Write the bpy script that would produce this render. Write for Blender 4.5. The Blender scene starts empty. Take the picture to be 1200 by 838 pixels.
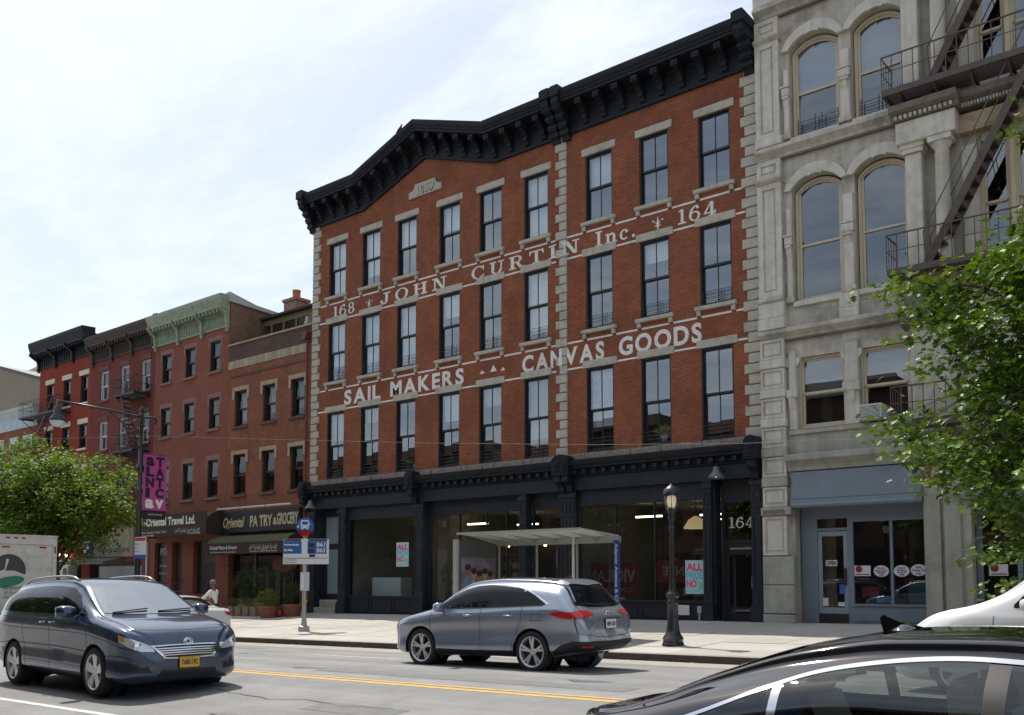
import bpy, bmesh, math, random
from mathutils import Vector, Matrix, Quaternion
from mathutils.bvhtree import BVHTree
random.seed(7)
R = math.radians
scn = bpy.context.scene
COL = scn.collection

# ------------------------------------------------------------------ camera
FPX, IMW, IMH, HEYE = 1100.0, 1200.0, 838.0, 1.6
TILT = R(4.1)
PCY = 680 - FPX * math.tan(TILT)
TH = math.atan2(600 + 750, FPX / math.cos(TILT))
HEAD = Vector((-math.cos(TH), math.sin(TH), 0)); RIGHT = Vector((math.sin(TH), math.cos(TH), 0)); UPZ = Vector((0, 0, 1))
FWD = HEAD * math.cos(TILT) + UPZ * math.sin(TILT)
UPV = UPZ * math.cos(TILT) - HEAD * math.sin(TILT)
CAMP = Vector((0, 0, HEYE))
cd = bpy.data.cameras.new('camera'); cam = bpy.data.objects.new('camera', cd); COL.objects.link(cam)
cd.sensor_fit = 'HORIZONTAL'; cd.sensor_width = 36; cd.lens = FPX / IMW * 36
cd.shift_y = (PCY - IMH / 2) / IMW
cd.clip_start = 0.05; cd.clip_end = 3000
cam.location = CAMP
cam.rotation_euler = FWD.to_track_quat('-Z', 'Y').to_euler()
scn.camera = cam

def ray(x, y):
    return (FWD * FPX + RIGHT * (x - 600) - UPV * (y - PCY)).normalized()
def on_y(x, y, Y):            # pixel -> point on the vertical plane at distance Y across the street
    d = ray(x, y); return CAMP + d * (Y / d.y)

# ------------------------------------------------------------------ world and sun
SUN = Vector((-0.56, 0.18, 1.0)).normalized()
SUN_EL = math.asin(SUN.z); SUN_ROT = math.atan2(SUN.x, SUN.y)
w = bpy.data.worlds.new('World'); scn.world = w; w.use_nodes = True
nt = w.node_tree; nt.nodes.clear()
def N(nt, t, **kw):
    n = nt.nodes.new(t)
    for k, v in kw.items():
        if k.startswith('i_'):
            n.inputs[k[2:].replace('_', ' ')].default_value = v
        else: setattr(n, k, v)
    return n
out = N(nt, 'ShaderNodeOutputWorld'); bg = N(nt, 'ShaderNodeBackground')
sky = N(nt, 'ShaderNodeTexSky', sky_type='NISHITA', sun_disc=False, sun_elevation=SUN_EL, sun_rotation=SUN_ROT, altitude=20, air_density=1.0, dust_density=2.2, ozone_density=1.0)
tc = N(nt, 'ShaderNodeTexCoord')
# thin high cloud: direction flattened onto a cloud deck so that streaks shrink towards the horizon
sep = N(nt, 'ShaderNodeSeparateXYZ'); nt.links.new(tc.outputs['Generated'], sep.inputs[0])
zc = N(nt, 'ShaderNodeMath', operation='MAXIMUM'); zc.inputs[1].default_value = 0.03; nt.links.new(sep.outputs['Z'], zc.inputs[0])
za = N(nt, 'ShaderNodeMath', operation='ADD'); za.inputs[1].default_value = 0.12; nt.links.new(zc.outputs[0], za.inputs[0])
dv = N(nt, 'ShaderNodeVectorMath', operation='DIVIDE'); nt.links.new(tc.outputs['Generated'], dv.inputs[0])
cz = N(nt, 'ShaderNodeCombineXYZ')
for k in range(3): nt.links.new(za.outputs[0], cz.inputs[k])
nt.links.new(cz.outputs[0], dv.inputs[1])
mp = N(nt, 'ShaderNodeMapping'); mp.inputs['Scale'].default_value = (1.0, 1.9, 0.0); mp.inputs['Rotation'].default_value = (0, 0, R(35))
nt.links.new(dv.outputs[0], mp.inputs['Vector'])
n1 = N(nt, 'ShaderNodeTexNoise'); n1.inputs['Scale'].default_value = 1.3; n1.inputs['Detail'].default_value = 9; n1.inputs['Roughness'].default_value = 0.62; n1.inputs['Distortion'].default_value = 0.5
nt.links.new(mp.outputs[0], n1.inputs['Vector'])
n2 = N(nt, 'ShaderNodeTexNoise'); n2.inputs['Scale'].default_value = 9.0; n2.inputs['Detail'].default_value = 6; n2.inputs['Roughness'].default_value = 0.6
nt.links.new(mp.outputs[0], n2.inputs['Vector'])
mxn = N(nt, 'ShaderNodeMath', operation='MULTIPLY_ADD'); mxn.inputs[1].default_value = 0.28; nt.links.new(n2.outputs['Fac'], mxn.inputs[0]); nt.links.new(n1.outputs['Fac'], mxn.inputs[2])
rmp = N(nt, 'ShaderNodeValToRGB'); rmp.color_ramp.elements[0].position = 0.54; rmp.color_ramp.elements[0].color = (0.28, 0.28, 0.28, 1); rmp.color_ramp.elements[1].position = 0.84; rmp.color_ramp.elements[1].color = (1, 1, 1, 1)
nt.links.new(mxn.outputs[0], rmp.inputs[0])
mix = N(nt, 'ShaderNodeMix', data_type='RGBA'); nt.links.new(rmp.outputs[0], mix.inputs[0])
nt.links.new(sky.outputs[0], mix.inputs[6]); mix.inputs[7].default_value = (6.0, 6.4, 6.75, 1)
nt.links.new(mix.outputs[2], bg.inputs['Color']); bg.inputs['Strength'].default_value = 0.14
nt.links.new(bg.outputs[0], out.inputs[0])
sl = bpy.data.lights.new('sun', 'SUN'); sl.energy = 4.3; sl.angle = R(0.55); sl.color = (1.0, 0.95, 0.87)
so = bpy.data.objects.new('sun', sl); COL.objects.link(so); so.rotation_euler = SUN.to_track_quat('Z', 'Y').to_euler(); so.location = SUN * 120
scn.view_settings.view_transform = 'Standard'; scn.view_settings.look = 'None'
scn.view_settings.exposure = 0.22; scn.view_settings.gamma = 1.0; scn.view_settings.use_curve_mapping = False
scn.cycles.max_bounces = 8; scn.cycles.glossy_bounces = 4; scn.cycles.transmission_bounces = 6; scn.cycles.transparent_max_bounces = 12
scn.cycles.use_denoising = True
scn.cycles.sample_clamp_indirect = 8.0
scn.cycles.caustics_reflective = False; scn.cycles.caustics_refractive = False

# ------------------------------------------------------------------ materials
MATS = {}
def mat(name, col, rough=0.8, metal=0.0, var=0.0, vscale=3.0, bump=0.0, bscale=40.0, streak=0.0, coat=0.0, spec=0.5, emit=None, dirt=None, dscale=0.6, damt=0.5, lane=0.0):
    """Principled material; var: tone variation, streak: vertical weathering, dirt: second colour in worn patches."""
    if name in MATS: return MATS[name]
    m = bpy.data.materials.new(name); m.use_nodes = True; t = m.node_tree; b = t.nodes['Principled BSDF']
    c4 = (col[0], col[1], col[2], 1)
    b.inputs['Base Color'].default_value = c4; b.inputs['Roughness'].default_value = rough; b.inputs['Metallic'].default_value = metal
    b.inputs['Coat Weight'].default_value = coat; b.inputs['Coat Roughness'].default_value = 0.03
    b.inputs['Specular IOR Level'].default_value = spec
    if emit: b.inputs['Emission Color'].default_value = (*emit[0], 1); b.inputs['Emission Strength'].default_value = emit[1]
    g = None
    if var or bump or streak or dirt: g = N(t, 'ShaderNodeNewGeometry')
    cur = None
    if var:
        n = N(t, 'ShaderNodeTexNoise'); n.inputs['Scale'].default_value = vscale; n.inputs['Detail'].default_value = 6; n.inputs['Roughness'].default_value = 0.65
        t.links.new(g.outputs['Position'], n.inputs['Vector'])
        r = N(t, 'ShaderNodeMapRange'); r.inputs[1].default_value = 0.3; r.inputs[2].default_value = 0.7; r.inputs[3].default_value = 1 - var; r.inputs[4].default_value = 1 + var
        t.links.new(n.outputs['Fac'], r.inputs[0])
        mx = N(t, 'ShaderNodeVectorMath', operation='SCALE'); mx.inputs[0].default_value = col; t.links.new(r.outputs[0], mx.inputs['Scale'])
        cur = mx.outputs[0]
    if streak:
        mp = N(t, 'ShaderNodeMapping'); mp.inputs['Scale'].default_value = (.05, 1.5, 1.0) if lane else (5.0, 5.0, 0.35); t.links.new(g.outputs['Position'], mp.inputs[0])
        n = N(t, 'ShaderNodeTexNoise'); n.inputs['Scale'].default_value = 1.0; n.inputs['Detail'].default_value = 5; t.links.new(mp.outputs[0], n.inputs['Vector'])
        r = N(t, 'ShaderNodeMapRange'); r.inputs[1].default_value = 0.35; r.inputs[2].default_value = 0.65; r.inputs[3].default_value = 1 - streak; r.inputs[4].default_value = 1 + streak * 0.4
        t.links.new(n.outputs['Fac'], r.inputs[0])
        mx = N(t, 'ShaderNodeVectorMath', operation='SCALE'); t.links.new(r.outputs[0], mx.inputs['Scale'])
        if cur: t.links.new(cur, mx.inputs[0])
        else: mx.inputs[0].default_value = col
        cur = mx.outputs[0]
    if dirt:
        n = N(t, 'ShaderNodeTexNoise'); n.inputs['Scale'].default_value = dscale; n.inputs['Detail'].default_value = 8; n.inputs['Roughness'].default_value = 0.7; t.links.new(g.outputs['Position'], n.inputs['Vector'])
        r = N(t, 'ShaderNodeMapRange'); r.inputs[1].default_value = 0.5; r.inputs[2].default_value = 0.68; r.inputs[3].default_value = 0; r.inputs[4].default_value = damt
        t.links.new(n.outputs['Fac'], r.inputs[0])
        mx = N(t, 'ShaderNodeMix', data_type='RGBA'); t.links.new(r.outputs[0], mx.inputs[0])
        if cur: t.links.new(cur, mx.inputs[6])
        else: mx.inputs[6].default_value = c4
        mx.inputs[7].default_value = (*dirt, 1); cur = mx.outputs[2]
    if cur: t.links.new(cur, b.inputs['Base Color'])
    if bump:
        n = N(t, 'ShaderNodeTexNoise'); n.inputs['Scale'].default_value = bscale; n.inputs['Detail'].default_value = 5; t.links.new(g.outputs['Position'], n.inputs['Vector'])
        bp = N(t, 'ShaderNodeBump'); bp.inputs['Strength'].default_value = bump; bp.inputs['Distance'].default_value = 0.02
        t.links.new(n.outputs['Fac'], bp.inputs['Height']); t.links.new(bp.outputs[0], b.inputs['Normal'])
    MATS[name] = m; return m

def brick_mat(name, c1, c2, mortar, msize=0.012, var=0.18, stain=None):
    if name in MATS: return MATS[name]
    m = bpy.data.materials.new(name); m.use_nodes = True; t = m.node_tree; b = t.nodes['Principled BSDF']
    b.inputs['Roughness'].default_value = 0.9; b.inputs['Specular IOR Level'].default_value = 0.25
    g = N(t, 'ShaderNodeNewGeometry'); s = N(t, 'ShaderNodeSeparateXYZ'); t.links.new(g.outputs['Position'], s.inputs[0])
    a = N(t, 'ShaderNodeMath', operation='ADD'); t.links.new(s.outputs[0], a.inputs[0]); t.links.new(s.outputs[1], a.inputs[1])
    cb = N(t, 'ShaderNodeCombineXYZ'); t.links.new(a.outputs[0], cb.inputs[0]); t.links.new(s.outputs[2], cb.inputs[1])
    bt = N(t, 'ShaderNodeTexBrick'); bt.inputs['Scale'].default_value = 1.0; bt.inputs['Brick Width'].default_value = 0.205; bt.inputs['Row Height'].default_value = 0.066
    bt.inputs['Mortar Size'].default_value = msize * 0.5; bt.inputs['Mortar Smooth'].default_value = 0.25; bt.inputs['Bias'].default_value = -0.1
    bt.inputs['Color1'].default_value = (*c1, 1); bt.inputs['Color2'].default_value = (*c2, 1); bt.inputs['Mortar'].default_value = (*mortar, 1)
    t.links.new(cb.outputs[0], bt.inputs['Vector'])
    n = N(t, 'ShaderNodeTexNoise'); n.inputs['Scale'].default_value = 0.9; n.inputs['Detail'].default_value = 8; n.inputs['Roughness'].default_value = 0.7; t.links.new(g.outputs['Position'], n.inputs['Vector'])
    r = N(t, 'ShaderNodeMapRange'); r.inputs[1].default_value = 0.3; r.inputs[2].default_value = 0.7; r.inputs[3].default_value = 1 - var; r.inputs[4].default_value = 1 + var
    t.links.new(n.outputs['Fac'], r.inputs[0])
    mx = N(t, 'ShaderNodeVectorMath', operation='SCALE'); t.links.new(bt.outputs['Color'], mx.inputs[0]); t.links.new(r.outputs[0], mx.inputs['Scale'])
    cur = mx.outputs[0]
    if stain:
        mp = N(t, 'ShaderNodeMapping'); mp.inputs['Scale'].default_value = (1.1, 1.1, 0.45); t.links.new(g.outputs['Position'], mp.inputs[0])
        n = N(t, 'ShaderNodeTexNoise'); n.inputs['Scale'].default_value = 1.0; n.inputs['Detail'].default_value = 9; n.inputs['Roughness'].default_value = 0.75; t.links.new(mp.outputs[0], n.inputs['Vector'])
        r = N(t, 'ShaderNodeMapRange'); r.inputs[1].default_value = 0.52; r.inputs[2].default_value = 0.72; r.inputs[3].default_value = 0; r.inputs[4].default_value = stain[1]
        t.links.new(n.outputs['Fac'], r.inputs[0])
        m2 = N(t, 'ShaderNodeMix', data_type='RGBA'); t.links.new(r.outputs[0], m2.inputs[0]); t.links.new(cur, m2.inputs[6]); m2.inputs[7].default_value = (*stain[0], 1); cur = m2.outputs[2]
    t.links.new(cur, b.inputs['Base Color'])
    bp = N(t, 'ShaderNodeBump'); bp.inputs['Strength'].default_value = 0.9; bp.inputs['Distance'].default_value = 0.012; bp.invert = True
    t.links.new(bt.outputs['Fac'], bp.inputs['Height']); t.links.new(bp.outputs[0], b.inputs['Normal'])
    MATS[name] = m; return m

def glass_mat(name, tint=(0.9, 0.95, 1.0), ior=1.9, base=0.06, wave=0.0, wscale=1.5, rough=0.0):
    """Window glass: reflects by angle, lets the rest through."""
    if name in MATS: return MATS[name]
    m = bpy.data.materials.new(name); m.use_nodes = True; t = m.node_tree; t.nodes.clear()
    o = N(t, 'ShaderNodeOutputMaterial'); gl = N(t, 'ShaderNodeBsdfGlossy'); gl.inputs['Roughness'].default_value = rough; gl.inputs['Color'].default_value = (0.92, 0.96, 1, 1)
    tr = N(t, 'ShaderNodeBsdfTransparent'); tr.inputs['Color'].default_value = (*tint, 1)
    g = N(t, 'ShaderNodeNewGeometry')      # Schlick reflectance that does not depend on which way the pane faces
    dp = N(t, 'ShaderNodeVectorMath', operation='DOT_PRODUCT'); t.links.new(g.outputs['Normal'], dp.inputs[0]); t.links.new(g.outputs['Incoming'], dp.inputs[1])
    ab = N(t, 'ShaderNodeMath', operation='ABSOLUTE'); t.links.new(dp.outputs['Value'], ab.inputs[0])
    om = N(t, 'ShaderNodeMath', operation='SUBTRACT', use_clamp=True); om.inputs[0].default_value = 1.0; t.links.new(ab.outputs[0], om.inputs[1])
    pw = N(t, 'ShaderNodeMath', operation='POWER'); pw.inputs[1].default_value = 5.0; t.links.new(om.outputs[0], pw.inputs[0])
    r0 = ((ior - 1) / (ior + 1)) ** 2 + base
    ad = N(t, 'ShaderNodeMath', operation='MULTIPLY_ADD', use_clamp=True); ad.inputs[1].default_value = 1 - r0; ad.inputs[2].default_value = r0; t.links.new(pw.outputs[0], ad.inputs[0])
    mx = N(t, 'ShaderNodeMixShader'); t.links.new(ad.outputs[0], mx.inputs[0]); t.links.new(tr.outputs[0], mx.inputs[1]); t.links.new(gl.outputs[0], mx.inputs[2]); t.links.new(mx.outputs[0], o.inputs[0])
    if wave:
        n = N(t, 'ShaderNodeTexNoise'); n.inputs['Scale'].default_value = wscale; n.inputs['Detail'].default_value = 1
        t.links.new(g.outputs['Position'], n.inputs['Vector']); bp = N(t, 'ShaderNodeBump'); bp.inputs['Strength'].default_value = wave; bp.inputs['Distance'].default_value = 0.03
        t.links.new(n.outputs['Fac'], bp.inputs['Height']); t.links.new(bp.outputs[0], gl.inputs['Normal'])
    MATS[name] = m; return m

# ------------------------------------------------------------------ mesh helpers
class MB:
    """Collects shapes (world or local coordinates); build() links them as ONE mesh object."""
    def __init__(s): s.v = []; s.f = []; s.m = []; s.mi = 0
    def q(s, *pts):
        b = len(s.v); s.v += [tuple(p) for p in pts]; s.f.append(tuple(range(b, b + len(pts)))); s.m.append(s.mi); return s
    def box(s, x0, x1, y0, y1, z0, z1):
        b = len(s.v)
        s.v += [(x, y, z) for x in (x0, x1) for y in (y0, y1) for z in (z0, z1)]
        for f in ((0, 1, 3, 2), (4, 6, 7, 5), (0, 4, 5, 1), (2, 3, 7, 6), (0, 2, 6, 4), (1, 5, 7, 3)):
            s.f.append(tuple(b + i for i in f)); s.m.append(s.mi)
        return s
    def bev(s, x0, x1, y0, y1, z0, z1, c=0.02):
        """Box whose front (low y) edges are chamfered by c."""
        b = len(s.v)
        s.v += [(x0, y1, z0), (x1, y1, z0), (x1, y1, z1), (x0, y1, z1), (x0, y0 + c, z0), (x1, y0 + c, z0), (x1, y0 + c, z1), (x0, y0 + c, z1),
                (x0 + c, y0, z0 + c), (x1 - c, y0, z0 + c), (x1 - c, y0, z1 - c), (x0 + c, y0, z1 - c)]
        for f in ((0, 1, 2, 3), (0, 4, 5, 1), (1, 5, 6, 2), (2, 6, 7, 3), (3, 7, 4, 0), (4, 8, 9, 5), (5, 9, 10, 6), (6, 10, 11, 7), (7, 11, 8, 4), (8, 11, 10, 9)):
            s.f.append(tuple(b + i for i in f)); s.m.append(s.mi)
        return s
    def prism(s, poly, axis, a0, a1):
        """poly: 2-D points; axis 0: (y,z) swept along x; 1: (x,z) along y; 2: (x,y) along z."""
        n = len(poly); b = len(s.v)
        def P(p, a): return (a, p[0], p[1]) if axis == 0 else (p[0], a, p[1]) if axis == 1 else (p[0], p[1], a)
        s.v += [P(p, a0) for p in poly] + [P(p, a1) for p in poly]
        for i in range(n):
            j = (i + 1) % n; s.f.append((b + i, b + j, b + n + j, b + n + i)); s.m.append(s.mi)
        s.f.append(tuple(range(b, b + n))); s.f.append(tuple(range(b + 2 * n - 1, b + n - 1, -1))); s.m += [s.mi, s.mi]
        return s
    def tube(s, pts, r, n=8, r2=None, cap=True):
        pts = [Vector(p) for p in pts]; k = len(pts); b = len(s.v); prev = None
        for i, p in enumerate(pts):
            d = (pts[min(i + 1, k - 1)] - pts[max(i - 1, 0)]).normalized()
            if prev is None:
                a = d.orthogonal().normalized()
            else:
                a = (prev - d * prev.dot(d)); a = a.normalized() if a.length > 1e-6 else d.orthogonal().normalized()
            prev = a; c = d.cross(a)
            rr = r if r2 is None else r + (r2 - r) * i / (k - 1)
            if isinstance(r, (list, tuple)): rr = r[i]
            for j in range(n):
                t = 2 * math.pi * j / n; s.v.append(tuple(p + a * (math.cos(t) * rr) + c * (math.sin(t) * rr)))
        for i in range(k - 1):
            for j in range(n):
                j2 = (j + 1) % n; s.f.append((b + i * n + j, b + i * n + j2, b + (i + 1) * n + j2, b + (i + 1) * n + j)); s.m.append(s.mi)
        if cap:
            s.f.append(tuple(b + j for j in range(n - 1, -1, -1))); s.f.append(tuple(b + (k - 1) * n + j for j in range(n))); s.m += [s.mi, s.mi]
        return s
    def bar(s, p0, p1, w, h=None):
        """Rectangular bar from p0 to p1, w wide, h deep."""
        h = h or w; p0 = Vector(p0); p1 = Vector(p1); d = (p1 - p0).normalized()
        a = d.cross(Vector((0, 0, 1))); a = a.normalized() if a.length > 1e-4 else Vector((1, 0, 0)); c = a.cross(d).normalized()
        b = len(s.v)
        for p in (p0, p1):
            for i, j in ((-1, -1), (1, -1), (1, 1), (-1, 1)): s.v.append(tuple(p + a * (i * w / 2) + c * (j * h / 2)))
        for f in ((0, 3, 2, 1), (4, 5, 6, 7), (0, 1, 5, 4), (1, 2, 6, 5), (2, 3, 7, 6), (3, 0, 4, 7)):
            s.f.append(tuple(b + i for i in f)); s.m.append(s.mi)
        return s
    def lathe(s, prof, c=(0, 0, 0), n=16, axis='z', a0=0.0, a1=2 * math.pi):
        """prof: (radius, height) pairs around an axis through c."""
        b = len(s.v); full = abs(a1 - a0 - 2 * math.pi) < 1e-6; m = n if full else n + 1
        for (r, h) in prof:
            for j in range(m):
                t = a0 + (a1 - a0) * j / n; x, y = r * math.cos(t), r * math.sin(t)
                s.v.append((c[0] + x, c[1] + y, c[2] + h) if axis == 'z' else (c[0] + x, c[1] + h, c[2] + y) if axis == 'y' else (c[0] + h, c[1] + x, c[2] + y))
        for i in range(len(prof) - 1):
            for j in range(n):
                j2 = (j + 1) % m if full else j + 1
                s.f.append((b + i * m + j, b + i * m + j2, b + (i + 1) * m + j2, b + (i + 1) * m + j)); s.m.append(s.mi)
        return s
    def build(s, name, mats, parent=None, smooth=False, local=False, loc=None, auto=None):
        off = Vector((0, 0, 0))
        if parent is not None and not local:
            p = parent
            while p is not None: off += p.location; p = p.parent
        me = bpy.data.meshes.new(name)
        me.from_pydata([(v[0] - off.x, v[1] - off.y, v[2] - off.z) for v in s.v], [], s.f)
        for mm in (mats if isinstance(mats, (list, tuple)) else [mats]): me.materials.append(mm)
        me.polygons.foreach_set('material_index', s.m)
        bm = bmesh.new(); bm.from_mesh(me); bmesh.ops.recalc_face_normals(bm, faces=bm.faces); bm.to_mesh(me); bm.free()
        if smooth: me.polygons.foreach_set('use_smooth', [True] * len(me.polygons))
        if auto: me.set_sharp_from_angle(angle=R(auto))
        me.update()
        o = bpy.data.objects.new(name, me); COL.objects.link(o); o.parent = parent
        if loc is not None: o.location = loc
        return o

def tag(o, label=None, cat=None, group=None, kind=None):
    if label: o['label'] = label
    if cat: o['category'] = cat
    if group: o['group'] = group
    if kind: o['kind'] = kind
    return o
def thing(name, label, cat, loc=(0, 0, 0), rz=0, group=None):
    o = bpy.data.objects.new(name, None); COL.objects.link(o); o.location = loc; o.rotation_euler = (0, 0, rz); o.empty_display_size = 0.3
    return tag(o, label, cat, group)
def struct(o): o['kind'] = 'structure'; return o
def link_copy(src, parent, loc):
    """Another individual with the same mesh."""
    c = src.copy(); COL.objects.link(c); c.parent = parent; c.location = loc; return c
def copy_tree(o, parent=None, loc=None):
    c = o.copy(); COL.objects.link(c); c.parent = parent
    if loc is not None: c.location = loc
    for ch in list(o.children): copy_tree(ch, c)
    return c

def wall_holes(mb, x0, x1, z0, z1, holes, y0, y1, top=True, bottom=True, ends=True, tri=None):
    """Facade slab facing -y between y0 (front) and y1 with rectangular openings (hx0,hx1,hz0,hz1)."""
    xs = sorted({x0, x1, *[h[0] for h in holes], *[h[1] for h in holes]}); zs = sorted({z0, z1, *[h[2] for h in holes], *[h[3] for h in holes]})
    xs = [x for x in xs if x0 <= x <= x1]; zs = [z for z in zs if z0 <= z <= z1]
    for i in range(len(xs) - 1):
        run = None
        for j in range(len(zs) - 1):
            cx, cz = (xs[i] + xs[i + 1]) / 2, (zs[j] + zs[j + 1]) / 2
            if any(h[0] < cx < h[1] and h[2] < cz < h[3] for h in holes): continue
            mb.q((xs[i], y0, zs[j]), (xs[i + 1], y0, zs[j]), (xs[i + 1], y0, zs[j + 1]), (xs[i], y0, zs[j + 1]))
    for h in holes:
        mb.q((h[0], y0, h[2]), (h[0], y0, h[3]), (h[0], y1, h[3]), (h[0], y1, h[2]))
        mb.q((h[1], y0, h[2]), (h[1], y1, h[2]), (h[1], y1, h[3]), (h[1], y0, h[3]))
        mb.q((h[0], y0, h[3]), (h[1], y0, h[3]), (h[1], y1, h[3]), (h[0], y1, h[3]))
        mb.q((h[0], y0, h[2]), (h[0], y1, h[2]), (h[1], y1, h[2]), (h[1], y0, h[2]))
    return mb

# ------------------------------------------------------------------ lettering
def text_mesh(s, size, bold=0.0, sx=1.0, shear=0.0, align='LEFT', res=4, space=1.0):
    """2-D triangles of a line of text in the built-in face: returns (verts (x,y), faces, width)."""
    c = bpy.data.curves.new('txt', 'FONT'); c.body = s; c.size = size; c.offset = bold; c.shear = shear; c.resolution_u = res; c.space_character = space
    o = bpy.data.objects.new('txt', c); COL.objects.link(o); dg = bpy.context.evaluated_depsgraph_get(); dg.update()
    me = bpy.data.meshes.new_from_object(o.evaluated_get(dg)); vs = [(v.co.x * sx, v.co.y) for v in me.vertices]; fs = [tuple(p.vertices) for p in me.polygons]
    bpy.data.objects.remove(o); bpy.data.curves.remove(c); bpy.data.meshes.remove(me)
    if not vs: return [], [], 0
    x0 = min(v[0] for v in vs); x1 = max(v[0] for v in vs)
    sh = -x0 if align == 'LEFT' else -(x0 + x1) / 2 if align == 'CENTER' else -x1
    return [(v[0] + sh, v[1]) for v in vs], fs, x1 - x0
def put_text(mb, s, size, org, ux=(1, 0, 0), uy=(0, 0, 1), width=None, **kw):
    """Adds a line of text to mb, its baseline starting at org; width squeezes or stretches it to that length."""
    vs, fs, wd = text_mesh(s, size, **kw); b = len(mb.v); o = Vector(org); ux = Vector(ux); uy = Vector(uy)
    k = width / wd if width and wd else 1.0
    mb.v += [tuple(o + ux * (p[0] * k) + uy * p[1]) for p in vs]; mb.f += [tuple(b + i for i in f) for f in fs]; mb.m += [mb.mi] * len(fs)
    return wd * k

# slab-serif capitals drawn from strokes on a unit-height cell
def _rect(x0, x1, y0, y1): return [(x0, y0), (x1, y0), (x1, y1), (x0, y1)]
def _ring(cx, cy, rx, ry, tx, ty, a0=0, a1=360, n=22):
    ps = []
    for i in range(n):
        q = []
        for a in (a0 + (a1 - a0) * i / n, a0 + (a1 - a0) * (i + 1) / n):
            t = R(a); q.append(((cx + rx * math.cos(t), cy + ry * math.sin(t)), (cx + (rx - tx) * math.cos(t), cy + (ry - ty) * math.sin(t))))
        ps.append([q[0][0], q[1][0], q[1][1], q[0][1]])
    return ps
def slab(ch):
    """(advance, list of polygons)"""
    S = 0.11; T = 0.2; t = 0.1
    if ch == 'I': return 0.52, [_rect(.16, .36, 0, 1), _rect(0.02, .5, 0, S), _rect(0.02, .5, 1 - S, 1)]
    if ch == 'H': return 1.0, [_rect(.12, .32, 0, 1), _rect(.68, .88, 0, 1), _rect(.3, .7, .46, .55)] + [_rect(x, x + .42, y, y + S) for x in (.01, .57) for y in (0, 1 - S)]
    if ch == 'N': return 1.0, [_rect(.14, .24, 0, 1), _rect(.76, .86, 0, 1), [(.14, 1), (.36, 1), (.86, 0), (.66, 0)], _rect(0, .4, 0, S), _rect(0, .3, 1 - S, 1), _rect(.6, 1, 1 - S, 1)]
    if ch == 'T': return .88, [_rect(.34, .54, 0, 1), _rect(.2, .68, 0, S), _rect(0, .88, 1 - S, 1), [(0, 1), (.13, .91), (.05, .66), (0, .66)], [(.88, 1), (.75, .91), (.83, .66), (.88, .66)]]
    if ch == 'U': return .98, [_rect(.12, .32, .32, 1), _rect(.72, .82, .32, 1), _rect(0, .44, 1 - S, 1), _rect(.58, .97, 1 - S, 1)] + _ring(.47, .34, .35, .36, .17, .1, 180, 360)
    if ch == 'R': return 1.0, [_rect(.12, .32, 0, 1), _rect(0, .44, 0, S), _rect(0, .4, 1 - S, 1), _rect(.3, .52, .91, 1), _rect(.3, .52, .45, .54), [(.42, .5), (.62, .5), (.9, 0), (.68, 0)], _rect(.66, 1, 0, S)] + _ring(.5, .725, .34, .275, .19, .09, -90, 90)
    if ch == 'J': return .78, [_rect(.38, .58, .3, 1), _rect(.22, .76, 1 - S, 1)] + _ring(.3, .28, .28, .3, .2, .1, 180, 360) + _ring(.12, .26, .12, .12, .12, .12)
    if ch == 'O': return 1.0, _ring(.5, .5, .48, .52, .19, .08, n=32)
    if ch == 'C': return .95, _ring(.5, .5, .48, .52, .19, .08, 40, 322, n=28) + [_rect(.8, .88, .62, 1), _rect(.82, .88, .1, .3)]
    if ch == 'n': return .8, [_rect(.1, .28, 0, .66), _rect(0, .36, 0, S), _rect(0, .2, .58, .66), _rect(.52, .7, 0, .42), _rect(.44, .8, 0, S)] + _ring(.46, .4, .24, .27, .17, .1, 0, 150)
    if ch == 'c': return .62, _ring(.32, .33, .31, .35, .16, .09, 50, 320) + _ring(.5, .5, .1, .1, .1, .1)
    if ch == '.': return .3, _ring(.12, .1, .11, .11, .11, .11)
    if ch == '1': return .5, [_rect(.18, .36, 0, 1), _rect(.02, .52, 0, S), [(.18, 1), (.18, .88), (.02, .84), (.02, .9)]]
    if ch == '6': return .70, _ring(.35, .31, .34, .33, .15, .08, n=26) + _ring(.47, .34, .46, .68, .17, .1, 78, 190) + _ring(.55, .84, .1, .1, .1, .1)
    if ch == '9': return .70, _ring(.35, .69, .34, .33, .15, .08, n=26) + _ring(.23, .66, .46, .68, .17, .1, 258, 370) + _ring(.15, .16, .1, .1, .1, .1)
    if ch == '8': return .68, _ring(.33, .26, .33, .28, .17, .08) + _ring(.33, .74, .28, .27, .14, .08)
    if ch == '5': return .68, [_rect(.12, .22, .5, 1), _rect(.12, .62, .86, 1)] + _ring(.31, .31, .35, .33, .17, .09, -140, 130, n=26) + _ring(.1, .18, .1, .1, .1, .1)
    if ch == '4': return .72, [_rect(.4, .58, 0, 1), _rect(0, .72, .22, .31), [(.4, 1), (.5, 1), (.12, .28), (0, .28)], _rect(.26, .72, 0, S), _rect(.64, .72, .16, .4)]
    if ch == '+': # small fleur ornament
        return .5, [[(.23, 0), (.27, 0), (.3, .5), (.25, 1), (.2, .5)], [(.23, .3), (.27, .36), (.05, .78), (0, .62), (.1, .66)], [(.23, .36), (.27, .3), (.4, .66), (.5, .62), (.45, .78)], _rect(.12, .38, .26, .32)]
    return .45, []
def put_slab(mb, s, h, org, width, ux=(1, 0, 0), uy=(0, 0, 1), gap=0.16):
    o = Vector(org); ux = Vector(ux); uy = Vector(uy); adv = sum(slab(c)[0] + gap for c in s) - gap; k = width / max(adv, 1e-6); x = 0
    for c in s:
        a, ps = slab(c)
        nz = ux.cross(uy)
        for i, p in enumerate(ps): mb.q(*[o + ux * ((x + u) * k) + uy * (v * h) + nz * (.0004 * i) for u, v in p])
        x += a + gap
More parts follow.
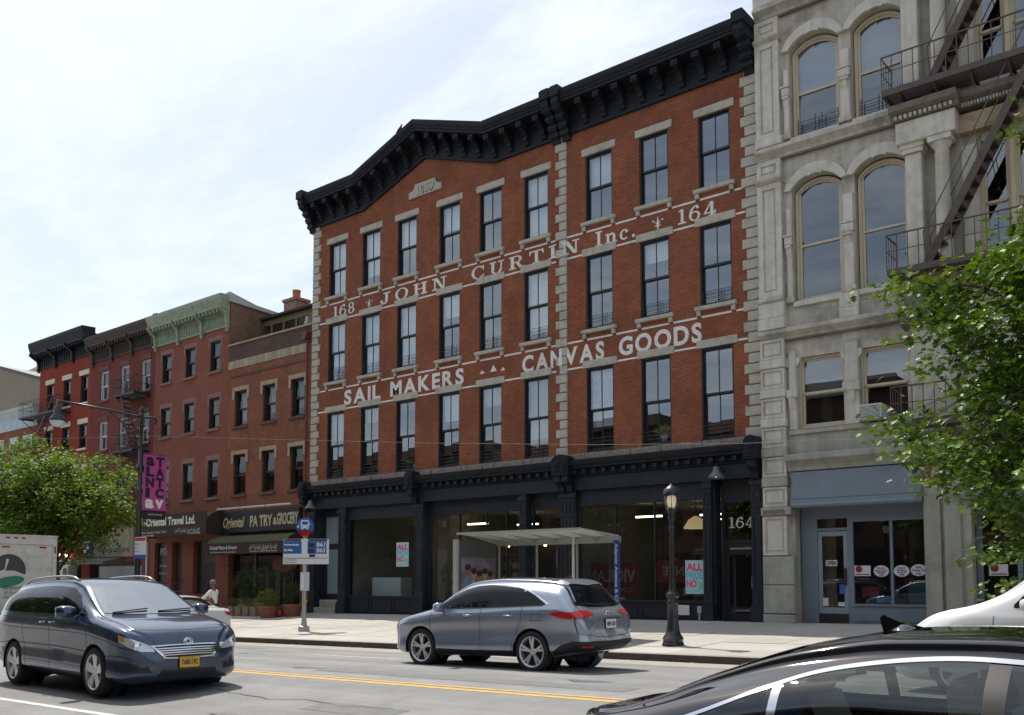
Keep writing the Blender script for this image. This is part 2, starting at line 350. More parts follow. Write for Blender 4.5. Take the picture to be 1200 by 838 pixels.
# ================================================================== ground
def grade(X): return 0.0145 * (max(-160, min(60, X)) + 10.34)
ROADP = [(3.2, -.24), (4.8, -.21), (6.4, -.17), (8.0, -.11), (10.0, .04), (12.9, .03), (15.0, -.03), (17.9, -.15)]
def road_z(X, Y):
    for (a, za), (b, zb) in zip(ROADP, ROADP[1:]):
        if Y <= b or b == 17.9: return grade(X) + za + (zb - za) * (Y - a) / (b - a)
def walk_z(X, Y):
    zc = grade(X); zb = .337 + .0087 * (max(-160, min(60, X)) + 12.31)
    return zc + (zb - zc) * (Y - 17.9) / 9.1
asphalt = mat('asphalt', (.245, .243, .238), .88, var=.14, vscale=1.3, bump=.45, bscale=160, dirt=(.15, .15, .152), dscale=.45, damt=.6, streak=.16, lane=1)
concrete_pad = mat('concrete_pad', (.34, .31, .27), .9, var=.12, vscale=2.5, bump=.2, bscale=120, dirt=(.2, .185, .165), dscale=.8, damt=.5)
slab_m = [mat('sidewalk_concrete_%d' % i, c, .9, var=.1, vscale=2.2, bump=.2, bscale=140, dirt=(.27, .25, .22), dscale=1.1, damt=.35) for i, c in enumerate([(.42, .395, .355), (.45, .425, .385), (.38, .36, .325), (.43, .405, .365)])]
joint_m = mat('joint_dirt', (.10, .09, .08), .95)
curb_m = mat('kerb_steel_and_stone', (.24, .22, .20), .75, var=.15, vscale=3)
curb_face = mat('rusted_kerb_face', (.05, .038, .032), .8, var=.3, vscale=5)
yellow_m = mat('yellow_road_paint', (.62, .36, .07), .75, var=.12, vscale=6, dirt=(.30, .24, .14), dscale=9, damt=.7)
white_m = mat('white_road_paint', (.60, .59, .56), .75, var=.1, vscale=6, dirt=(.22, .22, .21), dscale=7, damt=.75)
XS = [-400, -200, -160] + [x for x in range(-120, 31, 3)] + [60, 120, 300]
def strip(name, m, ys, zf, x0=None, x1=None, lift=0.0, step=3.0, parent=None):
    xs = XS if x0 is None else [x0 + (x1 - x0) * i / max(1, int(math.ceil((x1 - x0) / step))) for i in range(max(1, int(math.ceil((x1 - x0) / step))) + 1)]
    mb = MB(); k = len(ys)
    for x in xs:
        for y in ys: mb.v.append((x, y, zf(x, y) + lift))
    for i in range(len(xs) - 1):
        for j in range(k - 1):
            mb.f.append((i * k + j, (i + 1) * k + j, (i + 1) * k + j + 1, i * k + j + 1)); mb.m.append(0)
    return mb.build(name, m, parent)
struct(strip('road', asphalt, [3.2, 4.8, 6.4, 8.0, 9.0, 10.0, 11.4, 12.9, 15.0, 16.35], road_z))
struct(strip('kerb_lane', concrete_pad, [16.35, 17.9], road_z))
struct(strip('far_kerb', [curb_m], [17.9, 18.12], lambda x, y: walk_z(x, y) + .003))
kf = MB()
for a, b in zip(XS, XS[1:]):
    kf.q((a, 17.895, road_z(a, 17.9) - .02), (b, 17.895, road_z(b, 17.9) - .02), (b, 17.895, walk_z(b, 17.9) + .003), (a, 17.895, walk_z(a, 17.9) + .003))
struct(kf.build('kerb_face', curb_face))
gm = mat('ground_soil', (.16, .15, .13), .95, var=.1)
gb = MB(); gb.q((-1500, -1500, -9), (1500, -1500, -9), (1500, 1500, -9), (-1500, 1500, -9)); struct(gb.build('ground', gm))
struct(strip('near_sidewalk', slab_m[2], [-9, 3.0, 3.2], lambda x, y: grade(x) - .03))
nk = MB()
for a, b in zip(XS, XS[1:]): nk.q((a, 3.2, road_z(a, 3.2) - .02), (b, 3.2, road_z(b, 3.2) - .02), (b, 3.2, grade(b) - .03), (a, 3.2, grade(a) - .03))
struct(nk.build('near_kerb_face', curb_face))
# far sidewalk: a joint bed and, on it, one object for each concrete flag that the photo lets one tell apart
sw = struct(strip('far_sidewalk', joint_m, [18.12, 27.6], lambda x, y: walk_z(x, y) - .03))
ROWS = [18.13, 19.35, 20.85, 22.35, 23.85, 25.35, 26.96]
def flag(xa, xb, ya, yb, m, name='paving_slab'):
    g = .007; jit = random.uniform(-.004, .004); mb = MB()
    t = [(x, y, walk_z(x, y) + jit) for x, y in ((xa + g, ya + g), (xb - g, ya + g), (xb - g, yb - g), (xa + g, yb - g))]
    bt = [(x, y, z - .06) for x, y, z in t]; mb.q(*t)
    for i in range(4): mb.q(t[i], bt[i], bt[(i + 1) % 4], t[(i + 1) % 4])
    return mb.build(name, m, sw)
for r in range(len(ROWS) - 1):
    x = -48.0 + (r % 2) * .0
    while x < -3.2:
        flag(x, x + 1.5, ROWS[r], ROWS[r + 1], random.choice(slab_m)); x += 1.5
rest = MB()
for (xa, xb) in ((-160, -48.0), (-2.999, 60)):
    n = int((xb - xa) / 4)
    for i in range(n):
        a, b = xa + (xb - xa) * i / n, xa + (xb - xa) * (i + 1) / n
        rest.q((a, 18.13, walk_z(a, 18.13)), (b, 18.13, walk_z(b, 18.13)), (b, 26.96, walk_z(b, 26.96)), (a, 26.96, walk_z(a, 26.96)))
rest.build('sidewalk_surface', slab_m[1], sw)
# painted lines, laid 4 mm above the asphalt
def line(name, m, y0, y1, x0, x1): return struct(strip(name, m, [y0, y1], road_z, x0, x1, .004, 2.0))
line('yellow_centre_line', yellow_m, 9.90, 10.0, -60, 12); line('yellow_centre_line', yellow_m, 10.12, 10.22, -60, 12)
line('white_lane_line', white_m, 6.36, 6.48, -60, -9.2)
line('white_lane_line', white_m, 6.36, 6.48, -6.2, 12)
for x in (-41.5, -29.5, -17.2, -4.5): line('white_lane_dash', white_m, 13.86, 13.95, x, x + 2.8)
# repairs and cracks in the asphalt
patch_m = mat('asphalt_patch', (.175, .175, .175), .9, var=.15, vscale=4, bump=.4, bscale=150)
for (x0, x1, y0, y1) in ((-13.5, -7.0, 10.9, 11.45), (-26, -20.5, 14.6, 15.2), (-10.2, -8.6, 8.0, 8.5)):
    struct(strip('asphalt_patch', patch_m, [y0, y1], road_z, x0, x1, .004, 1.5))
crack = mat('crack_seal', (.045, .045, .045), .7)
for x0, y0, n in ((-13, 8.6, 14), (-9.5, 7.2, 12), (-20, 12.2, 12), (-6, 11.6, 10)):
    mb = MB(); px, py = x0, y0
    for i in range(n):
        qx, qy = px + random.uniform(.15, .4), py + random.uniform(-.1, .12); wd = random.uniform(.008, .018)
        mb.q((px, py - wd, road_z(px, py) + .005), (qx, qy - wd, road_z(qx, qy) + .005), (qx, qy + wd, road_z(qx, qy) + .005), (px, py + wd, road_z(px, py) + .005)); px, py = qx, qy
    struct(mb.build('road_crack', crack))
gut = MB()   # leaf litter along the kerb
for i in range(160):
    x = random.uniform(-34, -4); y = 17.88 - abs(random.gauss(0, .22)); s = random.uniform(.012, .035); a = random.uniform(0, 6.3); z = road_z(x, y) + .006
    gut.q(*[(x + s * math.cos(a + k) * (1 if j % 2 else .6), y + s * math.sin(a + k), z + (.008 if j == 1 else 0)) for j, k in enumerate((0, 1.57, 3.14, 4.71))])
tag(gut.build('kerb_litter', mat('dry_litter', (.42, .38, .29), .9, var=.3, vscale=9)), 'dry leaf and paper litter along the far kerb', 'litter', kind='stuff')

oil = mat('oil_stain', (.11, .11, .11), .6, var=.3, vscale=8)
for k, (x, y, r) in enumerate(((-8.2, 11.9, .22), (-13.9, 11.2, .3), (-18.6, 13.2, .25), (-10.6, 7.2, .2), (-7.0, 8.4, .18), (-21, 11.5, .3))):
    mb = MB(); mb.q(*[(x + r * (1.8 + .5 * math.sin(3 * a + k)) * math.cos(a), y + r * (.7 + .25 * math.sin(2 * a + k)) * math.sin(a), road_z(x, y) + .0055) for a in [i * .3927 for i in range(16)]]); struct(mb.build('road_stain', oil))
# ================================================================== the brick loft building with painted lettering
YF = 27.0
brick_red = brick_mat('red_pressed_brick', (.325, .108, .052), (.255, .078, .040), (.115, .055, .037), .017, .24, ((.15, .066, .045), .75))
stone_trim = mat('pale_stone_trim', (.43, .40, .335), .85, var=.12, vscale=5, bump=.25, bscale=60, dirt=(.24, .21, .17), dscale=2.2, damt=.6)
stone_weath = mat('flaking_brownstone_band', (.27, .225, .19), .9, var=.3, vscale=9, bump=.6, bscale=30, dirt=(.13, .05, .04), dscale=2.2, damt=.85)
black_iron = mat('blue_black_cornice_paint', (.012, .0145, .019), .55, var=.3, vscale=4, bump=.15, bscale=30, spec=.2, dirt=(.028, .024, .02), dscale=2.5, damt=.5)
shop_paint = mat('dark_slate_shopfront_paint', (.019, .023, .030), .45, var=.2, vscale=3, spec=.3, dirt=(.035, .034, .033), dscale=3, damt=.5)
frame_black = mat('black_window_paint', (.010, .011, .012), .35)
frame_navy = mat('navy_window_paint', (.022, .03, .038), .4)
letter_white = brick_mat('white_paint_on_brick', (.84, .83, .80), (.78, .77, .74), (.58, .52, .48), .014, .06, ((.55, .38, .31), .55))
glass_up = glass_mat('old_sash_glass', (.86, .92, .96), 2.0, .13, .018, .8)
glass_shop = glass_mat('shop_plate_glass', (.72, .76, .76), 1.6, .03, .012, .4)
blind_m = mat('pale_roller_blind', (.62, .64, .62), .8, var=.04)
blind_g = mat('grey_green_roller_blind', (.36, .38, .34), .8, var=.05)
curtain_m = mat('lace_curtain', (.5, .52, .54), .9, var=.3, vscale=14)
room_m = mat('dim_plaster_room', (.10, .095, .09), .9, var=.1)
shop_wall = mat('shop_interior_plaster', (.18, .172, .15), .9, var=.2, vscale=1)
BX0, BXM, BX1 = -33.85, -19.48, -12.10
bld = thing('brick_loft_building', 'four-storey red brick loft building with black pedimented cornice and white painted lettering', 'building', (-23, YF, .2))
WC = [-32.17, -29.94, -27.74, -25.30, -23.13, -20.90, -18.09, -15.85, -13.60]
ROW = [(6.06, 9.06), (10.42, 13.10), (14.32, 16.78)]
WW = .565
holes = [(c - WW, c + WW, z0, z1) for c in WC for z0, z1 in ROW]
mb = MB(); wall_holes(mb, BX0 + .02, BX1, 5.3, 17.9, holes, YF, YF + .3)
PK = -26.67
gab = [(-30.4, 17.9), (-22.94, 17.9), (PK, 19.25)]
mb.q((-30.6, YF, 17.9), (-22.74, YF, 17.9), (PK, YF, 19.3))
# sides, back and roof close the shell
D = 16
mb.q((BX0 + .02, YF, .1), (BX0 + .02, YF + D, .1), (BX0 + .02, YF + D, 18.3), (BX0 + .02, YF, 18.3))
mb.q((BX1, YF, .1), (BX1, YF + D, .1), (BX1, YF + D, 18.3), (BX1, YF, 18.3))
mb.q((BX0 + .02, YF + D, .1), (BX1, YF + D, .1), (BX1, YF + D, 18.3), (BX0 + .02, YF + D, 18.3))
mb.build('wall', brick_red, bld)
rf = MB(); rf.q((BX0, YF + .2, 18.2), (BX1, YF + .2, 18.2), (BX1, YF + D, 17.9), (BX0, YF + D, 17.9)); rf.build('roof', mat('tar_roof', (.05, .05, .05), .9), bld)
it = MB()
for z in (5.5, 9.75, 13.75, 17.6): it.box(BX0 + .3, BX1 - .3, YF + .35, YF + 6, z, z + .12)
it.box(BX0 + .3, BX1 - .3, YF + 6, YF + 6.1, 5.5, 17.6)
for x in (-29.0, -24.2, -19.5, -17, -14.7): it.box(x - .05, x + .05, YF + .5, YF + 6, 5.6, 17.6)
it.build('rooms', room_m, bld)

def sash_window(parent, cx, z0, z1, w2, y, name='window', frame=frame_black, glass=glass_up, recess=.10, muntin=True, proto={}, panes=2, rail=.5, tt=.055):
    """Double-hung window as a part; its panes are sub-parts. Prototypes by size share their meshes."""
    h = z1 - z0; key = (round(w2, 3), round(h, 2), frame.name, recess, muntin, glass.name, panes, tt)
    off = Vector((0, 0, 0)); p = parent
    while p is not None: off += p.location; p = p.parent
    L = Vector((cx, y, z0)) - off
    if key not in proto:
        mb = MB(); a, b = -w2, w2; m = h * rail
        ya, yb = recess - .07, recess + .16
        mb.box(a, a + .045, ya, yb, 0, h); mb.box(b - .045, b, ya, yb, 0, h); mb.box(a + .045, b - .045, ya, yb, h - .05, h); mb.box(a + .045, b - .045, ya, yb, 0, .06)
        a += .045; b -= .045
        u0, u1 = recess, recess + .045; l0, l1 = recess + .05, recess + .095      # upper sash in front of lower sash
        mb.box(a, a + tt, u0, u1, m, h - .05); mb.box(b - tt, b, u0, u1, m, h - .05); mb.box(a + tt, b - tt, u0, u1, h - .11, h - .05); mb.box(a + tt, b - tt, u0, u1, m - .035, m + .035)
        mb.box(a, a + tt, l0, l1, .06, m); mb.box(b - tt, b, l0, l1, .06, m); mb.box(a + tt, b - tt, l0, l1, .06, .06 + tt + .02); mb.box(a + tt, b - tt, l0, l1, m - .06, m - .002)
        if muntin: mb.box(-.012, .012, u0 + .005, u1 - .005, m + .035, h - .11); mb.box(-.012, .012, l0 + .005, l1 - .005, .06 + tt, m - .06)
        o = mb.build(name, frame, parent, local=True)
        cols = ((a + tt, -.012), (.012, b - tt)) if muntin else ((a + tt, b - tt),)
        ps = []
        for (za, zb, yy) in ((m + .035, h - .11, (u0 + u1) / 2), (.08 + tt, m - .06, (l0 + l1) / 2)):
            for (xa, xb) in cols:
                g = MB(); ww = (xb - xa); tl = random.uniform(-.004, .004)
                g.q((0, yy + tl, 0), (ww, yy - tl, 0), (ww, yy - tl + .002, zb - za), (0, yy + tl + .002, zb - za))
                po = g.build('pane', glass, o, local=True); po.location = (xa, 0, za); ps.append(po)
        proto[key] = (o, ps); o.location = L; return o
    o = link_copy(proto[key][0], parent, L)
    for po in proto[key][1]: link_copy(po, o, po.location)
    return o
def part_at(mb, name, m, win, **k):   # sub-part given in the window's own coordinates
    return mb.build(name, m, win, local=True, **k)
sill_me = MB().bev(-.72, .72, -.14, .14, -.13, 0, .015).bev(-.68, -.54, -.10, .1, -.30, -.13, .015).bev(.54, .68, -.10, .1, -.30, -.13, .015)
lint_me = MB().bev(-.715, .715, -.045, .1, 0, .265, .012)
guard = MB()
for k in range(4): guard.tube([(-.5, .06, .10 + .13 * k), (.5, .06, .10 + .13 * k)], .009, 5)
for x in (-.5, .06, .14, .5): guard.tube([(x, .06, .04), (x, .06, .52)], .009, 5)
sill0 = lint0 = guard0 = None
styles = {}
random.seed(11)
for r, (z0, z1) in enumerate(ROW):
    for i, c in enumerate(WC):
        wdw = sash_window(bld, c, z0, z1, WW, YF, frame=frame_black if i < 6 or r else frame_black)
        h = z1 - z0
        if r:
            if sill0 is None: sill0 = part_at(sill_me, 'sill', stone_trim, wdw)
            else: link_copy(sill0, wdw, (0, 0, 0))
        if lint0 is None: lint0 = part_at(lint_me, 'lintel', stone_trim, wdw); lint0.location = (0, 0, h)
        else: link_copy(lint0, wdw, (0, 0, h))
        if r < 2:
            if guard0 is None: guard0 = part_at(guard, 'guard_rail', frame_navy, wdw)
            else: link_copy(guard0, wdw, (0, 0, 0))
        # blinds and curtains as the photo shows them
        bl = None
        if r == 2: bl = (blind_m, {0: .0, 1: .18, 2: .5, 3: .55, 5: .02, 6: .52}.get(i))
        if r == 1: bl = (blind_m, {0: .25, 1: .04, 2: .02, 3: .62, 5: .1, 7: .7}.get(i))
        if r == 0: bl = {0: (blind_g, .55), 1: (blind_g, .75), 3: (blind_m, .6), 4: (blind_g, .72), 5: (blind_g, .22), 6: (curtain_m, .28)}.get(i)
        if bl and bl[1] is not None:
            b = MB(); yb = .30; n = 1
            b.q((-.5, yb, h * bl[1] + .08), (.5, yb, h * bl[1] + .08), (.5, yb, h - .06), (-.5, yb, h - .06)); part_at(b, 'curtain' if bl[0] is curtain_m else 'blind', bl[0], wdw)
# potted plants on two sills and an air conditioner
leafy = mat('house_plant_leaf', (.10, .22, .03), .5, var=.2, vscale=20); pot_white = mat('white_glazed_pot', (.6, .6, .58), .4)
def pot_plant(x, y, z, s, label):
    t = thing('potted_plant', label, 'plant', (x, y, z)); MB().lathe([(0.0, 0), (.07 * s, 0), (.1 * s, .17 * s), (.085 * s, .17 * s), (.0, .14 * s)], n=12).build('pot', pot_white, t, local=True, smooth=True)
    m = MB()
    for k in range(34):
        a = random.uniform(0, 6.3); e = random.uniform(.2, 1.4); l = random.uniform(.14, .42) * s; d = Vector((math.cos(a) * math.cos(e), math.sin(a) * math.cos(e), math.sin(e))); sd = d.orthogonal().normalized() * .035 * s; b0 = Vector((0, 0, .15 * s))
        m.q(b0, b0 + d * l * .6 + sd, b0 + d * l + Vector((0, 0, -.05 * s)), b0 + d * l * .6 - sd)
    m.build('foliage', leafy, t, local=True)
pot_plant(WC[2] + .28, YF + .36, ROW[0][0] + .13, 1.3, 'potted plant in the third second-storey window above the shopfront')
pot_plant(WC[1] + .35, YF + .36, ROW[0][0] + .13, 1.0, 'small potted plant in the second second-storey window from the quoins')
pot_plant(WC[7] + .1, YF + .36, ROW[0][0] + .13, 1.5, 'bushy potted plant in the middle right-hand window above the shopfront')
# quoins: each block its own part
quoin_me = {}
def quoin_col(xa, xb, xalt, flip):
    """Alternating long and short blocks from the shop cornice to the roof cornice."""
    z = 6.02; k = 0
    while z < 17.62:
        a, b = (xa, xb)
        if k % 2:
            if flip == 1: b = xb - xalt
            elif flip == -1: a = xa + xalt
        key = (xa, flip, k % 2)
        if key not in quoin_me: quoin_me[key] = MB().bev(a, b, YF - .055, YF + .05, 0, .302, .022).build('quoin', stone_trim, bld); quoin_me[key].location.z = z - bld.location.z + bld.location.z; quoin_me[key]['_b'] = 1
        o = quoin_me[key]
        if '_b' in o: del o['_b']; o.location = (0, 0, z)
        else: link_copy(o, bld, (0, 0, z + random.uniform(-.003, .003)))
        z += .331; k += 1
quoin_col(BX0, -33.30, .14, 1); quoin_col(-19.98, -19.48, .17, -1); quoin_col(-12.66, -12.10, .14, -1)
# painted bands and lettering
YP = YF - .004
def band(a, x, zc_): MB().q((x, YP, zc_ - .032), (a, YP, zc_ - .032), (a, YP, zc_ + .032), (x, YP, zc_ + .032)).build('painted_band', letter_white, bld)
for zc_ in (13.99, 10.09):
    xs = [-33.29] + [v for c in WC for v in (c - .68, c - .54, c + .54, c + .68)] + [-12.5]
    cuts = [(-19.98, -19.48)] + [(c - .69, c - .53) for c in WC] + [(c + .53, c + .69) for c in WC]
    x = -33.4
    for a, b in sorted(cuts) + [(-12.55, -12.5)]:
        if a > x: band(a, x, zc_)
        x = max(x, b)
for zc_ in (13.20, 9.135):
    x = -33.4
    for a, b in sorted([(-19.98, -19.48)] + [(c - .72, c + .72) for c in WC]) + [(-12.55, -12.5)]:
        if a > x: band(a, x, zc_)
        x = max(x, b)
YT = YF - .062
def letter(t):
    o = t.build('painted_letter', letter_white, bld)
    for p in o.data.vertices: p.co.y += .057 if not (-19.99 < p.co.x + bld.location.x < -19.47) else 0
def word(kind, s, x0, x1, z0, h, gap=.2):
    """Each painted letter is a part; it lies on the brick, and on the quoins where it crosses them."""
    if kind == 'serif':
        adv = sum(slab(c)[0] + gap for c in s) - gap; k = (x1 - x0) / adv; x = x0
        for ch_ in s: t = MB(); put_slab(t, ch_, h, (x, YT, z0), slab(ch_)[0] * k); letter(t); x += (slab(ch_)[0] + gap) * k
    else:
        ws = [text_mesh(ch_, h / .70, bold=.030)[2] for ch_ in s]; g_ = .17 * h; k = (x1 - x0) / (sum(ws) + g_ * (len(s) - 1)); x = x0
        for ch_, wd_ in zip(s, ws): t = MB(); put_text(t, ch_, h / .70, (x, YT, z0), width=wd_ * k, bold=.030); letter(t); x += (wd_ + g_) * k
for s_, x0, x1, z0, h, gp in (('168', -32.43, -30.98, 13.35, .49, .2), ('+', -30.27, -29.83, 13.37, .42, .2), ('JOHN', -29.34, -25.45, 13.35, .49, .34), ('CURTIN', -24.12, -18.94, 13.35, .49, .30), ('Inc.', -18.25, -16.56, 13.35, .54, .2), ('+', -15.94, -15.48, 13.37, .48, .2), ('164', -14.95, -13.57, 13.35, .49, .2)): word('serif', s_, x0, x1, z0, h, gp)
for s_, x0, x1 in (('SAIL', -31.6, -29.27), ('MAKERS', -28.67, -24.5), ('CANVAS', -21.56, -17.9), ('GOODS', -17.3, -14.13)): word('sans', s_, x0, x1, 9.32, .60)
for xa, xb, zb in ((-23.68, -23.4, 9.56), (-23.14, -22.80, 9.56), (-22.62, -22.38, 9.54)):
    hh = .27 if xb - xa > .32 else .14; MB().q((xa, YP, zb), (xb, YP, zb), ((xa + xb) / 2, YP, zb + hh)).build('painted_triangle', letter_white, bld)
# date stone
ds = MB(); dz = 17.52
prof_ = [(-27.6, dz), (-25.74, dz), (-25.74, dz + .26)] + [(-25.74 - .36 * math.sin(R(t)), dz + .26 + .28 * (1 - math.cos(R(t)))) for t in range(15, 91, 15)]
prof_ = prof_ + [(-53.34 - x, z) for x, z in reversed(prof_[2:])]
ds.prism(prof_, 1, YF - .06, YF + .05)
dso = ds.build('date_stone', stone_trim, bld)
for nm_, dx_, dz_, yy_, m_ in (('numeral_shadow_line', .025, -.022, YF - .066, mat('painted_numeral_shadow', (.07, .06, .05), .85)), ('numerals', 0, 0, YF - .072, mat('pale_cut_numeral', (.56, .53, .46), .85))):  # dark copy, shifted behind the pale numerals, is their shadow put into colour
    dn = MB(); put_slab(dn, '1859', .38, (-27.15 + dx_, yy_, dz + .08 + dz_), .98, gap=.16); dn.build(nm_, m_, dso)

# roof cornice: swept profile that climbs over the pediment
PROF = [(0.02, -.02), (.10, -.02), (.10, .07), (.06, .09), (.06, .80), (.10, .84), (.10, .90), (.70, .92), (.70, 1.02), (.74, 1.04), (.74, 1.10), (.80, 1.16), (.82, 1.26), (.82, 1.36), (-.1, 1.40), (-.1, -.02)]
def cornice_run(path, name):
    mb = MB(); n = len(PROF)
    for X, Z in path: mb.v += [(X, YF - d, Z + h) for d, h in PROF]
    for i in range(len(path) - 1):
        for j in range(n): j2 = (j + 1) % n; mb.f.append((i * n + j, (i + 1) * n + j, (i + 1) * n + j2, i * n + j2)); mb.m.append(0)
    mb.f.append(tuple(range(n))); mb.f.append(tuple(range((len(path) - 1) * n, len(path) * n))); mb.m += [0, 0]
    return mb.build(name, black_iron, bld)
Z0 = 17.78
PATH = [(-33.72, Z0), (-30.4, Z0), (PK, Z0 + 1.28), (-22.94, Z0), (-19.7, Z0)]
corn = cornice_run(PATH, 'cornice'); corn2 = cornice_run([(-19.30, Z0 + .02), (-12.4, Z0 + .02)], 'cornice')
def brk_poly(s, d): return [(YF - .02, -s), (YF - .13 * d, -s), (YF - .16 * d, -s * .86), (YF - .24 * d, -s * .8), (YF - .24 * d, -s * .62), (YF - .36 * d, -s * .54), (YF - .34 * d, -s * .40), (YF - .60 * d, -s * .32), (YF - .62 * d, 0), (YF - .02, 0)]
bk = MB(); bk.prism(brk_poly(.74, 1.0), 0, -.10, .10); bk.box(-.125, .125, YF - .66, YF - .40, -.22, -.02); bk.box(-.06, .06, YF - .675, YF - .6, -.16, -.08)
def path_z(x):
    for (a, za), (b, zb) in zip(PATH, PATH[1:]):
        if a <= x <= b: return za + (zb - za) * (x - a) / (b - a)
    return Z0 + .02
bko = None
xsb = [-33.2 + i * .797 for i in range(17)] + [-18.55 + i * .775 for i in range(8)]
for x in xsb:
    L = (x - bld.location.x, -bld.location.y, path_z(x) + .90 - bld.location.z)
    if bko is None: bko = bk.build('bracket', black_iron, bld, local=True); bko.location = L
    else: link_copy(bko, bld, L)
eb = MB(); eb.prism([(YF - .02, -1.15), (YF - .12, -1.15), (YF - .16, -1.0), (YF - .24, -.98), (YF - .26, -.78), (YF - .36, -.74), (YF - .38, -.52), (YF - .52, -.48), (YF - .54, -.26), (YF - .72, -.2), (YF - .86, 0), (YF - .88, .62), (YF + .1, .62), (YF + .1, -1.15)], 0, -.16, .16)
for z, d in ((-.9, .24), (-.64, .36), (-.38, .53), (-.12, .74)): eb.box(-.19, .19, YF - d - .03, YF - .1, z - .04, z + .09)
eb.box(-.2, .2, YF - .93, YF, .22, .56)
ebo = None
for x in (-33.86, -19.86, -19.42, -12.3):
    L = (x - bld.location.x, -bld.location.y, Z0 + .93 - bld.location.z)
    if ebo is None: ebo = eb.build('end_bracket', black_iron, bld, local=True); ebo.location = L
    else: link_copy(ebo, bld, L)

# ------------------------------------------------------------------ cast-iron shopfront
sf = MB()
sp = [(0, 5.22), (.10, 5.24), (.10, 5.30), (.14, 5.32), (.14, 5.46), (.36, 5.50), (.36, 5.56), (.42, 5.62), (.46, 5.74), (.46, 5.79), (0, 5.82)]
sf.prism([(YF - d, z) for d, z in sp] + [(YF + .1, 5.82), (YF + .1, 5.22)], 0, BX0 - .1, BX1)
sf.build('shop_cornice', black_iron, bld)
fz = MB().box(BX0 + .05, BX1 - .02, YF - .05, YF + .12, 4.76, 5.22); fz.box(BX0 + .05, BX1 - .02, YF - .09, YF, 4.76, 4.82); fz.build('shop_fascia', shop_paint, bld)
bs = MB(); x = BX0 + .1; 
while x < BX1 - .1:
    l = random.uniform(1.1, 1.9); bs.bev(x, min(x + l, BX1) - .01, YF - .09, YF + .1, 5.83, 6.05, .02); x += l
bs.build('stone_band', stone_weath, bld)
dt0 = None; x = BX0 + .25
while x < BX1 - .2:
    if min(abs(x - q) for q in (-27.0, -19.45, -12.3, -33.85)) > .35:
        L = (x - bld.location.x, 0, 5.38 - bld.location.z)
        if dt0 is None: dt0 = MB().box(-.07, .07, -.27, -.13, -.06, .08).build('dentil', shop_paint, bld, local=True); dt0.location = L
        else: link_copy(dt0, bld, L)
    x += .405
def console(xc, w):
    c = MB(); c.box(xc - w, xc + w, YF - .56, YF, 5.28, 5.86)
    for k in ((0,) if w < .3 else (-.17, .17)):
        c.box(xc + k - .11, xc + k + .11, YF - .585, YF - .55, 5.36, 5.78); c.lathe([(0, 0), (.07, 0), (.045, -.04), (0, -.05)], (xc + k, YF - .58, 5.47), 10, 'y'); c.lathe([(0, 0), (.06, 0), (.03, -.05), (0, -.06)], (xc + k, YF - .58, 5.64), 10, 'y')
        c.prism([(YF - .50, 5.28), (YF - .52, 5.1), (YF - .40, 5.0), (YF - .26, 4.92), (YF - .22, 4.74), (YF - .08, 4.62), (YF - .05, 4.62), (YF - .05, 5.28)], 0, xc + k - .13, xc + k + .13)
        c.tube([(xc + k - .14, YF - .44, 5.10), (xc + k + .14, YF - .44, 5.10)], .085, 10); c.tube([(xc + k - .13, YF - .17, 4.78), (xc + k + .13, YF - .17, 4.78)], .055, 10)
    c.prism([(xc - w, 5.86), (xc + w, 5.86), (xc + w * .6, 5.98), (xc, 6.02), (xc - w * .6, 5.98)], 1, YF - .54, YF - .1)
    c.build('console_bracket', black_iron, bld)
for xc, w in ((-33.86, .2), (-27.0, .22), (-19.45, .36), (-12.3, .22)): console(xc, w)
def base_z(x): return walk_z(x, YF) + .0
def pilaster(x0, x1, panels=1):
    p = MB(); zb = base_z((x0 + x1) / 2) - .1; p.box(x0, x1, YF - .06, YF + .3, zb + .02, 4.76)
    p.box(x0 - .05, x1 + .05, YF - .14, YF + .25, zb, zb + .52); p.box(x0 - .03, x1 + .03, YF - .11, YF + .25, zb + .52, zb + .60); p.box(x0 - .04, x1 + .04, YF - .12, YF + .2, 4.52, 4.66); p.box(x0 - .03, x1 + .03, YF - .1, YF + .2, 3.84, 3.90)
    wd = (x1 - x0) / panels
    for k in range(panels):
        a, b = x0 + wd * k + .06, x0 + wd * (k + 1) - .06
        for zz0, zz1 in ((1.25, 3.7), (4.0, 4.4)):
            p.box(a, a + .03, YF - .085, YF - .05, zz0, zz1); p.box(b - .03, b, YF - .085, YF - .05, zz0, zz1); p.box(a + .03, b - .03, YF - .085, YF - .05, zz1 - .03, zz1); p.box(a + .03, b - .03, YF - .085, YF - .05, zz0, zz0 + .03)
    p.build('pilaster', shop_paint, bld)
for x0, x1, n in ((-33.82, -33.42, 1), (-31.82, -31.36, 1), (-27.12, -26.62, 1), (-21.68, -21.34, 1), (-19.78, -19.12, 2), (-14.17, -13.87, 1), (-12.52, -12.14, 1)): pilaster(x0, x1, n)
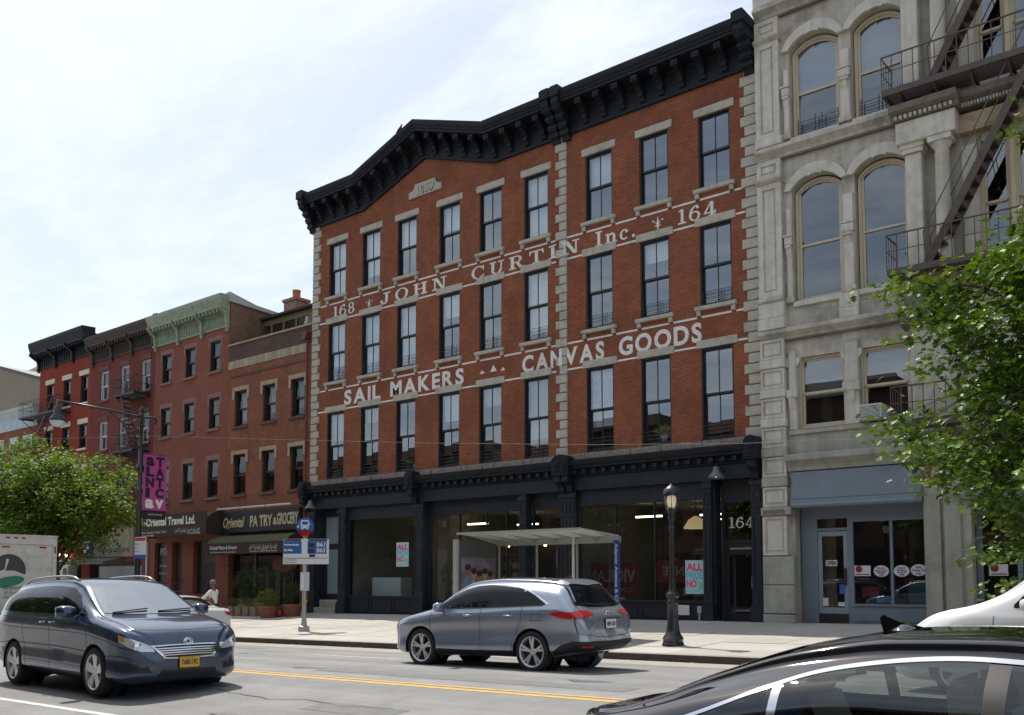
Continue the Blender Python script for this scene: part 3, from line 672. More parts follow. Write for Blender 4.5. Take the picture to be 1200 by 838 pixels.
def shop_window(x0, x1, yy, mull, zb=.95, zt=4.2, panels=3):
    w_ = MB(); b0 = base_z((x0 + x1) / 2) - .15
    w_.box(x0, x1, yy, yy + .12, b0, zb - .08); w_.box(x0, x1, yy - .06, yy + .14, zb - .08, zb); w_.box(x0, x1, yy + .0, yy + .12, zt, 4.78); w_.box(x0, x1, yy - .03, yy + .12, zt, zt + .09)
    w_.box(x0, x0 + .07, yy, yy + .1, zb, zt); w_.box(x1 - .07, x1, yy, yy + .1, zb, zt)
    for k in range(panels):
        a = x0 + (x1 - x0) * k / panels + .08; b = x0 + (x1 - x0) * (k + 1) / panels - .08
        for q in ((a, b, b0 + .22, b0 + .26), (a, b, zb - .2, zb - .16), (a, a + .04, b0 + .26, zb - .2), (b - .04, b, b0 + .26, zb - .2)): w_.box(q[0], q[1], yy - .025, yy, q[2], q[3])
    w_.box(x0, x1, yy - .03, yy + .05, b0, b0 + .16)
    xs = [x0 + .07] + mull + [x1 - .07]
    for m_ in mull: w_.box(m_ - .025, m_ + .025, yy + .01, yy + .09, zb, zt)
    o = w_.build('shop_window', shop_paint, bld)
    for a, b in zip(xs, xs[1:]):
        g = MB(); g.q((a, yy + .05, zb), (b, yy + .05, zb), (b, yy + .05, zt), (a, yy + .05, zt)); g.build('pane', glass_shop, o)
    return o
shop_window(-31.36, -27.12, YF + .12, [], panels=3)
shop_window(-26.62, -21.68, YF + .32, [-25.0, -23.6, -22.6], .8, 4.2, 4)
shop_window(-21.34, -19.78, YF + .32, [], .8, 4.2, 1)
shop_window(-19.12, -14.17, YF + .12, [-17.6, -16.05], panels=4)
# street doors
def street_door(x0, x1, yy, zb, zd, zt, glassm, label=None, num=None):
    d = MB()
    d.box(x0, x0 + .09, yy, yy + .1, zb, zt); d.box(x1 - .09, x1, yy, yy + .1, zb, zt); d.box(x0 + .09, x1 - .09, yy, yy + .1, zd, zd + .12); d.box(x0 + .09, x1 - .09, yy, yy + .1, zt - .08, zt)
    d.box(x0 + .10, x0 + .2, yy + .02, yy + .07, zb + .01, zd - .01); d.box(x1 - .2, x1 - .10, yy + .02, yy + .07, zb + .01, zd - .01); d.box(x0 + .2, x1 - .2, yy + .02, yy + .07, zb + .01, zb + .26); d.box(x0 + .2, x1 - .2, yy + .02, yy + .07, zd - .12, zd - .01)
    d.box(x0, x1, yy, yy + .1, zt, 4.78)
    o = d.build('door', shop_paint, bld)
    g = MB(); g.q((x0 + .2, yy + .045, zb + .26), (x1 - .2, yy + .045, zb + .26), (x1 - .2, yy + .045, zd - .12), (x0 + .2, yy + .045, zd - .12)); g.build('door_pane', glassm, o)
    g = MB(); g.q((x0 + .09, yy + .045, zd + .12), (x1 - .09, yy + .045, zd + .12), (x1 - .09, yy + .045, zt - .08), (x0 + .09, yy + .045, zt - .08)); g.build('transom_pane', glassm, o)
    hd = MB(); hx = x1 - .17; hz = zb + 1.05; hd.tube([(hx, yy + .02, hz), (hx, yy - .05, hz), (hx, yy - .05, hz + .35), (hx, yy + .02, hz + .35)], .014, 8); hd.build('handle', mat('brushed_steel', (.5, .5, .5), .3, 1.0), o)
    return o
frost = mat('frosted_door_glass', (.20, .25, .27), .25, coat=.3)
glass_door = glass_mat('dark_door_glass', (.35, .38, .4), 1.6, .04)
street_door(-33.34, -31.9, YF + .42, .74, 3.1, 4.5, frost)
street_door(-13.72, -12.56, YF + .42, .3, 2.75, 4.15, glass_door)
jam = MB()
for x in (-33.42, -31.9, -13.87, -12.52): jam.box(x - .02, x + .08, YF + .06, YF + .45, .1, 4.78)
jam.build('door_jamb', shop_paint, bld)
st = MB(); st.bev(-33.36, -31.9, YF - .12, YF + .6, walk_z(-32.6, 27) - .1, walk_z(-32.6, 27) + .24, .02); st.build('step', concrete_pad, bld); st = MB(); st.bev(-33.30, -31.96, YF + .14, YF + .6, walk_z(-32.6, 27) + .24, .735, .02); st.build('step', concrete_pad, bld)
st = MB(); st.box(-13.87, -12.5, YF - .02, YF + .6, .1, .30); st.build('step', concrete_pad, bld)
nm = MB(); put_slab(nm, '164', .34, (-13.52, YF + .452, 3.25), .86, gap=.12); nm.build('house_number', mat('pale_gold_number', (.55, .52, .45), .6), bld)
# shop interior
si = MB(); si.box(BX0 + .3, BX1 - .3, YF + 9, YF + 9.1, .2, 4.9); si.box(BX0 + .3, BX1 - .3, YF + .5, YF + 9, .2, .32); si.box(BX0 + .3, BX1 - .3, YF + .5, YF + 9, 4.45, 4.6)
for x in (-33.7, -31.6, -27.0, -19.45, -13.8, -12.3): si.box(x - .08, x + .08, YF + .65, YF + 9, .3, 4.5)
si.build('shop_interior', shop_wall, bld)
lamp_on = mat('fluorescent_tube', (.9, .85, .7), .5, emit=((1, .86, .62), 6.0))
for x, y in ((-18, 30), (-17.0, 33), (-15.6, 30.5), (-24.5, 31), (-22.8, 33.5), (-29.6, 31), (-25.9, 29.4)):
    t = MB(); t.box(x - .55, x + .55, y, y + .08, 3.92, 3.98); tag(t.build('ceiling_light', lamp_on), 'lit strip light inside the shop, %s' % {-18: 'first behind the window with the red banner', -17.0: 'second behind the window with the red banner', -15.6: 'nearest the 164 door', -24.5: 'first behind the bus shelter window', -22.8: 'deepest behind the bus shelter window', -29.6: 'in the window with the white counter', -25.9: 'beside the pilaster left of the shelter'}[x], 'light', 'strip lights in the shops')
c = MB().bev(-31.0, -29.2, 28.2, 28.9, .32, 1.72, .02); tag(c.build('counter', mat('white_counter', (.66, .72, .72), .4)), 'white reception counter inside the left shop window', 'counter')
c = MB().bev(-28.7, -27.3, 28.6, 29.6, .32, 1.62, .02); tag(c.build('crate', mat('plywood', (.38, .25, .12), .7, var=.2, vscale=5)), 'tan plywood display box beside the white counter', 'box')
# posters and the red banner that faces into the shop
def poster(xc, z0, h, w_, label):
    y = YF + .16; p = thing('window_poster', label, 'poster', (xc, y, z0), group='ALL PRIDE posters in the shop windows')
    MB().box(-w_ / 2, w_ / 2, -.006, 0, 0, h).build('sheet', mat('mint_poster_paper', (.42, .58, .62), .6), p, local=True)
    rows = [('ALL', (.75, .04, .12), .70), ('PRIDE', (.12, .5, .62), .45), ('NO', (.78, .05, .2), .20)]
    for s, c_, zz in rows:
        t = MB(); put_text(t, s, h * .30, (-w_ * .44, -.009, h * zz), width=w_ * (.88 if s != 'NO' else .55), bold=.012); t.build('lettering', mat('poster_ink_%s' % s, c_, .6), p, local=True)
    t = MB(); t.box(-w_ * .44, w_ * .3, -.008, -.0065, h * .06, h * .10); t.box(w_ * .2, w_ * .44, -.008, -.0065, h * .13, h * .36); t.build('print', mat('poster_ink_green', (.2, .6, .4), .6), p, local=True)
poster(-28.02, 2.16, 1.0, .72, 'mint poster reading ALL PRIDE NO in the window with the white counter'); poster(-14.60, 1.16, 1.08, .66, 'mint poster reading ALL PRIDE NO beside the 164 door')
ban = MB(); ban.box(-20.6, -17.35, 28.25, 28.27, 1.05, 2.22); bo = ban.build('banner', mat('red_banner_cloth', (.14, .012, .01), .8, var=.2, vscale=2)); tag(bo, 'red banner with mirrored VIGILANTE lettering hanging inside the shop', 'banner')
t = MB(); put_text(t, 'VIGILANTE', .62, (-17.5, 28.24, 1.55), ux=(-1, 0, 0), width=2.6, bold=.012); put_text(t, 'COFFEE ROASTERS', .2, (-17.6, 28.24, 1.2), ux=(-1, 0, 0), width=2.3); t.build('mirrored_lettering', mat('banner_pale_print', (.24, .20, .185), .8), bo)
ban = MB(); ban.box(-16.9, -15.1, 28.6, 28.62, 1.5, 2.3); bo2 = ban.build('banner', MATS['red_banner_cloth']); tag(bo2, 'smaller red banner with mirrored LANTE lettering inside, beside the poster', 'banner')
t = MB(); put_text(t, 'LANTE', .42, (-15.25, 28.59, 1.78), ux=(-1, 0, 0), width=1.35, bold=.01); t.build('mirrored_lettering', MATS['banner_pale_print'], bo2)
mb = MB().box(-15.15, -14.75, YF + .05, YF + .075, .48, .8); mb.build('notice_plate', mat('white_enamel_plate', (.6, .6, .58), .5), bld); mb = MB().box(-14.45, -14.3, YF + .02, YF + .075, .55, .78).box(-14.42, -14.36, YF + .04, YF + .07, .33, .55); mb.build('meter_box', mat('grey_meter_metal', (.4, .4, .4), .5), bld)
# gooseneck wall lamps
lamp_green = mat('verdigris_enamel', (.10, .14, .145), .45)
def goose(x, lit, label):
    g = thing('wall_lamp', label, 'lamp', (x, YF - .06, 4.95))
    MB().tube([(0, 0, .1), (0, -.25, .28), (0, -.42, .25), (0, -.45, .12)], .018, 8).lathe([(0, 0), (.07, 0), (.06, -.03), (0, -.03)], (0, 0, .1), 10, 'y').build('arm', shop_paint, g, local=True, smooth=True)
    MB().lathe([(0, .2), (.085, .19), (.1, .08), (.12, .04), (.26, -.14), (.27, -.16), (.25, -.15), (.1, .03), (0, .05)], (0, -.45, -.02), 18).build('shade', lamp_green, g, local=True, smooth=True)
    MB().lathe([(0, -.16), (.05, -.14), (.07, -.09), (.05, -.03), (0, 0)], (0, -.45, 0), 12).build('bulb', mat('lit_bulb', (1, .8, .5), .5, emit=((1, .62, .22), 6)) if lit else mat('unlit_bulb', (.6, .6, .58), .3), g, local=True, smooth=True)
goose(-33.2, False, 'grey-green gooseneck wall lamp above the frosted door'); goose(-13.45, True, 'lit gooseneck wall lamp above the 164 door')

# fittings seen dimly through the shop glass
bulb_m = mat('warm_pendant_bulb', (1, .8, .5), .5, emit=((1, .66, .28), 14)); blk = mat('black_pendant_shade', (.01, .01, .01), .5)
for x, y, z in ((-25.9, 29.0, 3.0), (-25.3, 30.2, 3.1), (-24.2, 29.4, 3.0), (-23.3, 30.6, 3.1), (-22.4, 29.5, 3.0), (-21.0, 29.6, 3.1)):
    p = thing('pendant_lamp', 'small warm pendant bulb in the cafe, %s counting from the white counter side' % {-25.9: 'first', -25.3: 'second', -24.2: 'third', -23.3: 'fourth', -22.4: 'fifth', -21.0: 'sixth'}[x], 'lamp', (x, y, z), group='cafe pendant bulbs'); MB().lathe([(0, -.07), (.05, -.05), (.06, 0), (.03, .05), (0, .06)], n=10).build('bulb', bulb_m, p, local=True, smooth=True); MB().tube([(0, 0, .05), (0, 0, 4.45 - z)], .008, 5).lathe([(.04, .04), (.05, .1), (.02, .16)], n=8).build('flex', blk, p, local=True)
pend = thing('pendant_lamp', 'broad beige pendant lampshade inside the window beside the 164 door', 'lamp', (-15.3, 28.6, 3.35)); MB().lathe([(.42, 0), (.40, .06), (.25, .3), (.06, .42), (0, .43)], n=20).build('shade', mat('glowing_beige_shade', (.55, .42, .25), .8, emit=((1, .7, .35), .35)), pend, local=True, smooth=True); MB().tube([(0, 0, .42), (0, 0, 1.1)], .01, 5).build('flex', blk, pend, local=True)
random.seed(21)
for xa, xb, y, lb in ((-26.3, -24.4, 31.5, 'dark shelving of packed goods in the cafe behind the bus shelter'), (-18.8, -16.4, 32.5, 'dark shelving of packed goods behind the red banner'), (-30.8, -28.6, 33.0, 'dark shelving of packed goods behind the white counter')):
    sv = thing('shelving', lb, 'shelves', ((xa + xb) / 2, y, .32)); q = MB()
    for k in range(5): q.box(xa, xb, y, y + .4, .4 + k * .55, .44 + k * .55)
    q.box(xa - .05, xa, y, y + .4, .32, 2.8); q.box(xb, xb + .05, y, y + .4, .32, 2.8); q.build('frame', mat('dark_shelf_wood', (.10, .065, .04), .7), sv)
    for k in range(4):
        x = xa + .05
        while x < xb - .2:
            w_ = random.uniform(.1, .28); MB().box(x, x + w_, y + .02, y + .3, .441 + k * .55, .44 + k * .55 + random.uniform(.15, .4)).build('packet', random.choice([mat('packet_%d' % i, c_, .6) for i, c_ in enumerate([(.45, .4, .3), (.3, .08, .05), (.1, .16, .2), (.35, .28, .1), (.5, .5, .48), (.08, .12, .06)])]), sv); x += w_ + random.uniform(.01, .08)
# pigeon on the pediment
bp0 = on_y(468, 152, YF - .7); pg = thing('pigeon', 'small dark bird perched on the sloping pediment', 'bird', (bp0.x, YF - .7, path_z(bp0.x) + 1.36)); dark_f = mat('dark_feather', (.05, .05, .055), .7)
MB().tube([(-.20, 0, .07), (-.10, 0, .12), (0, 0, .17), (.08, 0, .22), (.11, 0, .28), (.125, 0, .32), (.15, 0, .33), (.185, 0, .325)], [.012, .04, .062, .058, .032, .034, .026, .006], 10).tube([(0, .02, .13), (.0, .02, .0)], .006, 5).tube([(0, -.02, .13), (.0, -.02, .0)], .006, 5).build('body', dark_f, pg, local=True, smooth=True)
# ================================================================== the row of older houses
def shell(b, x0, x1, ztop, holes, wm, depth=11, zbot=-1.0, parapet=None, y=YF, back=None):
    m = MB(); wall_holes(m, x0, x1, zbot, ztop, holes, y, y + .3)
    zb = ztop if back is None else back
    for x in (x0, x1): m.q((x, y, zbot), (x, y + depth, zbot), (x, y + depth, zb), (x, y, ztop))
    m.q((x0, y + depth, zbot), (x1, y + depth, zbot), (x1, y + depth, zb), (x0, y + depth, zb))
    m.build('wall', wm, b)
    r_ = MB(); r_.q((x0, y, ztop - .25), (x1, y, ztop - .25), (x1, y + depth, zb - .25), (x0, y + depth, zb - .25)); r_.build('roof', MATS['tar_roof'], b)
    i_ = MB(); i_.box(x0 + .3, x1 - .3, y + 4, y + 4.1, zbot, ztop - .6)
    for z in (4.9, 8.5, 11.5, 14.2):
        if z < ztop - .6: i_.box(x0 + .3, x1 - .3, y + .4, y + 4, z, z + .1)
    i_.build('rooms', room_m, b)
def eared(win, w2, h, m, t=.2, ear=.16, drop=.42, proud=.05):
    l = MB(); l.bev(-w2 - ear, w2 + ear, -proud, .06, h, h + t, .012); l.bev(-w2 - ear, -w2 - .0, -proud, .06, h - drop, h - .002, .012); l.bev(w2 + .0, w2 + ear, -proud, .06, h - drop, h - .002, .012); return part_at(l, 'lintel', m, win)
def flat_lintel(win, w2, h, m, t=.28, ex=.12): return part_at(MB().bev(-w2 - ex, w2 + ex, -.05, .06, h, h + t, .012), 'lintel', m, win)
def sill(win, w2, m, t=.12, ex=.1): return part_at(MB().bev(-w2 - ex, w2 + ex, -.1, .08, -t, 0, .012), 'sill', m, win)
def fancy_cornice(b, x0, x1, z0, z1, m, prot=.55, nb=4, dent=.3, frieze=.45, name='cornice', big=.75, dl=.16):
    h = z1 - z0; f = z0 + h * frieze
    p = [(0, z0), (.07, z0), (.07, z0 + .06), (.04, z0 + .08), (.04, f), (.12, f + .03), (.12, f + .10), (prot * .8, f + .2), (prot * .8, f + .30), (prot, z1 - .2), (prot, z1 - .02), (prot - .05, z1), (-.1, z1 + .02), (-.1, z0)]
    MB().prism([(YF - d, z) for d, z in p], 0, x0, x1).build(name, m, b)
    n = int((x1 - x0) / dent); d0 = None; lx, ly, lz = b.location
    for i in range(n):
        x = x0 + (i + .5) * (x1 - x0) / n
        if d0 is None: d0 = MB().box(-.055, .055, YF - prot * .74, YF - .1, f + .02, f + .19).build('modillion', m, b, local=True); d0.location = (x - lx, -ly, -lz)
        else: link_copy(d0, b, (x - lx, -ly, -lz))
    q0 = None; step = dl
    for i in range(int((x1 - x0 - .3) / step)):
        x = x0 + .2 + i * step
        if q0 is None: q0 = MB().box(-.03, .03, YF - .075, YF - .03, z0 + .12, f - .06).build('frieze_rib', m, b, local=True); q0.location = (x - lx, -ly, -lz)
        else: link_copy(q0, b, (x - lx, -ly, -lz))
    k0 = None
    for i in range(nb):
        x = x0 + .12 + i * (x1 - x0 - .24) / (nb - 1)
        if k0 is None:
            c = MB(); c.prism([(YF - .02, z0 - big * .32), (YF - .10, z0 - big * .32), (YF - .14, z0 - big * .1), (YF - .13, z0 + .1), (YF - .2, f - .15), (YF - prot * .7, f + .05), (YF - prot * .92, f + .16), (YF - prot * .92, f + .3), (YF - .02, f + .3)], 0, -.1, .1); c.box(-.13, .13, YF - .17, YF, z0 - .06, z0 + .08)
            k0 = c.build('bracket', m, b, local=True); k0.location = (x - lx, -ly, -lz)
        else: link_copy(k0, b, (x - lx, -ly, -lz))
brick_orange = brick_mat('orange_red_brick', (.31, .118, .062), (.24, .082, .046), (.13, .075, .055), .015, .22, ((.14, .07, .05), .7))
brick_side = brick_mat('mottled_party_brick', (.22, .12, .075), (.15, .075, .05), (.2, .17, .14), .016, .25, ((.1, .08, .07), .6))
brick_sooty = brick_mat('sooty_parapet_brick', (.13, .08, .065), (.10, .06, .05), (.09, .07, .06), .014, .25, ((.06, .05, .045), .6))
paint_brown = brick_mat('brown_red_painted_brick', (.27, .095, .064), (.245, .085, .058), (.20, .072, .052), .010, .12, ((.17, .075, .06), .4))
paint_dark = brick_mat('dark_red_painted_brick', (.195, .050, .04), (.18, .046, .038), (.15, .042, .036), .010, .12, ((.10, .03, .028), .4))
paint_red = brick_mat('bright_red_painted_brick', (.275, .050, .03), (.255, .046, .029), (.21, .042, .03), .010, .1, ((.17, .035, .025), .4))
tan_stone = mat('peeling_tan_stone', (.40, .30, .20), .9, var=.2, vscale=8, bump=.4, bscale=30, dirt=(.2, .13, .09), dscale=4, damt=.8)
pink_stone = mat('painted_pink_brown_stone', (.24, .125, .105), .85, var=.08, vscale=6)
brown_stone = mat('dark_brownstone', (.12, .062, .05), .9, var=.15, vscale=6)
cream_paint = mat('cream_painted_stone', (.60, .55, .43), .8, var=.08, vscale=6)
green_iron = mat('sage_green_cornice_paint', (.26, .31, .22), .65, var=.14, vscale=5, dirt=(.12, .13, .09), dscale=3, damt=.6)
dark_brown_iron = mat('brown_black_cornice_paint', (.045, .03, .026), .7, var=.2, vscale=5)
frame_white = mat('white_window_paint', (.55, .55, .53), .5)
frame_brown = mat('dark_brown_window_paint', (.03, .022, .018), .5)
frame_dark = mat('charcoal_window_paint', (.022, .022, .022), .5)
glass_dim = glass_mat('dusty_sash_glass', (.62, .66, .68), 1.65, .03, .03, 1.0)
maroon = mat('maroon_pipe_paint', (.12, .025, .022), .5)
brown_awn = mat('dark_brown_awning_cloth', (.035, .021, .014), .85, var=.12, vscale=4)
olive_awn = mat('faded_olive_awning_cloth', (.095, .088, .042), .85, var=.22, vscale=3, dirt=(.05, .045, .025), dscale=1.5, damt=.6)
awn_white = mat('white_awning_print', (.68, .67, .62), .8)
gold_ink = mat('gold_sign_paint', (.50, .43, .27), .6, var=.15, vscale=10)

# --- three-storey brick house with the pastry shop
h5 = thing('brick_row_house', 'brick house with tan eared lintels, cream parapet band and pastry shop, beside the quoins', 'house', (-37, YF, .1), group='row houses')
w5 = [(-39.32, .52), (-37.03, .50), (-34.87, .49)]; r5 = [(5.77, 7.77), (9.16, 10.95)]
GF5 = (-40.1, -34.5, .3, 3.9)
shell(h5, -40.4, -33.87, 13.3, [(c - w, c + w, a, b) for c, w in w5 for a, b in r5] + [GF5], brick_orange, 12)
for k, (c, wv) in enumerate(w5):
    for j, (a, b) in enumerate(r5):
        o = sash_window(h5, c, a, b, wv, YF, frame=frame_brown, glass=glass_dim, recess=.16, muntin=False); eared(o, wv, b - a, tan_stone); sill(o, wv, brown_stone)
        if j: part_at(MB().q((-wv + .1, .42, .5 if k else .35), (wv - .1, .42, .5 if k else .35), (wv - .1, .42, b - a - .1), (-wv + .1, .42, b - a - .1)), 'blind', blind_g if k == 2 else blind_m, o)
MB().bev(-40.4, -34.2, YF - .04, YF + .02, 12.1, 12.5, .01).build('cream_band', mat('stained_cream_band', (.36, .30, .21), .9, streak=.3, var=.12), h5)
MB().box(-40.4, -33.9, YF - .012, YF + .02, 12.5, 13.3).build('parapet', brick_sooty, h5); MB().box(-40.4, -33.9, YF - .07, YF + .35, 13.3, 13.38).build('coping', tan_stone, h5)
MB().box(-40.2, -34.2, YF - .045, YF, 11.68, 11.76).build('string_course', brown_stone, h5)
dp = MB(); dp.tube([(-34.12, YF - .1, 12.6), (-34.12, YF - .1, 12.3), (-34.12, YF - .09, 12.0), (-34.12, YF - .09, 3.6)], .05, 8); dp.prism([(-34.32, 12.95), (-33.92, 12.95), (-33.97, 12.75), (-34.06, 12.6), (-34.18, 12.6), (-34.27, 12.75)], 1, YF - .3, YF); dp.build('downpipe', maroon, h5, auto=40)
cl = MB(); wall_holes(cl, -41.6, -33.9, 13.2, 15.02, [(-40.62, -39.74, 14.3, 14.72), (-39.62, -38.74, 14.3, 14.72), (-38.62, -37.74, 14.3, 14.72), (-37.62, -36.74, 14.3, 14.72)], 29.0, 29.15)
cl.q((-41.6, 29, 13.2), (-41.6, 35, 13.2), (-41.6, 35, 15), (-41.6, 29, 15)); cl.build('rooftop_studio_wall', mat('tan_clapboard', (.22, .165, .10), .85, streak=.2, var=.15), h5)
MB().prism([(28.75, 15.02), (28.75, 15.14), (36, 15.6), (36, 15.4)], 0, -41.75, -33.9).build('studio_roof', mat('tar_edge', (.03, .028, .026), .8), h5)
for x in (-40.62, -39.62, -38.62, -37.62):
    o = MB().box(x, x + .04, 29.02, 29.08, 14.3, 14.72).box(x + .84, x + .88, 29.02, 29.08, 14.3, 14.72).build('studio_window', frame_dark, h5); MB().q((x, 29.05, 14.3), (x + .88, 29.05, 14.3), (x + .88, 29.05, 14.72), (x, 29.05, 14.72)).build('pane', glass_up, o)
ch = MB().box(-41.9, -40.85, 31.4, 32.3, 15.1, 16.98).box(-41.97, -40.78, 31.33, 32.37, 16.86, 17.02).build('chimney', brick_mat('chimney_brick', (.36, .2, .15), (.3, .15, .11), (.3, .25, .2), .016), h5)
MB().lathe([(0.22, 17.0), (.24, 17.06), (.21, 17.14), (.22, 17.5), (.25, 17.55), (.22, 17.55), (.0, 17.4)], (-41.38, 31.85, 0), 14).build('chimney_pot', mat('terracotta', (.45, .14, .06), .8), ch, smooth=True)
# shop below: dark window wall, black fascia, tube lights, awning
sh = MB(); 
for x in (-40.1, -38.3, -36.4, -35.45, -34.58): sh.box(x, x + .08, YF + .3, YF + .4, .1, 3.9)
sh.box(-40.1, -34.5, YF + .3, YF + .4, 3.3, 3.9); sh.box(-40.1, -36.4, YF + .28, YF + .42, .1, .75)
o = sh.build('shop_window', frame_dark, h5)
for a, b in ((-40.02, -38.3), (-38.22, -36.4), (-36.32, -35.45), (-35.37, -34.58)): MB().q((a, YF + .35, .75), (b, YF + .35, .75), (b, YF + .35, 3.3), (a, YF + .35, 3.3)).build('pane', glass_shop, o)
MB().bev(-40.6, -34.35, YF - .22, YF - .01, 3.9, 4.93, .02).build('fascia_board', mat('black_fascia', (.014, .014, .015), .6), h5)
t = MB(); yy = YF - .235
put_text(t, 'Oriental', .66, (-40.25, yy, 4.18), width=1.75, bold=.02, shear=.25); t.q((-40.0, yy, 4.10), (-38.7, yy, 4.28), (-38.65, yy, 4.31), (-39.9, yy, 4.15)); put_text(t, 'PA TRY', .72, (-38.05, yy, 4.16), width=1.75, bold=.025); put_text(t, '&', .45, (-36.25, yy, 4.2), bold=.015); put_text(t, 'GROCERY', .72, (-35.95, yy, 4.2), width=1.55, bold=.025); t.build('fascia_lettering', gold_ink, h5)
for a, b in ((-40.5, -38.6), (-38.5, -36.6), (-36.5, -34.7)): MB().tube([(a, YF - .42, 5.08), (b, YF - .42, 5.08)], .05, 8).bar((a + .4, YF - .42, 5.08), (a + .4, YF, 5.08), .03).bar((b - .4, YF - .42, 5.08), (b - .4, YF, 5.08), .03).build('tube_light', mat('grey_tube_housing', (.5, .5, .48), .5), h5)
def awning(name, label, x0, x1, zt, zb, prot, zv, mt, mv, lines, ribs=8):
    a = thing(name, label, 'awning', ((x0 + x1) / 2, YF, zb)); prof = []
    for i in range(9):
        q = i / 8 * math.pi / 2; prof.append((YF - .02 - prot * math.sin(q), zv + (zt - zv) * math.cos(q)))
    m = MB(); n = len(prof); xs = [x0 + (x1 - x0) * i / (ribs * 2) for i in range(ribs * 2 + 1)]
    for i, x in enumerate(xs):
        dp_ = 0 if i % 2 == 0 else .035
        for (y, z) in prof: m.v.append((x, y + dp_ * (YF - y) / prot, z - dp_))
    for i in range(len(xs) - 1):
        for j in range(n - 1): m.f.append((i * n + j, (i + 1) * n + j, (i + 1) * n + j + 1, i * n + j + 1)); m.m.append(0)
    m.build('canopy', mt, a)
    for x in (x0, x1): e = MB(); e.q(*([(x, y, z) for y, z in prof] + [(x, prof[-1][0], zb), (x, YF - .02, zb)])); e.build('end_panel', mv, a)
    yv = prof[-1][0]; MB().box(x0, x1, yv - .004, yv + .008, zb, zv).build('valance', mv, a)
    for r_ in range(1, ribs): pass
    t = MB()
    for s_, sz, fx, fz, wd, kw in lines: put_text(t, s_, sz, (x0 + (x1 - x0) * fx, yv - .008, zb + fz), width=wd * (x1 - x0), **kw)
    t.build('lettering', awn_white, a)
AR1 = 'شركة الشرقية للسفر والسياحة'; AR2 = 'شركة الشرقية للحلويات والبقالة'
awning('pastry_awning', 'olive and brown rounded awning lettered Oriental Pastry & Grocery', -40.35, -34.15, 3.78, 2.83, 1.0, 3.36, olive_awn, brown_awn,
       [('Oriental Pastry & Grocery', .24, .035, .24, .36, dict(shear=.25, bold=.004)), ('Fine Middle Eastern Foods & Sweets Since', .11, .045, .07, .33, {}), (AR2, .26, .55, .24, .34, {}), ('Pastries Coffee Bulk Foods', .11, .56, .07, .33, {})])
awning('travel_awning', 'dark brown rounded awning lettered Oriental Travel Ltd.', -46.72, -40.46, 5.06, 3.83, 1.0, 4.45, olive_awn, brown_awn,
       [('Tours - Domestic & Foreign - Tickets', .15, .05, .2, .38, {}), ('Tel 718 000', .13, .06, .04, .18, {}), (AR1, .24, .56, .22, .36, {}), ('Tel 718 000 0000', .13, .74, .06, .18, {})])
t = MB(); put_text(t, 'Oriental Travel Ltd.', .56, (-46.0, 25.975, 4.42), width=4.6, bold=.02); bpy_t = t
aw2 = bpy.data.objects['travel_awning']
hd = MB(); hd.box(-46.71, -40.47, 25.955, 25.985, 3.84, 4.98).build('front_panel', brown_awn, aw2)
t2 = MB(); t2.v = [(v[0], 25.948, v[2]) for v in bpy_t.v]; t2.f = bpy_t.f; t2.m = bpy_t.m; t2.build('headline', awn_white, aw2)
l2 = [c for c in aw2.children if c.name.startswith('lettering')][0]; l2.location.y -= .03
# hanging goods and signs in the pastry shop window
for k, (x, z0, z1, c) in enumerate([(-39.6, .8, 2.6, (.12, .10, .08)), (-38.9, .8, 2.9, (.3, .3, .33)), (-37.9, .8, 2.2, (.18, .1, .06)), (-37.1, .9, 2.5, (.25, .25, .2)), (-36.7, .8, 1.9, (.3, .12, .06))]):
    MB().lathe([(.02, z0), (.16, z0 + .02), (.1, z0 + (z1 - z0) * .5), (.13, z0 + (z1 - z0) * .7), (.02, z1)], (x, YF + .75, 0), 10).build('shop_ware', mat('ware_%d' % k, c, .5), h5, smooth=True)
# --- brown-red house with the sage cornice
h4 = thing('painted_row_house', 'brown-red house with sage green bracketed cornice above the travel awning', 'house', (-43.9, YF, .1), group='row houses')
w4 = [(-46.18, .46), (-43.90, .46), (-41.62, .46)]; r4 = [(5.76, 7.68), (9.27, 10.86), (12.23, 13.80)]
shell(h4, -47.4, -40.42, 15.6, [(c - w, c + w, a, b) for c, w in w4 for a, b in r4] + [(-46.9, -45.7, .1, 3.6), (-45.2, -44.2, .1, 3.6), (-43.2, -41.2, .9, 3.6)], paint_brown, 10, back=15.1)
for c, wv in w4:
    for a, b in r4:
        o = sash_window(h4, c, a, b, wv, YF, frame=frame_dark, glass=glass_dim, recess=.12, muntin=False); eared(o, wv, b - a, pink_stone, .24, .17, .38, .015); sill(o, wv, pink_stone)
fancy_cornice(h4, -47.4, -40.42, 14.35, 15.95, green_iron, .62, 4, .31)
MB().box(-40.44, -40.38, YF + .02, YF + 9.9, 13.2, 15.62).build('party_wall', brick_side, h4); MB().prism([(YF - .1, 15.62), (YF + 10, 15.12), (YF + 10, 15.22), (YF + 1.5, 15.75), (YF - .1, 16.1)], 0, -40.66, -40.3).build('coping', mat('pale_flashing', (.4, .42, .38), .6), h4)
MB().box(-46.9, -45.7, YF + .2, YF + .3, .1, 3.6).build('menu_board', mat('black_board', (.012, .011, .01), .4), h4)
t = MB(); put_text(t, 'PITA', .5, (-46.65, YF + .19, 2.95), width=.8, bold=.01); put_text(t, 'Sweets', .25, (-46.7, YF + .19, 2.3), width=.9); put_text(t, 'Hummus', .24, (-46.7, YF + .19, 1.9), width=.9); t.build('board_lettering', gold_ink, h4)
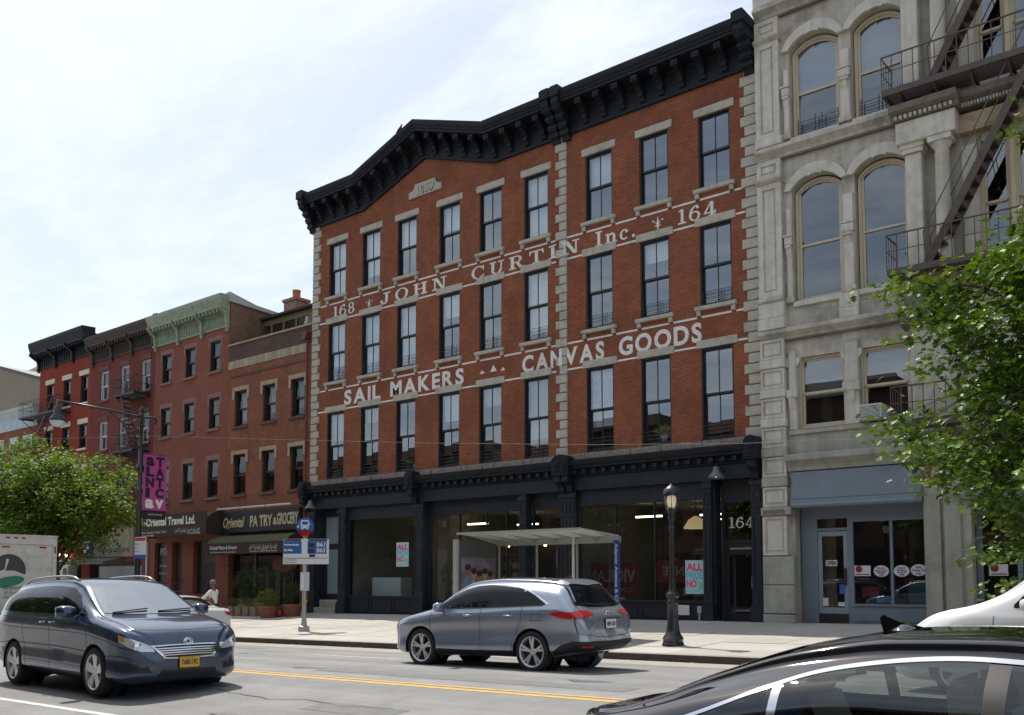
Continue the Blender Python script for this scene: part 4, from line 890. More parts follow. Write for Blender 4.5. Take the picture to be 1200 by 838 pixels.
o = MB().box(-45.2, -44.2, YF + .25, YF + .32, .1, 3.6).build('house_door', mat('brown_door', (.05, .025, .018), .5), h4); MB().lathe([(0, 0), (.04, 0), (.04, -.06), (0, -.06)], (-44.32, YF + .24, 1.3), 10, 'y').build('handle', MATS['brushed_steel'], o)
MB().box(-43.2, -41.2, YF + .25, YF + .3, .9, 3.6).build('shop_window_frame', frame_dark, h4)
o = MB().q((-43.1, YF + .24, 1.0), (-41.3, YF + .24, 1.0), (-41.3, YF + .24, 3.5), (-43.1, YF + .24, 3.5)).build('shop_pane', glass_shop, h4)
rl = MB()
for i in range(12): x = -46.6 + i * .45; rl.tube([(x, YF - 1.1, walk_z(x, 26) - .05), (x, YF - 1.1, walk_z(x, 26) + 1.0)], .014, 6)
rl.tube([(-46.6, YF - 1.1, 1.02), (-41.65, YF - 1.1, 1.05)], .02, 6); rl.tube([(-44.9, YF - 1.1, 1.1), (-44.6, YF - .2, 1.7)], .02, 6); rl.tube([(-43.9, YF - 1.1, 1.1), (-43.6, YF - .2, 1.7)], .02, 6)
tag(rl.build('area_railing', frame_black), 'black iron area railing below the travel awning', 'railing')
# --- dark red house with brown-black cornice and fire escape
h3 = thing('painted_row_house', 'dark red house with brown-black cornice, white sashes and a fire escape', 'house', (-50.9, YF, 0), group='row houses')
w3 = [(-52.92, .47), (-50.60, .47), (-48.33, .47)]; r3 = [(5.75, 7.83), (9.16, 10.85), (12.10, 13.85)]
shell(h3, -54.4, -47.43, 15.6, [(c - w, c + w, a, b) for c, w in w3 for a, b in r3] + [(-54.0, -48.2, 0, 2.6)], paint_dark, 10, back=15.2)
for c, wv in w3:
    for a, b in r3: o = sash_window(h3, c, a, b, wv, YF, frame=frame_white, glass=glass_dim, recess=.12, muntin=False, tt=.045); flat_lintel(o, wv, b - a, brown_stone, .3, .08); sill(o, wv, brown_stone)
fancy_cornice(h3, -54.4, -47.43, 14.5, 15.95, dark_brown_iron, .6, 4, .31)
MB().box(-48.7, -48.3, YF + .5, YF + 1.0, 15.5, 16.6).build('chimney', brown_stone, h3)
MB().bev(-53.45, -48.95, YF - .12, YF - .01, 2.9, 4.56, .03).build('sign_wall', mat('stained_beige_stucco', (.24, .215, .165), .9, streak=.25, var=.2, vscale=2), h3)
t = MB(); put_text(t, 'MALKO KARKANNI', .6, (-52.9, YF - .135, 3.85), width=3.6, bold=.01); t.build('sign_lettering', mat('faded_gold_letters', (.33, .29, .17), .8), h3)
t = MB(); put_text(t, 'IMPORTER WHOLESALE RETAIL', .3, (-52.8, YF - .135, 3.2), width=3.5, bold=.01); t.build('sign_lettering', frame_black, h3)
bsn = thing('projecting_sign', 'tall blue vertical sign with white lettering on the dark red house', 'sign', (-53.9, YF, 3)); MB().bev(-.42, .42, -.3, -.12, 0, 1.55, .02).build('panel', mat('blue_sign_panel', (.03, .07, .32), .5), bsn, local=True)
t = MB()
for i in range(5): put_text(t, ['PHONE', 'CARDS', 'ATM', 'FOOD', 'SPICES'][i], .24, (-.3, -.305, 1.28 - i * .28), width=.58, bold=.01)
t.build('lettering', awn_white, bsn, local=True)
MB().prism([(YF - .0, 2.9), (YF - 1.2, 2.62), (YF - 1.2, 2.5), (YF, 2.5)], 0, -55.1, -50.2).build('canopy', mat('grey_canopy', (.11, .10, .085), .8, var=.15), h3)
o = MB().box(-54.0, -48.2, YF + .3, YF + .35, 0, 2.6).build('shop_window', frame_dark, h3); MB().q((-53.8, YF + .29, .3), (-48.4, YF + .29, .3), (-48.4, YF + .29, 2.4), (-53.8, YF + .29, 2.4)).build('pane', glass_shop, o)
# --- bright red house, black cornice, cream lintels
h2 = thing('painted_row_house', 'bright red house with black bracketed cornice and cream lintels', 'house', (-57.9, YF, 0), group='row houses')
w2 = [(-59.82, .46), (-57.58, .46), (-55.38, .46)]; r2 = [(6.3, 8.2), (9.5, 11.0), (12.28, 13.97)]
shell(h2, -61.3, -54.42, 16.4, [(c - w, c + w, a, b) for c, w in w2 for a, b in r2] + [(-60.9, -55.0, -.6, 2.9)], paint_red, 10, back=15.8)
for c, wv in w2:
    for a, b in r2: o = sash_window(h2, c, a, b, wv, YF, frame=frame_dark, glass=glass_dim, recess=.14, muntin=False); flat_lintel(o, wv, b - a, cream_paint, .3, .16); sill(o, wv, cream_paint)
fancy_cornice(h2, -61.5, -54.42, 15.1, 16.72, black_iron, .75, 4, .34, .4, big=.6, dl=.3)
MB().box(-60.9, -55.0, YF + .1, YF + .2, -.6, 2.9).build('shopfront_panel', mat('dirty_white_shop_panel', (.5, .48, .43), .7, var=.1), h2)
MB().box(-56.3, -55.2, YF - .05, YF + .12, 1.6, 2.55).build('dark_window', frame_dark, h2)
ac = thing('air_conditioner', 'pale box air conditioner on the shopfront below the dark red cornice', 'air conditioner', (-55.8, YF - .3, 1.7)); MB().bev(-.35, .35, -.3, .25, 0, .75, .03).build('case', mat('beige_case', (.45, .44, .4), .6), ac, local=True); MB().lathe([(0, 0), (.26, 0), (.24, -.02), (0, -.02)], (0, -.3, .38), 16, 'y').build('fan_grille', frame_dark, ac, local=True)
for k, x in enumerate((-57.3, -56.4)):
    g = MB().lathe([(0, -.1), (.07, -.06), (.1, 0), (.07, .06), (0, .1)], (x, YF - .25, 3.1), 12); tag(g.build('globe_lamp', mat('lit_globe', (1, .9, .7), .4, emit=((1, .8, .5), 8))), 'small lit globe lamp over the white shopfront, %s' % ('nearer the truck' if not k else 'nearer the air conditioner'), 'lamp', 'lit globe lamps')
# --- low house at the frame edge
h1 = thing('low_row_house', 'low orange brick house with pale blue-grey cornice beside the bright red house', 'house', (-66, YF, 0), group='row houses')
w1 = [(-71.0, .5), (-69.0, .5), (-67.0, .5), (-64.75, .5), (-62.75, .5)]; r1 = [(8.9, 10.75)]
shell(h1, -74, -61.33, 12.4, [(c - w, c + w, a, b) for c, w in w1 for a, b in r1], brick_orange, 9)
for c, wv in w1:
    for a, b in r1: o = sash_window(h1, c, a, b, wv, YF, frame=frame_white, glass=glass_dim, recess=.12, muntin=False); eared(o, wv, b - a, mat('grey_white_paint', (.5, .52, .52), .7), .3, .17, .45); sill(o, wv, MATS['grey_white_paint'])
pb = mat('pale_blue_grey_paint', (.42, .50, .55), .7, var=.08, vscale=3)
MB().prism([(YF - .0, 11.55), (YF - .08, 11.55), (YF - .08, 12.35), (YF - .3, 12.5), (YF - .34, 12.62), (YF, 12.62)], 0, -74, -61.35).build('cornice', pb, h1)
MB().prism([(YF - .02, 12.62), (YF - .36, 12.62), (YF - .42, 12.72), (YF - .42, 12.9), (YF + .1, 13.02)], 0, -74, -61.35).build('gutter', mat('grey_flashing', (.42, .42, .41), .6, var=.1), h1)
for i in range(13): x = -73.5 + i * .95; MB().box(x, x + .7, YF - .1, YF - .07, 11.68, 12.22).build('cornice_panel', pb, h1)
# --- set-back blocks behind
bk1 = thing('apartment_block', 'plain taupe party wall of a set-back block behind the low house', 'building', (-86, 34, 0)); MB().prism([(-96, 0), (-74, 0), (-74, 17.6), (-77.3, 17.9), (-85, 19.9), (-96, 20.2)], 1, 34, 46).build('wall', mat('taupe_stucco', (.25, .215, .165), .9, streak=.12, var=.06), bk1)
MB().prism([(-96, 20.2), (-85, 19.9), (-77.3, 17.9), (-74, 17.6), (-74, 17.75), (-77.3, 18.1), (-85, 20.1), (-96, 20.4)], 1, 33.9, 46).build('coping', frame_dark, bk1)
bk2 = thing('apartment_block', 'cream rooftop block with a ribbon window far behind the low house', 'building', (-100, 50, 0)); MB().prism([(-120, 0), (-96, 0), (-96, 24.6), (-112, 27.4), (-120, 26.8)], 1, 50, 62).build('wall', mat('cream_render', (.5, .46, .38), .9), bk2)
for i in range(4):
    o = MB().box(-108.5 + i * 3, -105.7 + i * 3, 49.9, 50.05, 22.8, 24.0).build('window', frame_dark, bk2); MB().q((-108.4 + i * 3, 49.88, 22.9), (-105.8 + i * 3, 49.88, 22.9), (-105.8 + i * 3, 49.88, 23.9), (-108.4 + i * 3, 49.88, 23.9)).build('pane', glass_up, o)
# --- iron fire escapes on the two painted houses
fe_iron = mat('black_fire_escape_paint', (.014, .014, .015), .5)
def fire_escape(name, label, x0, x1, levels, stair_dir, m=fe_iron, prot=1.0, rail=.95, ladder=True, slat=.12):
    f = thing(name, label, 'fire escape', ((x0 + x1) / 2, YF, levels[0]))
    for L in levels:
        p = MB(); p.box(x0, x1, YF - prot, YF - prot + .05, L - .1, L + .02); p.box(x0, x0 + .05, YF - prot + .05, YF, L - .1, L + .02); p.box(x1 - .05, x1, YF - prot + .05, YF, L - .1, L + .02); p.box(x0 + .05, x1 - .05, YF - .06, YF, L - .1, L + .02)
        y = YF - prot + .08
        while y < YF - .08: p.box(x0 + .05, x1 - .05, y, y + .035, L - .03, L); y += .085
        for x in (x0 + .15, x1 - .2): p.bar((x, YF - prot + .1, L - .1), (x, YF - .02, L - .75), .04)
        p.build('platform', m, f)
        r_ = MB(); ends = [(x0, YF - .02), (x0, YF - prot + .02), (x1, YF - prot + .02), (x1, YF - .02)]
        for zz in (rail, rail * .55): r_.tube([(a, b, L + zz) for a, b in ends], .016, 6)
        n = int((x1 - x0) / .22)
        for i in range(n + 1): x = x0 + (x1 - x0) * i / n; r_.bar((x, YF - prot + .02, L), (x, YF - prot + .02, L + rail), .014)
        for i in range(1, 4):
            for x in (x0, x1): r_.bar((x, YF - prot * i / 4, L), (x, YF - prot * i / 4, L + rail), .014)
        r_.build('railing', m, f)
    for La, Lb in zip(levels, levels[1:]):
        s_ = MB(); xa, xb = (x0 + .5, x1 - .4) if stair_dir > 0 else (x1 - .5, x0 + .4); ya = YF - prot + .32
        for dy in (-.22, .22): s_.bar((xa, ya + dy, La), (xb, ya + dy, Lb + .9), .03, .14)
        n = int((Lb - La) / .24)
        for i in range(1, n): q = i / n * (Lb - La) / (Lb + .9 - La); s_.box(min(xa + (xb - xa) * q, xa + (xb - xa) * q) - .09, xa + (xb - xa) * q + .09, ya - .22, ya + .22, La + (Lb + .9 - La) * q - .015, La + (Lb + .9 - La) * q + .015)
        s_.build('stair', m, f)
    return f
fire_escape('iron_fire_escape', 'black iron fire escape on the dark red house', -50.0, -47.75, [5.6, 8.7, 11.85], -1)
fire_escape('iron_fire_escape', 'black iron fire escape on the bright red house', -61.9, -57.0, [8.6, 11.9], 1)
# ================================================================== grey stone building on the right
grey_stone = mat('weathered_grey_limestone', (.50, .46, .395), .88, var=.10, vscale=3, bump=.25, bscale=50, streak=.22, dirt=(.17, .155, .13), dscale=.9, damt=.7)
grey_light = mat('cleaner_grey_limestone', (.59, .55, .48), .88, var=.10, vscale=4, bump=.25, bscale=50, streak=.14, dirt=(.30, .275, .24), dscale=1.4, damt=.5)
grey_dark = mat('soot_stained_limestone', (.17, .155, .13), .9, var=.25, vscale=5, bump=.3, bscale=40, dirt=(.07, .062, .05), dscale=2, damt=.7)
green_stone = mat('grey_green_painted_stone', (.38, .375, .315), .85, var=.08, vscale=3, streak=.15, dirt=(.18, .17, .14), dscale=1.2, damt=.5)
cream_frame = mat('cream_window_paint', (.55, .48, .34), .6, var=.06, vscale=5)
blue_grey = mat('blue_grey_shop_paint', (.20, .24, .29), .6, var=.06, vscale=3, dirt=(.14, .16, .19), dscale=2, damt=.5)
glass_grey = glass_mat('grey_building_glass', (.55, .60, .66), 1.9, .10, .03, .7)
gb_ = thing('stone_office_building', 'grey limestone building with arched windows, pilasters and carved bands beside the quoins', 'building', (-6, YF, .3))
GX0, GXC = -12.08, -5.0
def mir(x): return 2 * GXC - x
AW = [(-11.03, -9.5), (-9.13, -7.62)]
AWS = AW + [(mir(b), mir(a)) for a, b in reversed(AW)]
A3 = (9.98, 13.42, 13.80); A4 = (15.08, 17.84, 18.22); A5 = (19.9, 22.0, 22.4)
W2 = [(-10.95, -9.56), (-9.10, -7.76)]; W2S = W2 + [(mir(b), mir(a)) for a, b in reversed(W2)]
CW = [(-5.72, -4.28)]
hol = [(a, b, z0, zc) for a, b in AWS for z0, zs, zc in (A3, A4, A5)] + [(a, b, 6.08, 8.27) for a, b in W2S] + [(-5.75, -4.25, 6.1, 8.3), (-5.75, -4.25, 10.05, 13.4), (-5.75, -4.25, 15.1, 17.9), (-11.15, -7.5, .1, 4.0), (-6.3, -3.7, .1, 4.0), (-2.5, 1.15, .1, 4.0)]
m = MB(); GX1 = mir(GX0); wall_holes(m, GX0, GX1, -.2, 24, hol, YF, YF + .38)
for x in (GX0, GX1): m.q((x, YF, -.2), (x, YF + 15, -.2), (x, YF + 15, 24), (x, YF, 24))
m.q((GX0, YF + 15, -.2), (GX1, YF + 15, -.2), (GX1, YF + 15, 24), (GX0, YF + 15, 24)); m.q((GX0, YF, 24), (GX1, YF, 24), (GX1, YF + 15, 24), (GX0, YF + 15, 24))
m.build('wall', grey_stone, gb_)
ir = MB(); ir.box(GX0 + .3, GX1 - .3, YF + 5, YF + 5.1, .2, 23.5)
for z in (5.4, 9.4, 14.4, 19.2): ir.box(GX0 + .3, GX1 - .3, YF + .45, YF + 5, z, z + .1)
for x in (-7.5, -2.5): ir.box(x, x + .1, YF + .45, YF + 5, .3, 23)
ir.build('rooms', room_m, gb_)
def arc_pts(x0, x1, zs, zc, n=14):
    w_ = (x1 - x0) / 2; hh = zc - zs; r_ = (w_ * w_ + hh * hh) / (2 * hh); cx = (x0 + x1) / 2; cz = zc - r_; a = math.asin(w_ / r_)
    return [(cx + r_ * math.sin(-a + 2 * a * i / n), cz + r_ * math.cos(-a + 2 * a * i / n)) for i in range(n + 1)]
def arch(parent, x0, x1, zs, zc):
    """Spandrels that turn the square opening head into a segmental arch, with a moulded hood around it."""
    ps = arc_pts(x0, x1, zs, zc); sp = MB()
    for (a, b) in zip(ps, ps[1:]):
        sp.q((a[0], YF, a[1]), (b[0], YF, b[1]), (b[0], YF, zc + .004), (a[0], YF, zc + .004)); sp.q((a[0], YF, a[1]), (b[0], YF, b[1]), (b[0], YF + .38, b[1]), (a[0], YF + .38, a[1]))
    sp.build('spandrel', grey_stone, parent)
    out_ = arc_pts(x0 - .2, x1 + .2, zs + .02, zc + .32); hd_ = MB(); n = len(ps)
    for i in range(n - 1):
        a, b, c_, d_ = ps[i], ps[i + 1], out_[i + 1], out_[i]
        kk = .13 if not (n // 2 - 2 <= i < n // 2 + 1) else .13
        hd_.q((a[0], YF - kk, a[1]), (b[0], YF - kk, b[1]), (c_[0], YF - kk, c_[1]), (d_[0], YF - kk, d_[1])); hd_.q((d_[0], YF - kk, d_[1]), (c_[0], YF - kk, c_[1]), (c_[0], YF, c_[1]), (d_[0], YF, d_[1])); hd_.q((a[0], YF - kk, a[1]), (b[0], YF - kk, b[1]), (b[0], YF + .02, b[1]), (a[0], YF + .02, a[1]))
        lip = .06; e = ((a[0] * (1 - lip) + d_[0] * lip), (a[1] + .05)); 
    hd_.q((ps[0][0], YF - .13, ps[0][1]), (out_[0][0], YF - .13, out_[0][1]), (out_[0][0], YF, out_[0][1]), (ps[0][0], YF, ps[0][1])); hd_.q((ps[-1][0], YF - .13, ps[-1][1]), (out_[-1][0], YF - .13, out_[-1][1]), (out_[-1][0], YF, out_[-1][1]), (ps[-1][0], YF, ps[-1][1]))
    q = arc_pts(x0 + .55, x1 - .55, zc - .055, zc + .0, 6)
    for (a, b) in zip(q, q[1:]): hd_.q((a[0], YF - .15, a[1] - .03), (b[0], YF - .15, b[1] - .03), (b[0], YF - .15, b[1] + .05), (a[0], YF - .15, a[1] + .05)); hd_.q((a[0], YF - .15, a[1] - .03), (b[0], YF - .15, b[1] - .03), (b[0], YF - .1, b[1] - .03), (a[0], YF - .1, a[1] - .03))
    hd_.build('hood_moulding', grey_light, parent)
def arched_window(x0, x1, z0, zs, zc, blind=0.0, guard=False):
    """Cream double-hung window under a segmental head."""
    y = YF + .2; fr = MB(); ft = .09; ps = arc_pts(x0, x1, zs, zc); pi = arc_pts(x0 + ft, x1 - ft, zs, zc - ft); pj = arc_pts(x0 + ft + .07, x1 - ft - .07, zs, zc - ft - .07); zm = z0 + (zc - z0) * .47
    for (a, b, c_, d_) in zip(ps, ps[1:], pi[1:], pi): fr.q((a[0], y, a[1]), (b[0], y, b[1]), (c_[0], y, c_[1]), (d_[0], y, d_[1])); fr.q((d_[0], y, d_[1]), (c_[0], y, c_[1]), (c_[0], y + .1, c_[1]), (d_[0], y + .1, d_[1]))
    for (a, b, c_, d_) in zip(pi, pi[1:], pj[1:], pj): fr.q((a[0], y + .06, a[1]), (b[0], y + .06, b[1]), (c_[0], y + .06, c_[1]), (d_[0], y + .06, d_[1]))
    fr.box(x0, x0 + ft, y, y + .1, z0, zs + .0); fr.box(x1 - ft, x1, y, y + .1, z0, zs + .0); fr.box(x0 + ft, x1 - ft, y - .02, y + .1, z0, z0 + .09)
    fr.box(x0 + ft, x0 + ft + .07, y + .06, y + .1, z0 + .09, zs); fr.box(x1 - ft - .07, x1 - ft, y + .06, y + .1, z0 + .09, zs); fr.box(x0 + ft, x1 - ft, y + .05, y + .12, zm - .035, zm + .035); fr.box(x0 + ft, x1 - ft, y + .07, y + .12, z0 + .09, z0 + .17)
    o = fr.build('window', cream_frame, gb_)
    g = MB(); g.q((x0 + ft, y + .085, zm), (x1 - ft, y + .085, zm), *[(p[0], y + .085, p[1]) for p in reversed(pi)]); g.build('pane', glass_grey, o)
    g = MB(); g.q((x0 + ft, y + .1, z0 + .09), (x1 - ft, y + .1, z0 + .09), (x1 - ft, y + .1, zm), (x0 + ft, y + .1, zm)); g.build('pane', glass_grey, o)
    if blind: g = MB(); zb_ = zc - (zc - z0) * blind; g.q((x0 + ft, y + .2, zb_), (x1 - ft, y + .2, zb_), (x1 - ft, y + .2, zc), (x0 + ft, y + .2, zc)); g.build('blind', blind_m, o)
    MB().bev(x0 - .02, x1 + .02, YF - .1, YF + .2, z0 - .16, z0 - .002, .015).build('sill', grey_light, o)
    if guard:
        q = MB()
        for k in range(5): q.tube([(x0 + .15, y - .06, z0 + .1 + .1 * k), (x1 - .1, y - .06, z0 + .1 + .1 * k)], .009, 5)
        for fx in (.12, .48, .62, .95): xx = x0 + (x1 - x0) * fx; q.tube([(xx, y - .06, z0), (xx, y - .06, z0 + .62)], .013, 5)
        q.build('guard_rail', frame_black, o)
    return o
for k, (a, b) in enumerate(AWS):
    for lvl, (z0, zs, zc) in enumerate((A3, A4, A5)):
        arch(gb_, a, b, zs, zc); arched_window(a + .03, b - .03, z0, zs - .03, zc - .06, (0, .52, .4)[lvl], lvl == 1)
def block(x0, x1, z0, z1, p=.1, m_=None, name='stone_block', c=.02): return MB().bev(x0, x1, YF - p, YF + .05, z0, z1, c).build(name, m_ or grey_light, gb_)
def panel(x0, x1, z0, z1, p, fr=.09):
    """A raised block with a sunk field."""
    b = MB(); b.box(x0, x0 + fr, YF - p, YF, z0, z1); b.box(x1 - fr, x1, YF - p, YF, z0, z1); b.box(x0 + fr, x1 - fr, YF - p, YF, z0, z0 + fr); b.box(x0 + fr, x1 - fr, YF - p, YF, z1 - fr, z1); b.box(x0 + fr, x1 - fr, YF - p + .05, YF, z0 + fr, z1 - fr); b.bev(x0 + fr + .05, x1 - fr - .05, YF - p + .018, YF, z0 + fr + .05, z1 - fr - .05, .02)
    return b.build('panelled_block', grey_light, gb_)
for sgn in (0, 1):
    X = (lambda a, b: (a, b)) if sgn == 0 else (lambda a, b: (mir(b), mir(a)))
    x0, x1 = X(-12.06, -11.30)
    # giant pilaster: rusticated and panelled blocks below, fluted panels above
    block(*X(-12.08, -11.1), -.1, .58, .30, green_stone, 'pier_block'); 
    for z in (.6, 1.46): block(*X(-12.08, -11.1), z, z + .85, .27, green_stone, 'pier_block', .03)
    panel(x0, x1 + .0, 2.34, 3.52, .26); block(*X(-12.08, -11.14), 3.54, 3.78, .34, green_stone, 'capital')
    for k in range(9): q = x0 + .06 + k * .078; MB().box(q, q + .045, YF - .36, YF - .335, 3.58, 3.70).build('capital_dentil', grey_dark, gb_)
    z = 3.80; k = 0
    while z < 8.85:
        if k % 2 == 0: panel(x0, x1, z, z + .60, .20, .07); z += .615
        else: block(*X(-12.08, -11.27), z, z + .27, .25, grey_light if z > 5.6 else green_stone, 'stone_block', .02); z += .285
        k += 1
    block(*X(-12.08, -11.22), 9.2, 9.55, .30); block(*X(-12.08, -11.25), 9.56, 10.05, .24); MB().prism([(YF, 10.05), (YF - .26, 10.05), (YF - .31, 10.10), (YF - .24, 10.2), (YF, 10.2)], 0, *X(-12.08, -11.25)).build('plinth_moulding', grey_stone, gb_)
    panel(x0, x1, 10.22, 13.78, .2, .17); MB().prism([(YF, 13.78), (YF - .22, 13.78), (YF - .3, 13.86), (YF - .3, 13.92), (YF, 13.95)], 0, *X(-12.08, -11.25)).build('necking', grey_stone, gb_); panel(x0, x1, 13.95, 14.52, .2, .14)
    block(*X(-12.08, -11.22), 14.95, 15.2, .26); panel(x0, x1, 15.22, 18.3, .2, .17); MB().prism([(YF, 18.3), (YF - .22, 18.3), (YF - .3, 18.38), (YF - .3, 18.44), (YF, 18.47)], 0, *X(-12.08, -11.25)).build('necking', grey_stone, gb_); panel(x0, x1, 18.47, 19.05, .2, .14); block(*X(-12.08, -11.22), 19.5, 20.0, .26)
    # colonnettes between and beside the arched windows, with their small consoles
    for (a, b) in ((-9.46, -9.16), (-11.2, -11.02)):
        for z0, zs in ((9.98, 12.9), (15.08, 17.3)):
            xa, xb = X(a, b); xm = (xa + xb) / 2
            MB().bev(xa, xb, YF - .10, YF + .02, z0, zs, .03).build('colonnette', grey_light, gb_); MB().bev(xa - .05, xb + .05, YF - .15, YF + .02, z0 - .02, z0 + .16, .02).build('colonnette_base', grey_stone, gb_)
            zb_ = z0 + (zs - z0) * .60; c_ = MB(); c_.bev(xa - .03, xb + .03, YF - .2, YF - .05, zb_, zb_ + .26, .03); c_.prism([(YF - .1, zb_), (YF - .19, zb_), (YF - .15, zb_ - .12), (YF - .12, zb_ - .3), (YF - .1, zb_ - .34)], 0, xm - .08, xm + .08); c_.box(xa - .05, xb + .05, YF - .22, YF - .05, zb_ + .26, zb_ + .31)
            c_.tube([(xa, YF - .16, zb_ - .06), (xb, YF - .16, zb_ - .06)], .045, 8); c_.build('console', grey_light, gb_)
    # bracketed piers of the second storey
    for (a, b) in ((-9.53, -9.13), (-11.22, -10.98)):
        xa, xb = X(a, b); xm = (xa + xb) / 2; MB().bev(xa, xb, YF - .1, YF + .02, 6.08, 8.5, .03).build('pier', grey_light, gb_); c_ = MB(); c_.bev(xa - .05, xb + .05, YF - .2, YF - .05, 7.05, 7.3, .03); c_.prism([(YF - .08, 7.05), (YF - .2, 7.05), (YF - .13, 6.75), (YF - .08, 6.6)], 0, xm - .1, xm + .1); c_.build('console', grey_light, gb_)
        for s_ in (-1, 1): e = xa if s_ < 0 else xb; MB().prism([(e, 8.0), (e + s_ * .02, 8.0), (e + s_ * .10, 8.12), (e + s_ * .12, 8.27), (e, 8.27)], 1, YF - .09, YF + .15).build('corner_ear', grey_light, gb_)
    for (a, b) in ((-9.62, -9.05),): xa, xb = X(a, b); block(xa, xb, 9.2, 9.5, .17); block(xa, xb, 9.5, 9.96, .14)
def moulding(x0, x1, z0, z1, d, m_, name='string_course'):
    h = z1 - z0; MB().prism([(YF + .02, z0), (YF - d * .35, z0), (YF - d * .45, z0 + h * .25), (YF - d * .8, z0 + h * .5), (YF - d, z0 + h * .62), (YF - d, z1 - .03), (YF - d * .9, z1), (YF + .02, z1 + .05)], 0, x0, x1).build(name, m_, gb_)
for a, b in ((GX0 + .02, -7.62), (mir(-7.62), GX1 - .02)):
    moulding(a, b, 8.86, 9.18, .30, grey_stone); moulding(a, b, 14.55, 14.90, .34, grey_stone); moulding(a, b, 19.12, 19.45, .36, grey_stone)
    for zz, h in ((8.82, .05), (14.50, .06), (19.06, .06)): MB().box(a, b, YF - .13, YF, zz, zz + h).build('drip_mould', grey_dark, gb_)
# square-headed second-storey windows
for k, (a, b) in enumerate(W2S + [(-5.75, -5.05), (-4.95, -4.25)]):
    o = sash_window(gb_, (a + b) / 2, 6.12, 8.26, (b - a) / 2, YF + .12, frame=cream_frame, glass=glass_grey, recess=.06, muntin=False, tt=.07)
    part_at(MB().q((-.6, .3, 1.3 if k % 2 else .95), (.6, .3, 1.3 if k % 2 else .95), (.6, .3, 2.1), (-.6, .3, 2.1)), 'blind', blind_g, o)
MB().bev(-11.24, mir(-11.24), YF - .12, YF + .2, 5.94, 6.07, .02).build('sill_course', green_stone, gb_)
MB().box(-11.25, mir(-11.25), YF - .03, YF, 5.34, 5.94).build('painted_apron', green_stone, gb_)
for a, b in ((-11.27, -7.5), (mir(-7.5), mir(-11.27)), (-7.1, -2.9)): moulding(a, b, 4.84, 5.32, .42, green_stone, 'shop_cornice')
# centre bay: pilaster, round columns, dentil entablatures
for sgn in (0, 1):
    X = (lambda a, b: (a, b)) if sgn == 0 else (lambda a, b: (mir(b), mir(a)))
    for z0, z1 in ((9.95, 13.65), (15.05, 18.6)):
        xa, xb = X(-7.58, -7.14); MB().bev(xa, xb, YF - .45, YF + .02, z0, z1 - .25, .03).build('pilaster', grey_light, gb_); c_ = MB(); c_.box(xa - .06, xb + .06, YF - .52, YF, z1 - .25, z1 - .12); c_.box(xa - .1, xb + .1, YF - .56, YF, z1 - .12, z1); c_.build('pilaster_capital', grey_light, gb_)
        xc = (-6.62 if sgn == 0 else mir(-6.62)); yc = YF - .36
        MB().lathe([(.27, z0), (.27, z0 + .12), (.25, z0 + .16), (.27, z0 + .22), (.21, z0 + .3), (.205, z0 + 1.2), (.185, z1 - .5), (.2, z1 - .48), (.2, z1 - .44), (.18, z1 - .42), (.18, z1 - .34), (.27, z1 - .2), (.27, z1 - .16)], (xc, yc, 0), 22).build('column', grey_light, gb_, smooth=True, auto=40)
        MB().box(xc - .3, xc + .3, yc - .3, yc + .3, z1 - .16, z1 - .02).build('abacus', grey_light, gb_)
        MB().bev(*X(-6.2, -5.80), YF - .16, YF + .02, z0, z1 - .3, .03).build('jamb_pier', grey_light, gb_)
    for z0 in (13.65, 18.6):
        xa, xb = X(-7.75, -6.2); MB().bev(xa, xb, YF - .66, YF + .02, z0, z0 + .62, .03).build('entablature_block', grey_light, gb_); MB().prism([(YF, z0 + .62), (YF - .72, z0 + .64), (YF - .74, z0 + .78), (YF - .92, z0 + .86), (YF - .95, z0 + 1.02), (YF, z0 + 1.06)], 0, xa - .1, xb + .1).build('entablature_cornice', grey_dark, gb_)
        for k in range(12): q = xa + k * (xb - xa) / 12 + .02; MB().box(q, q + .075, YF - .8, YF - .7, z0 + .66, z0 + .76).build('dentil', grey_stone, gb_)
    xa, xb = X(-7.72, -6.3); MB().bev(xa, xb, YF - .5, YF + .02, 8.95, 9.6, .03).build('pedestal', grey_dark, gb_); block(xa + .05, xb - .05, 9.6, 9.95, .46, tan_stone); MB().prism([(YF, 8.55), (YF - .4, 8.6), (YF - .62, 8.75), (YF - .62, 8.92), (YF, 8.96)], 0, xa - .12, xb + .12).build('pedestal_cornice', grey_dark, gb_); block(xa + .1, xb - .1, 6.0, 8.5, .34, grey_stone, 'pier')
for z0 in (13.65, 18.6): MB().box(-6.2, mir(-6.2), YF - .3, YF + .02, z0, z0 + .5).build('lintel_beam', tan_stone, gb_); MB().prism([(YF, z0 + .62), (YF - .36, z0 + .64), (YF - .38, z0 + .78), (YF - .56, z0 + .86), (YF - .6, z0 + 1.02), (YF, z0 + 1.06)], 0, -6.1, mir(-6.1)).build('lintel_cornice', grey_dark, gb_)
for k in range(28): q = -6.08 + k * .077; MB().box(q, q + .045, YF - .45, YF - .34, 14.3, 14.40).build('dentil', grey_stone, gb_)
for z0, z1 in ((10.08, 13.38), (15.12, 17.88)):
    for a, b in ((-5.75, -5.07), (-4.93, -4.25)): sash_window(gb_, (a + b) / 2, z0, z1, (b - a) / 2, YF + .1, frame=cream_frame, glass=glass_grey, recess=.06, muntin=False, tt=.06)
    MB().bev(-5.07, -4.93, YF + .02, YF + .3, z0, z1, .02).build('mullion', cream_frame, gb_)
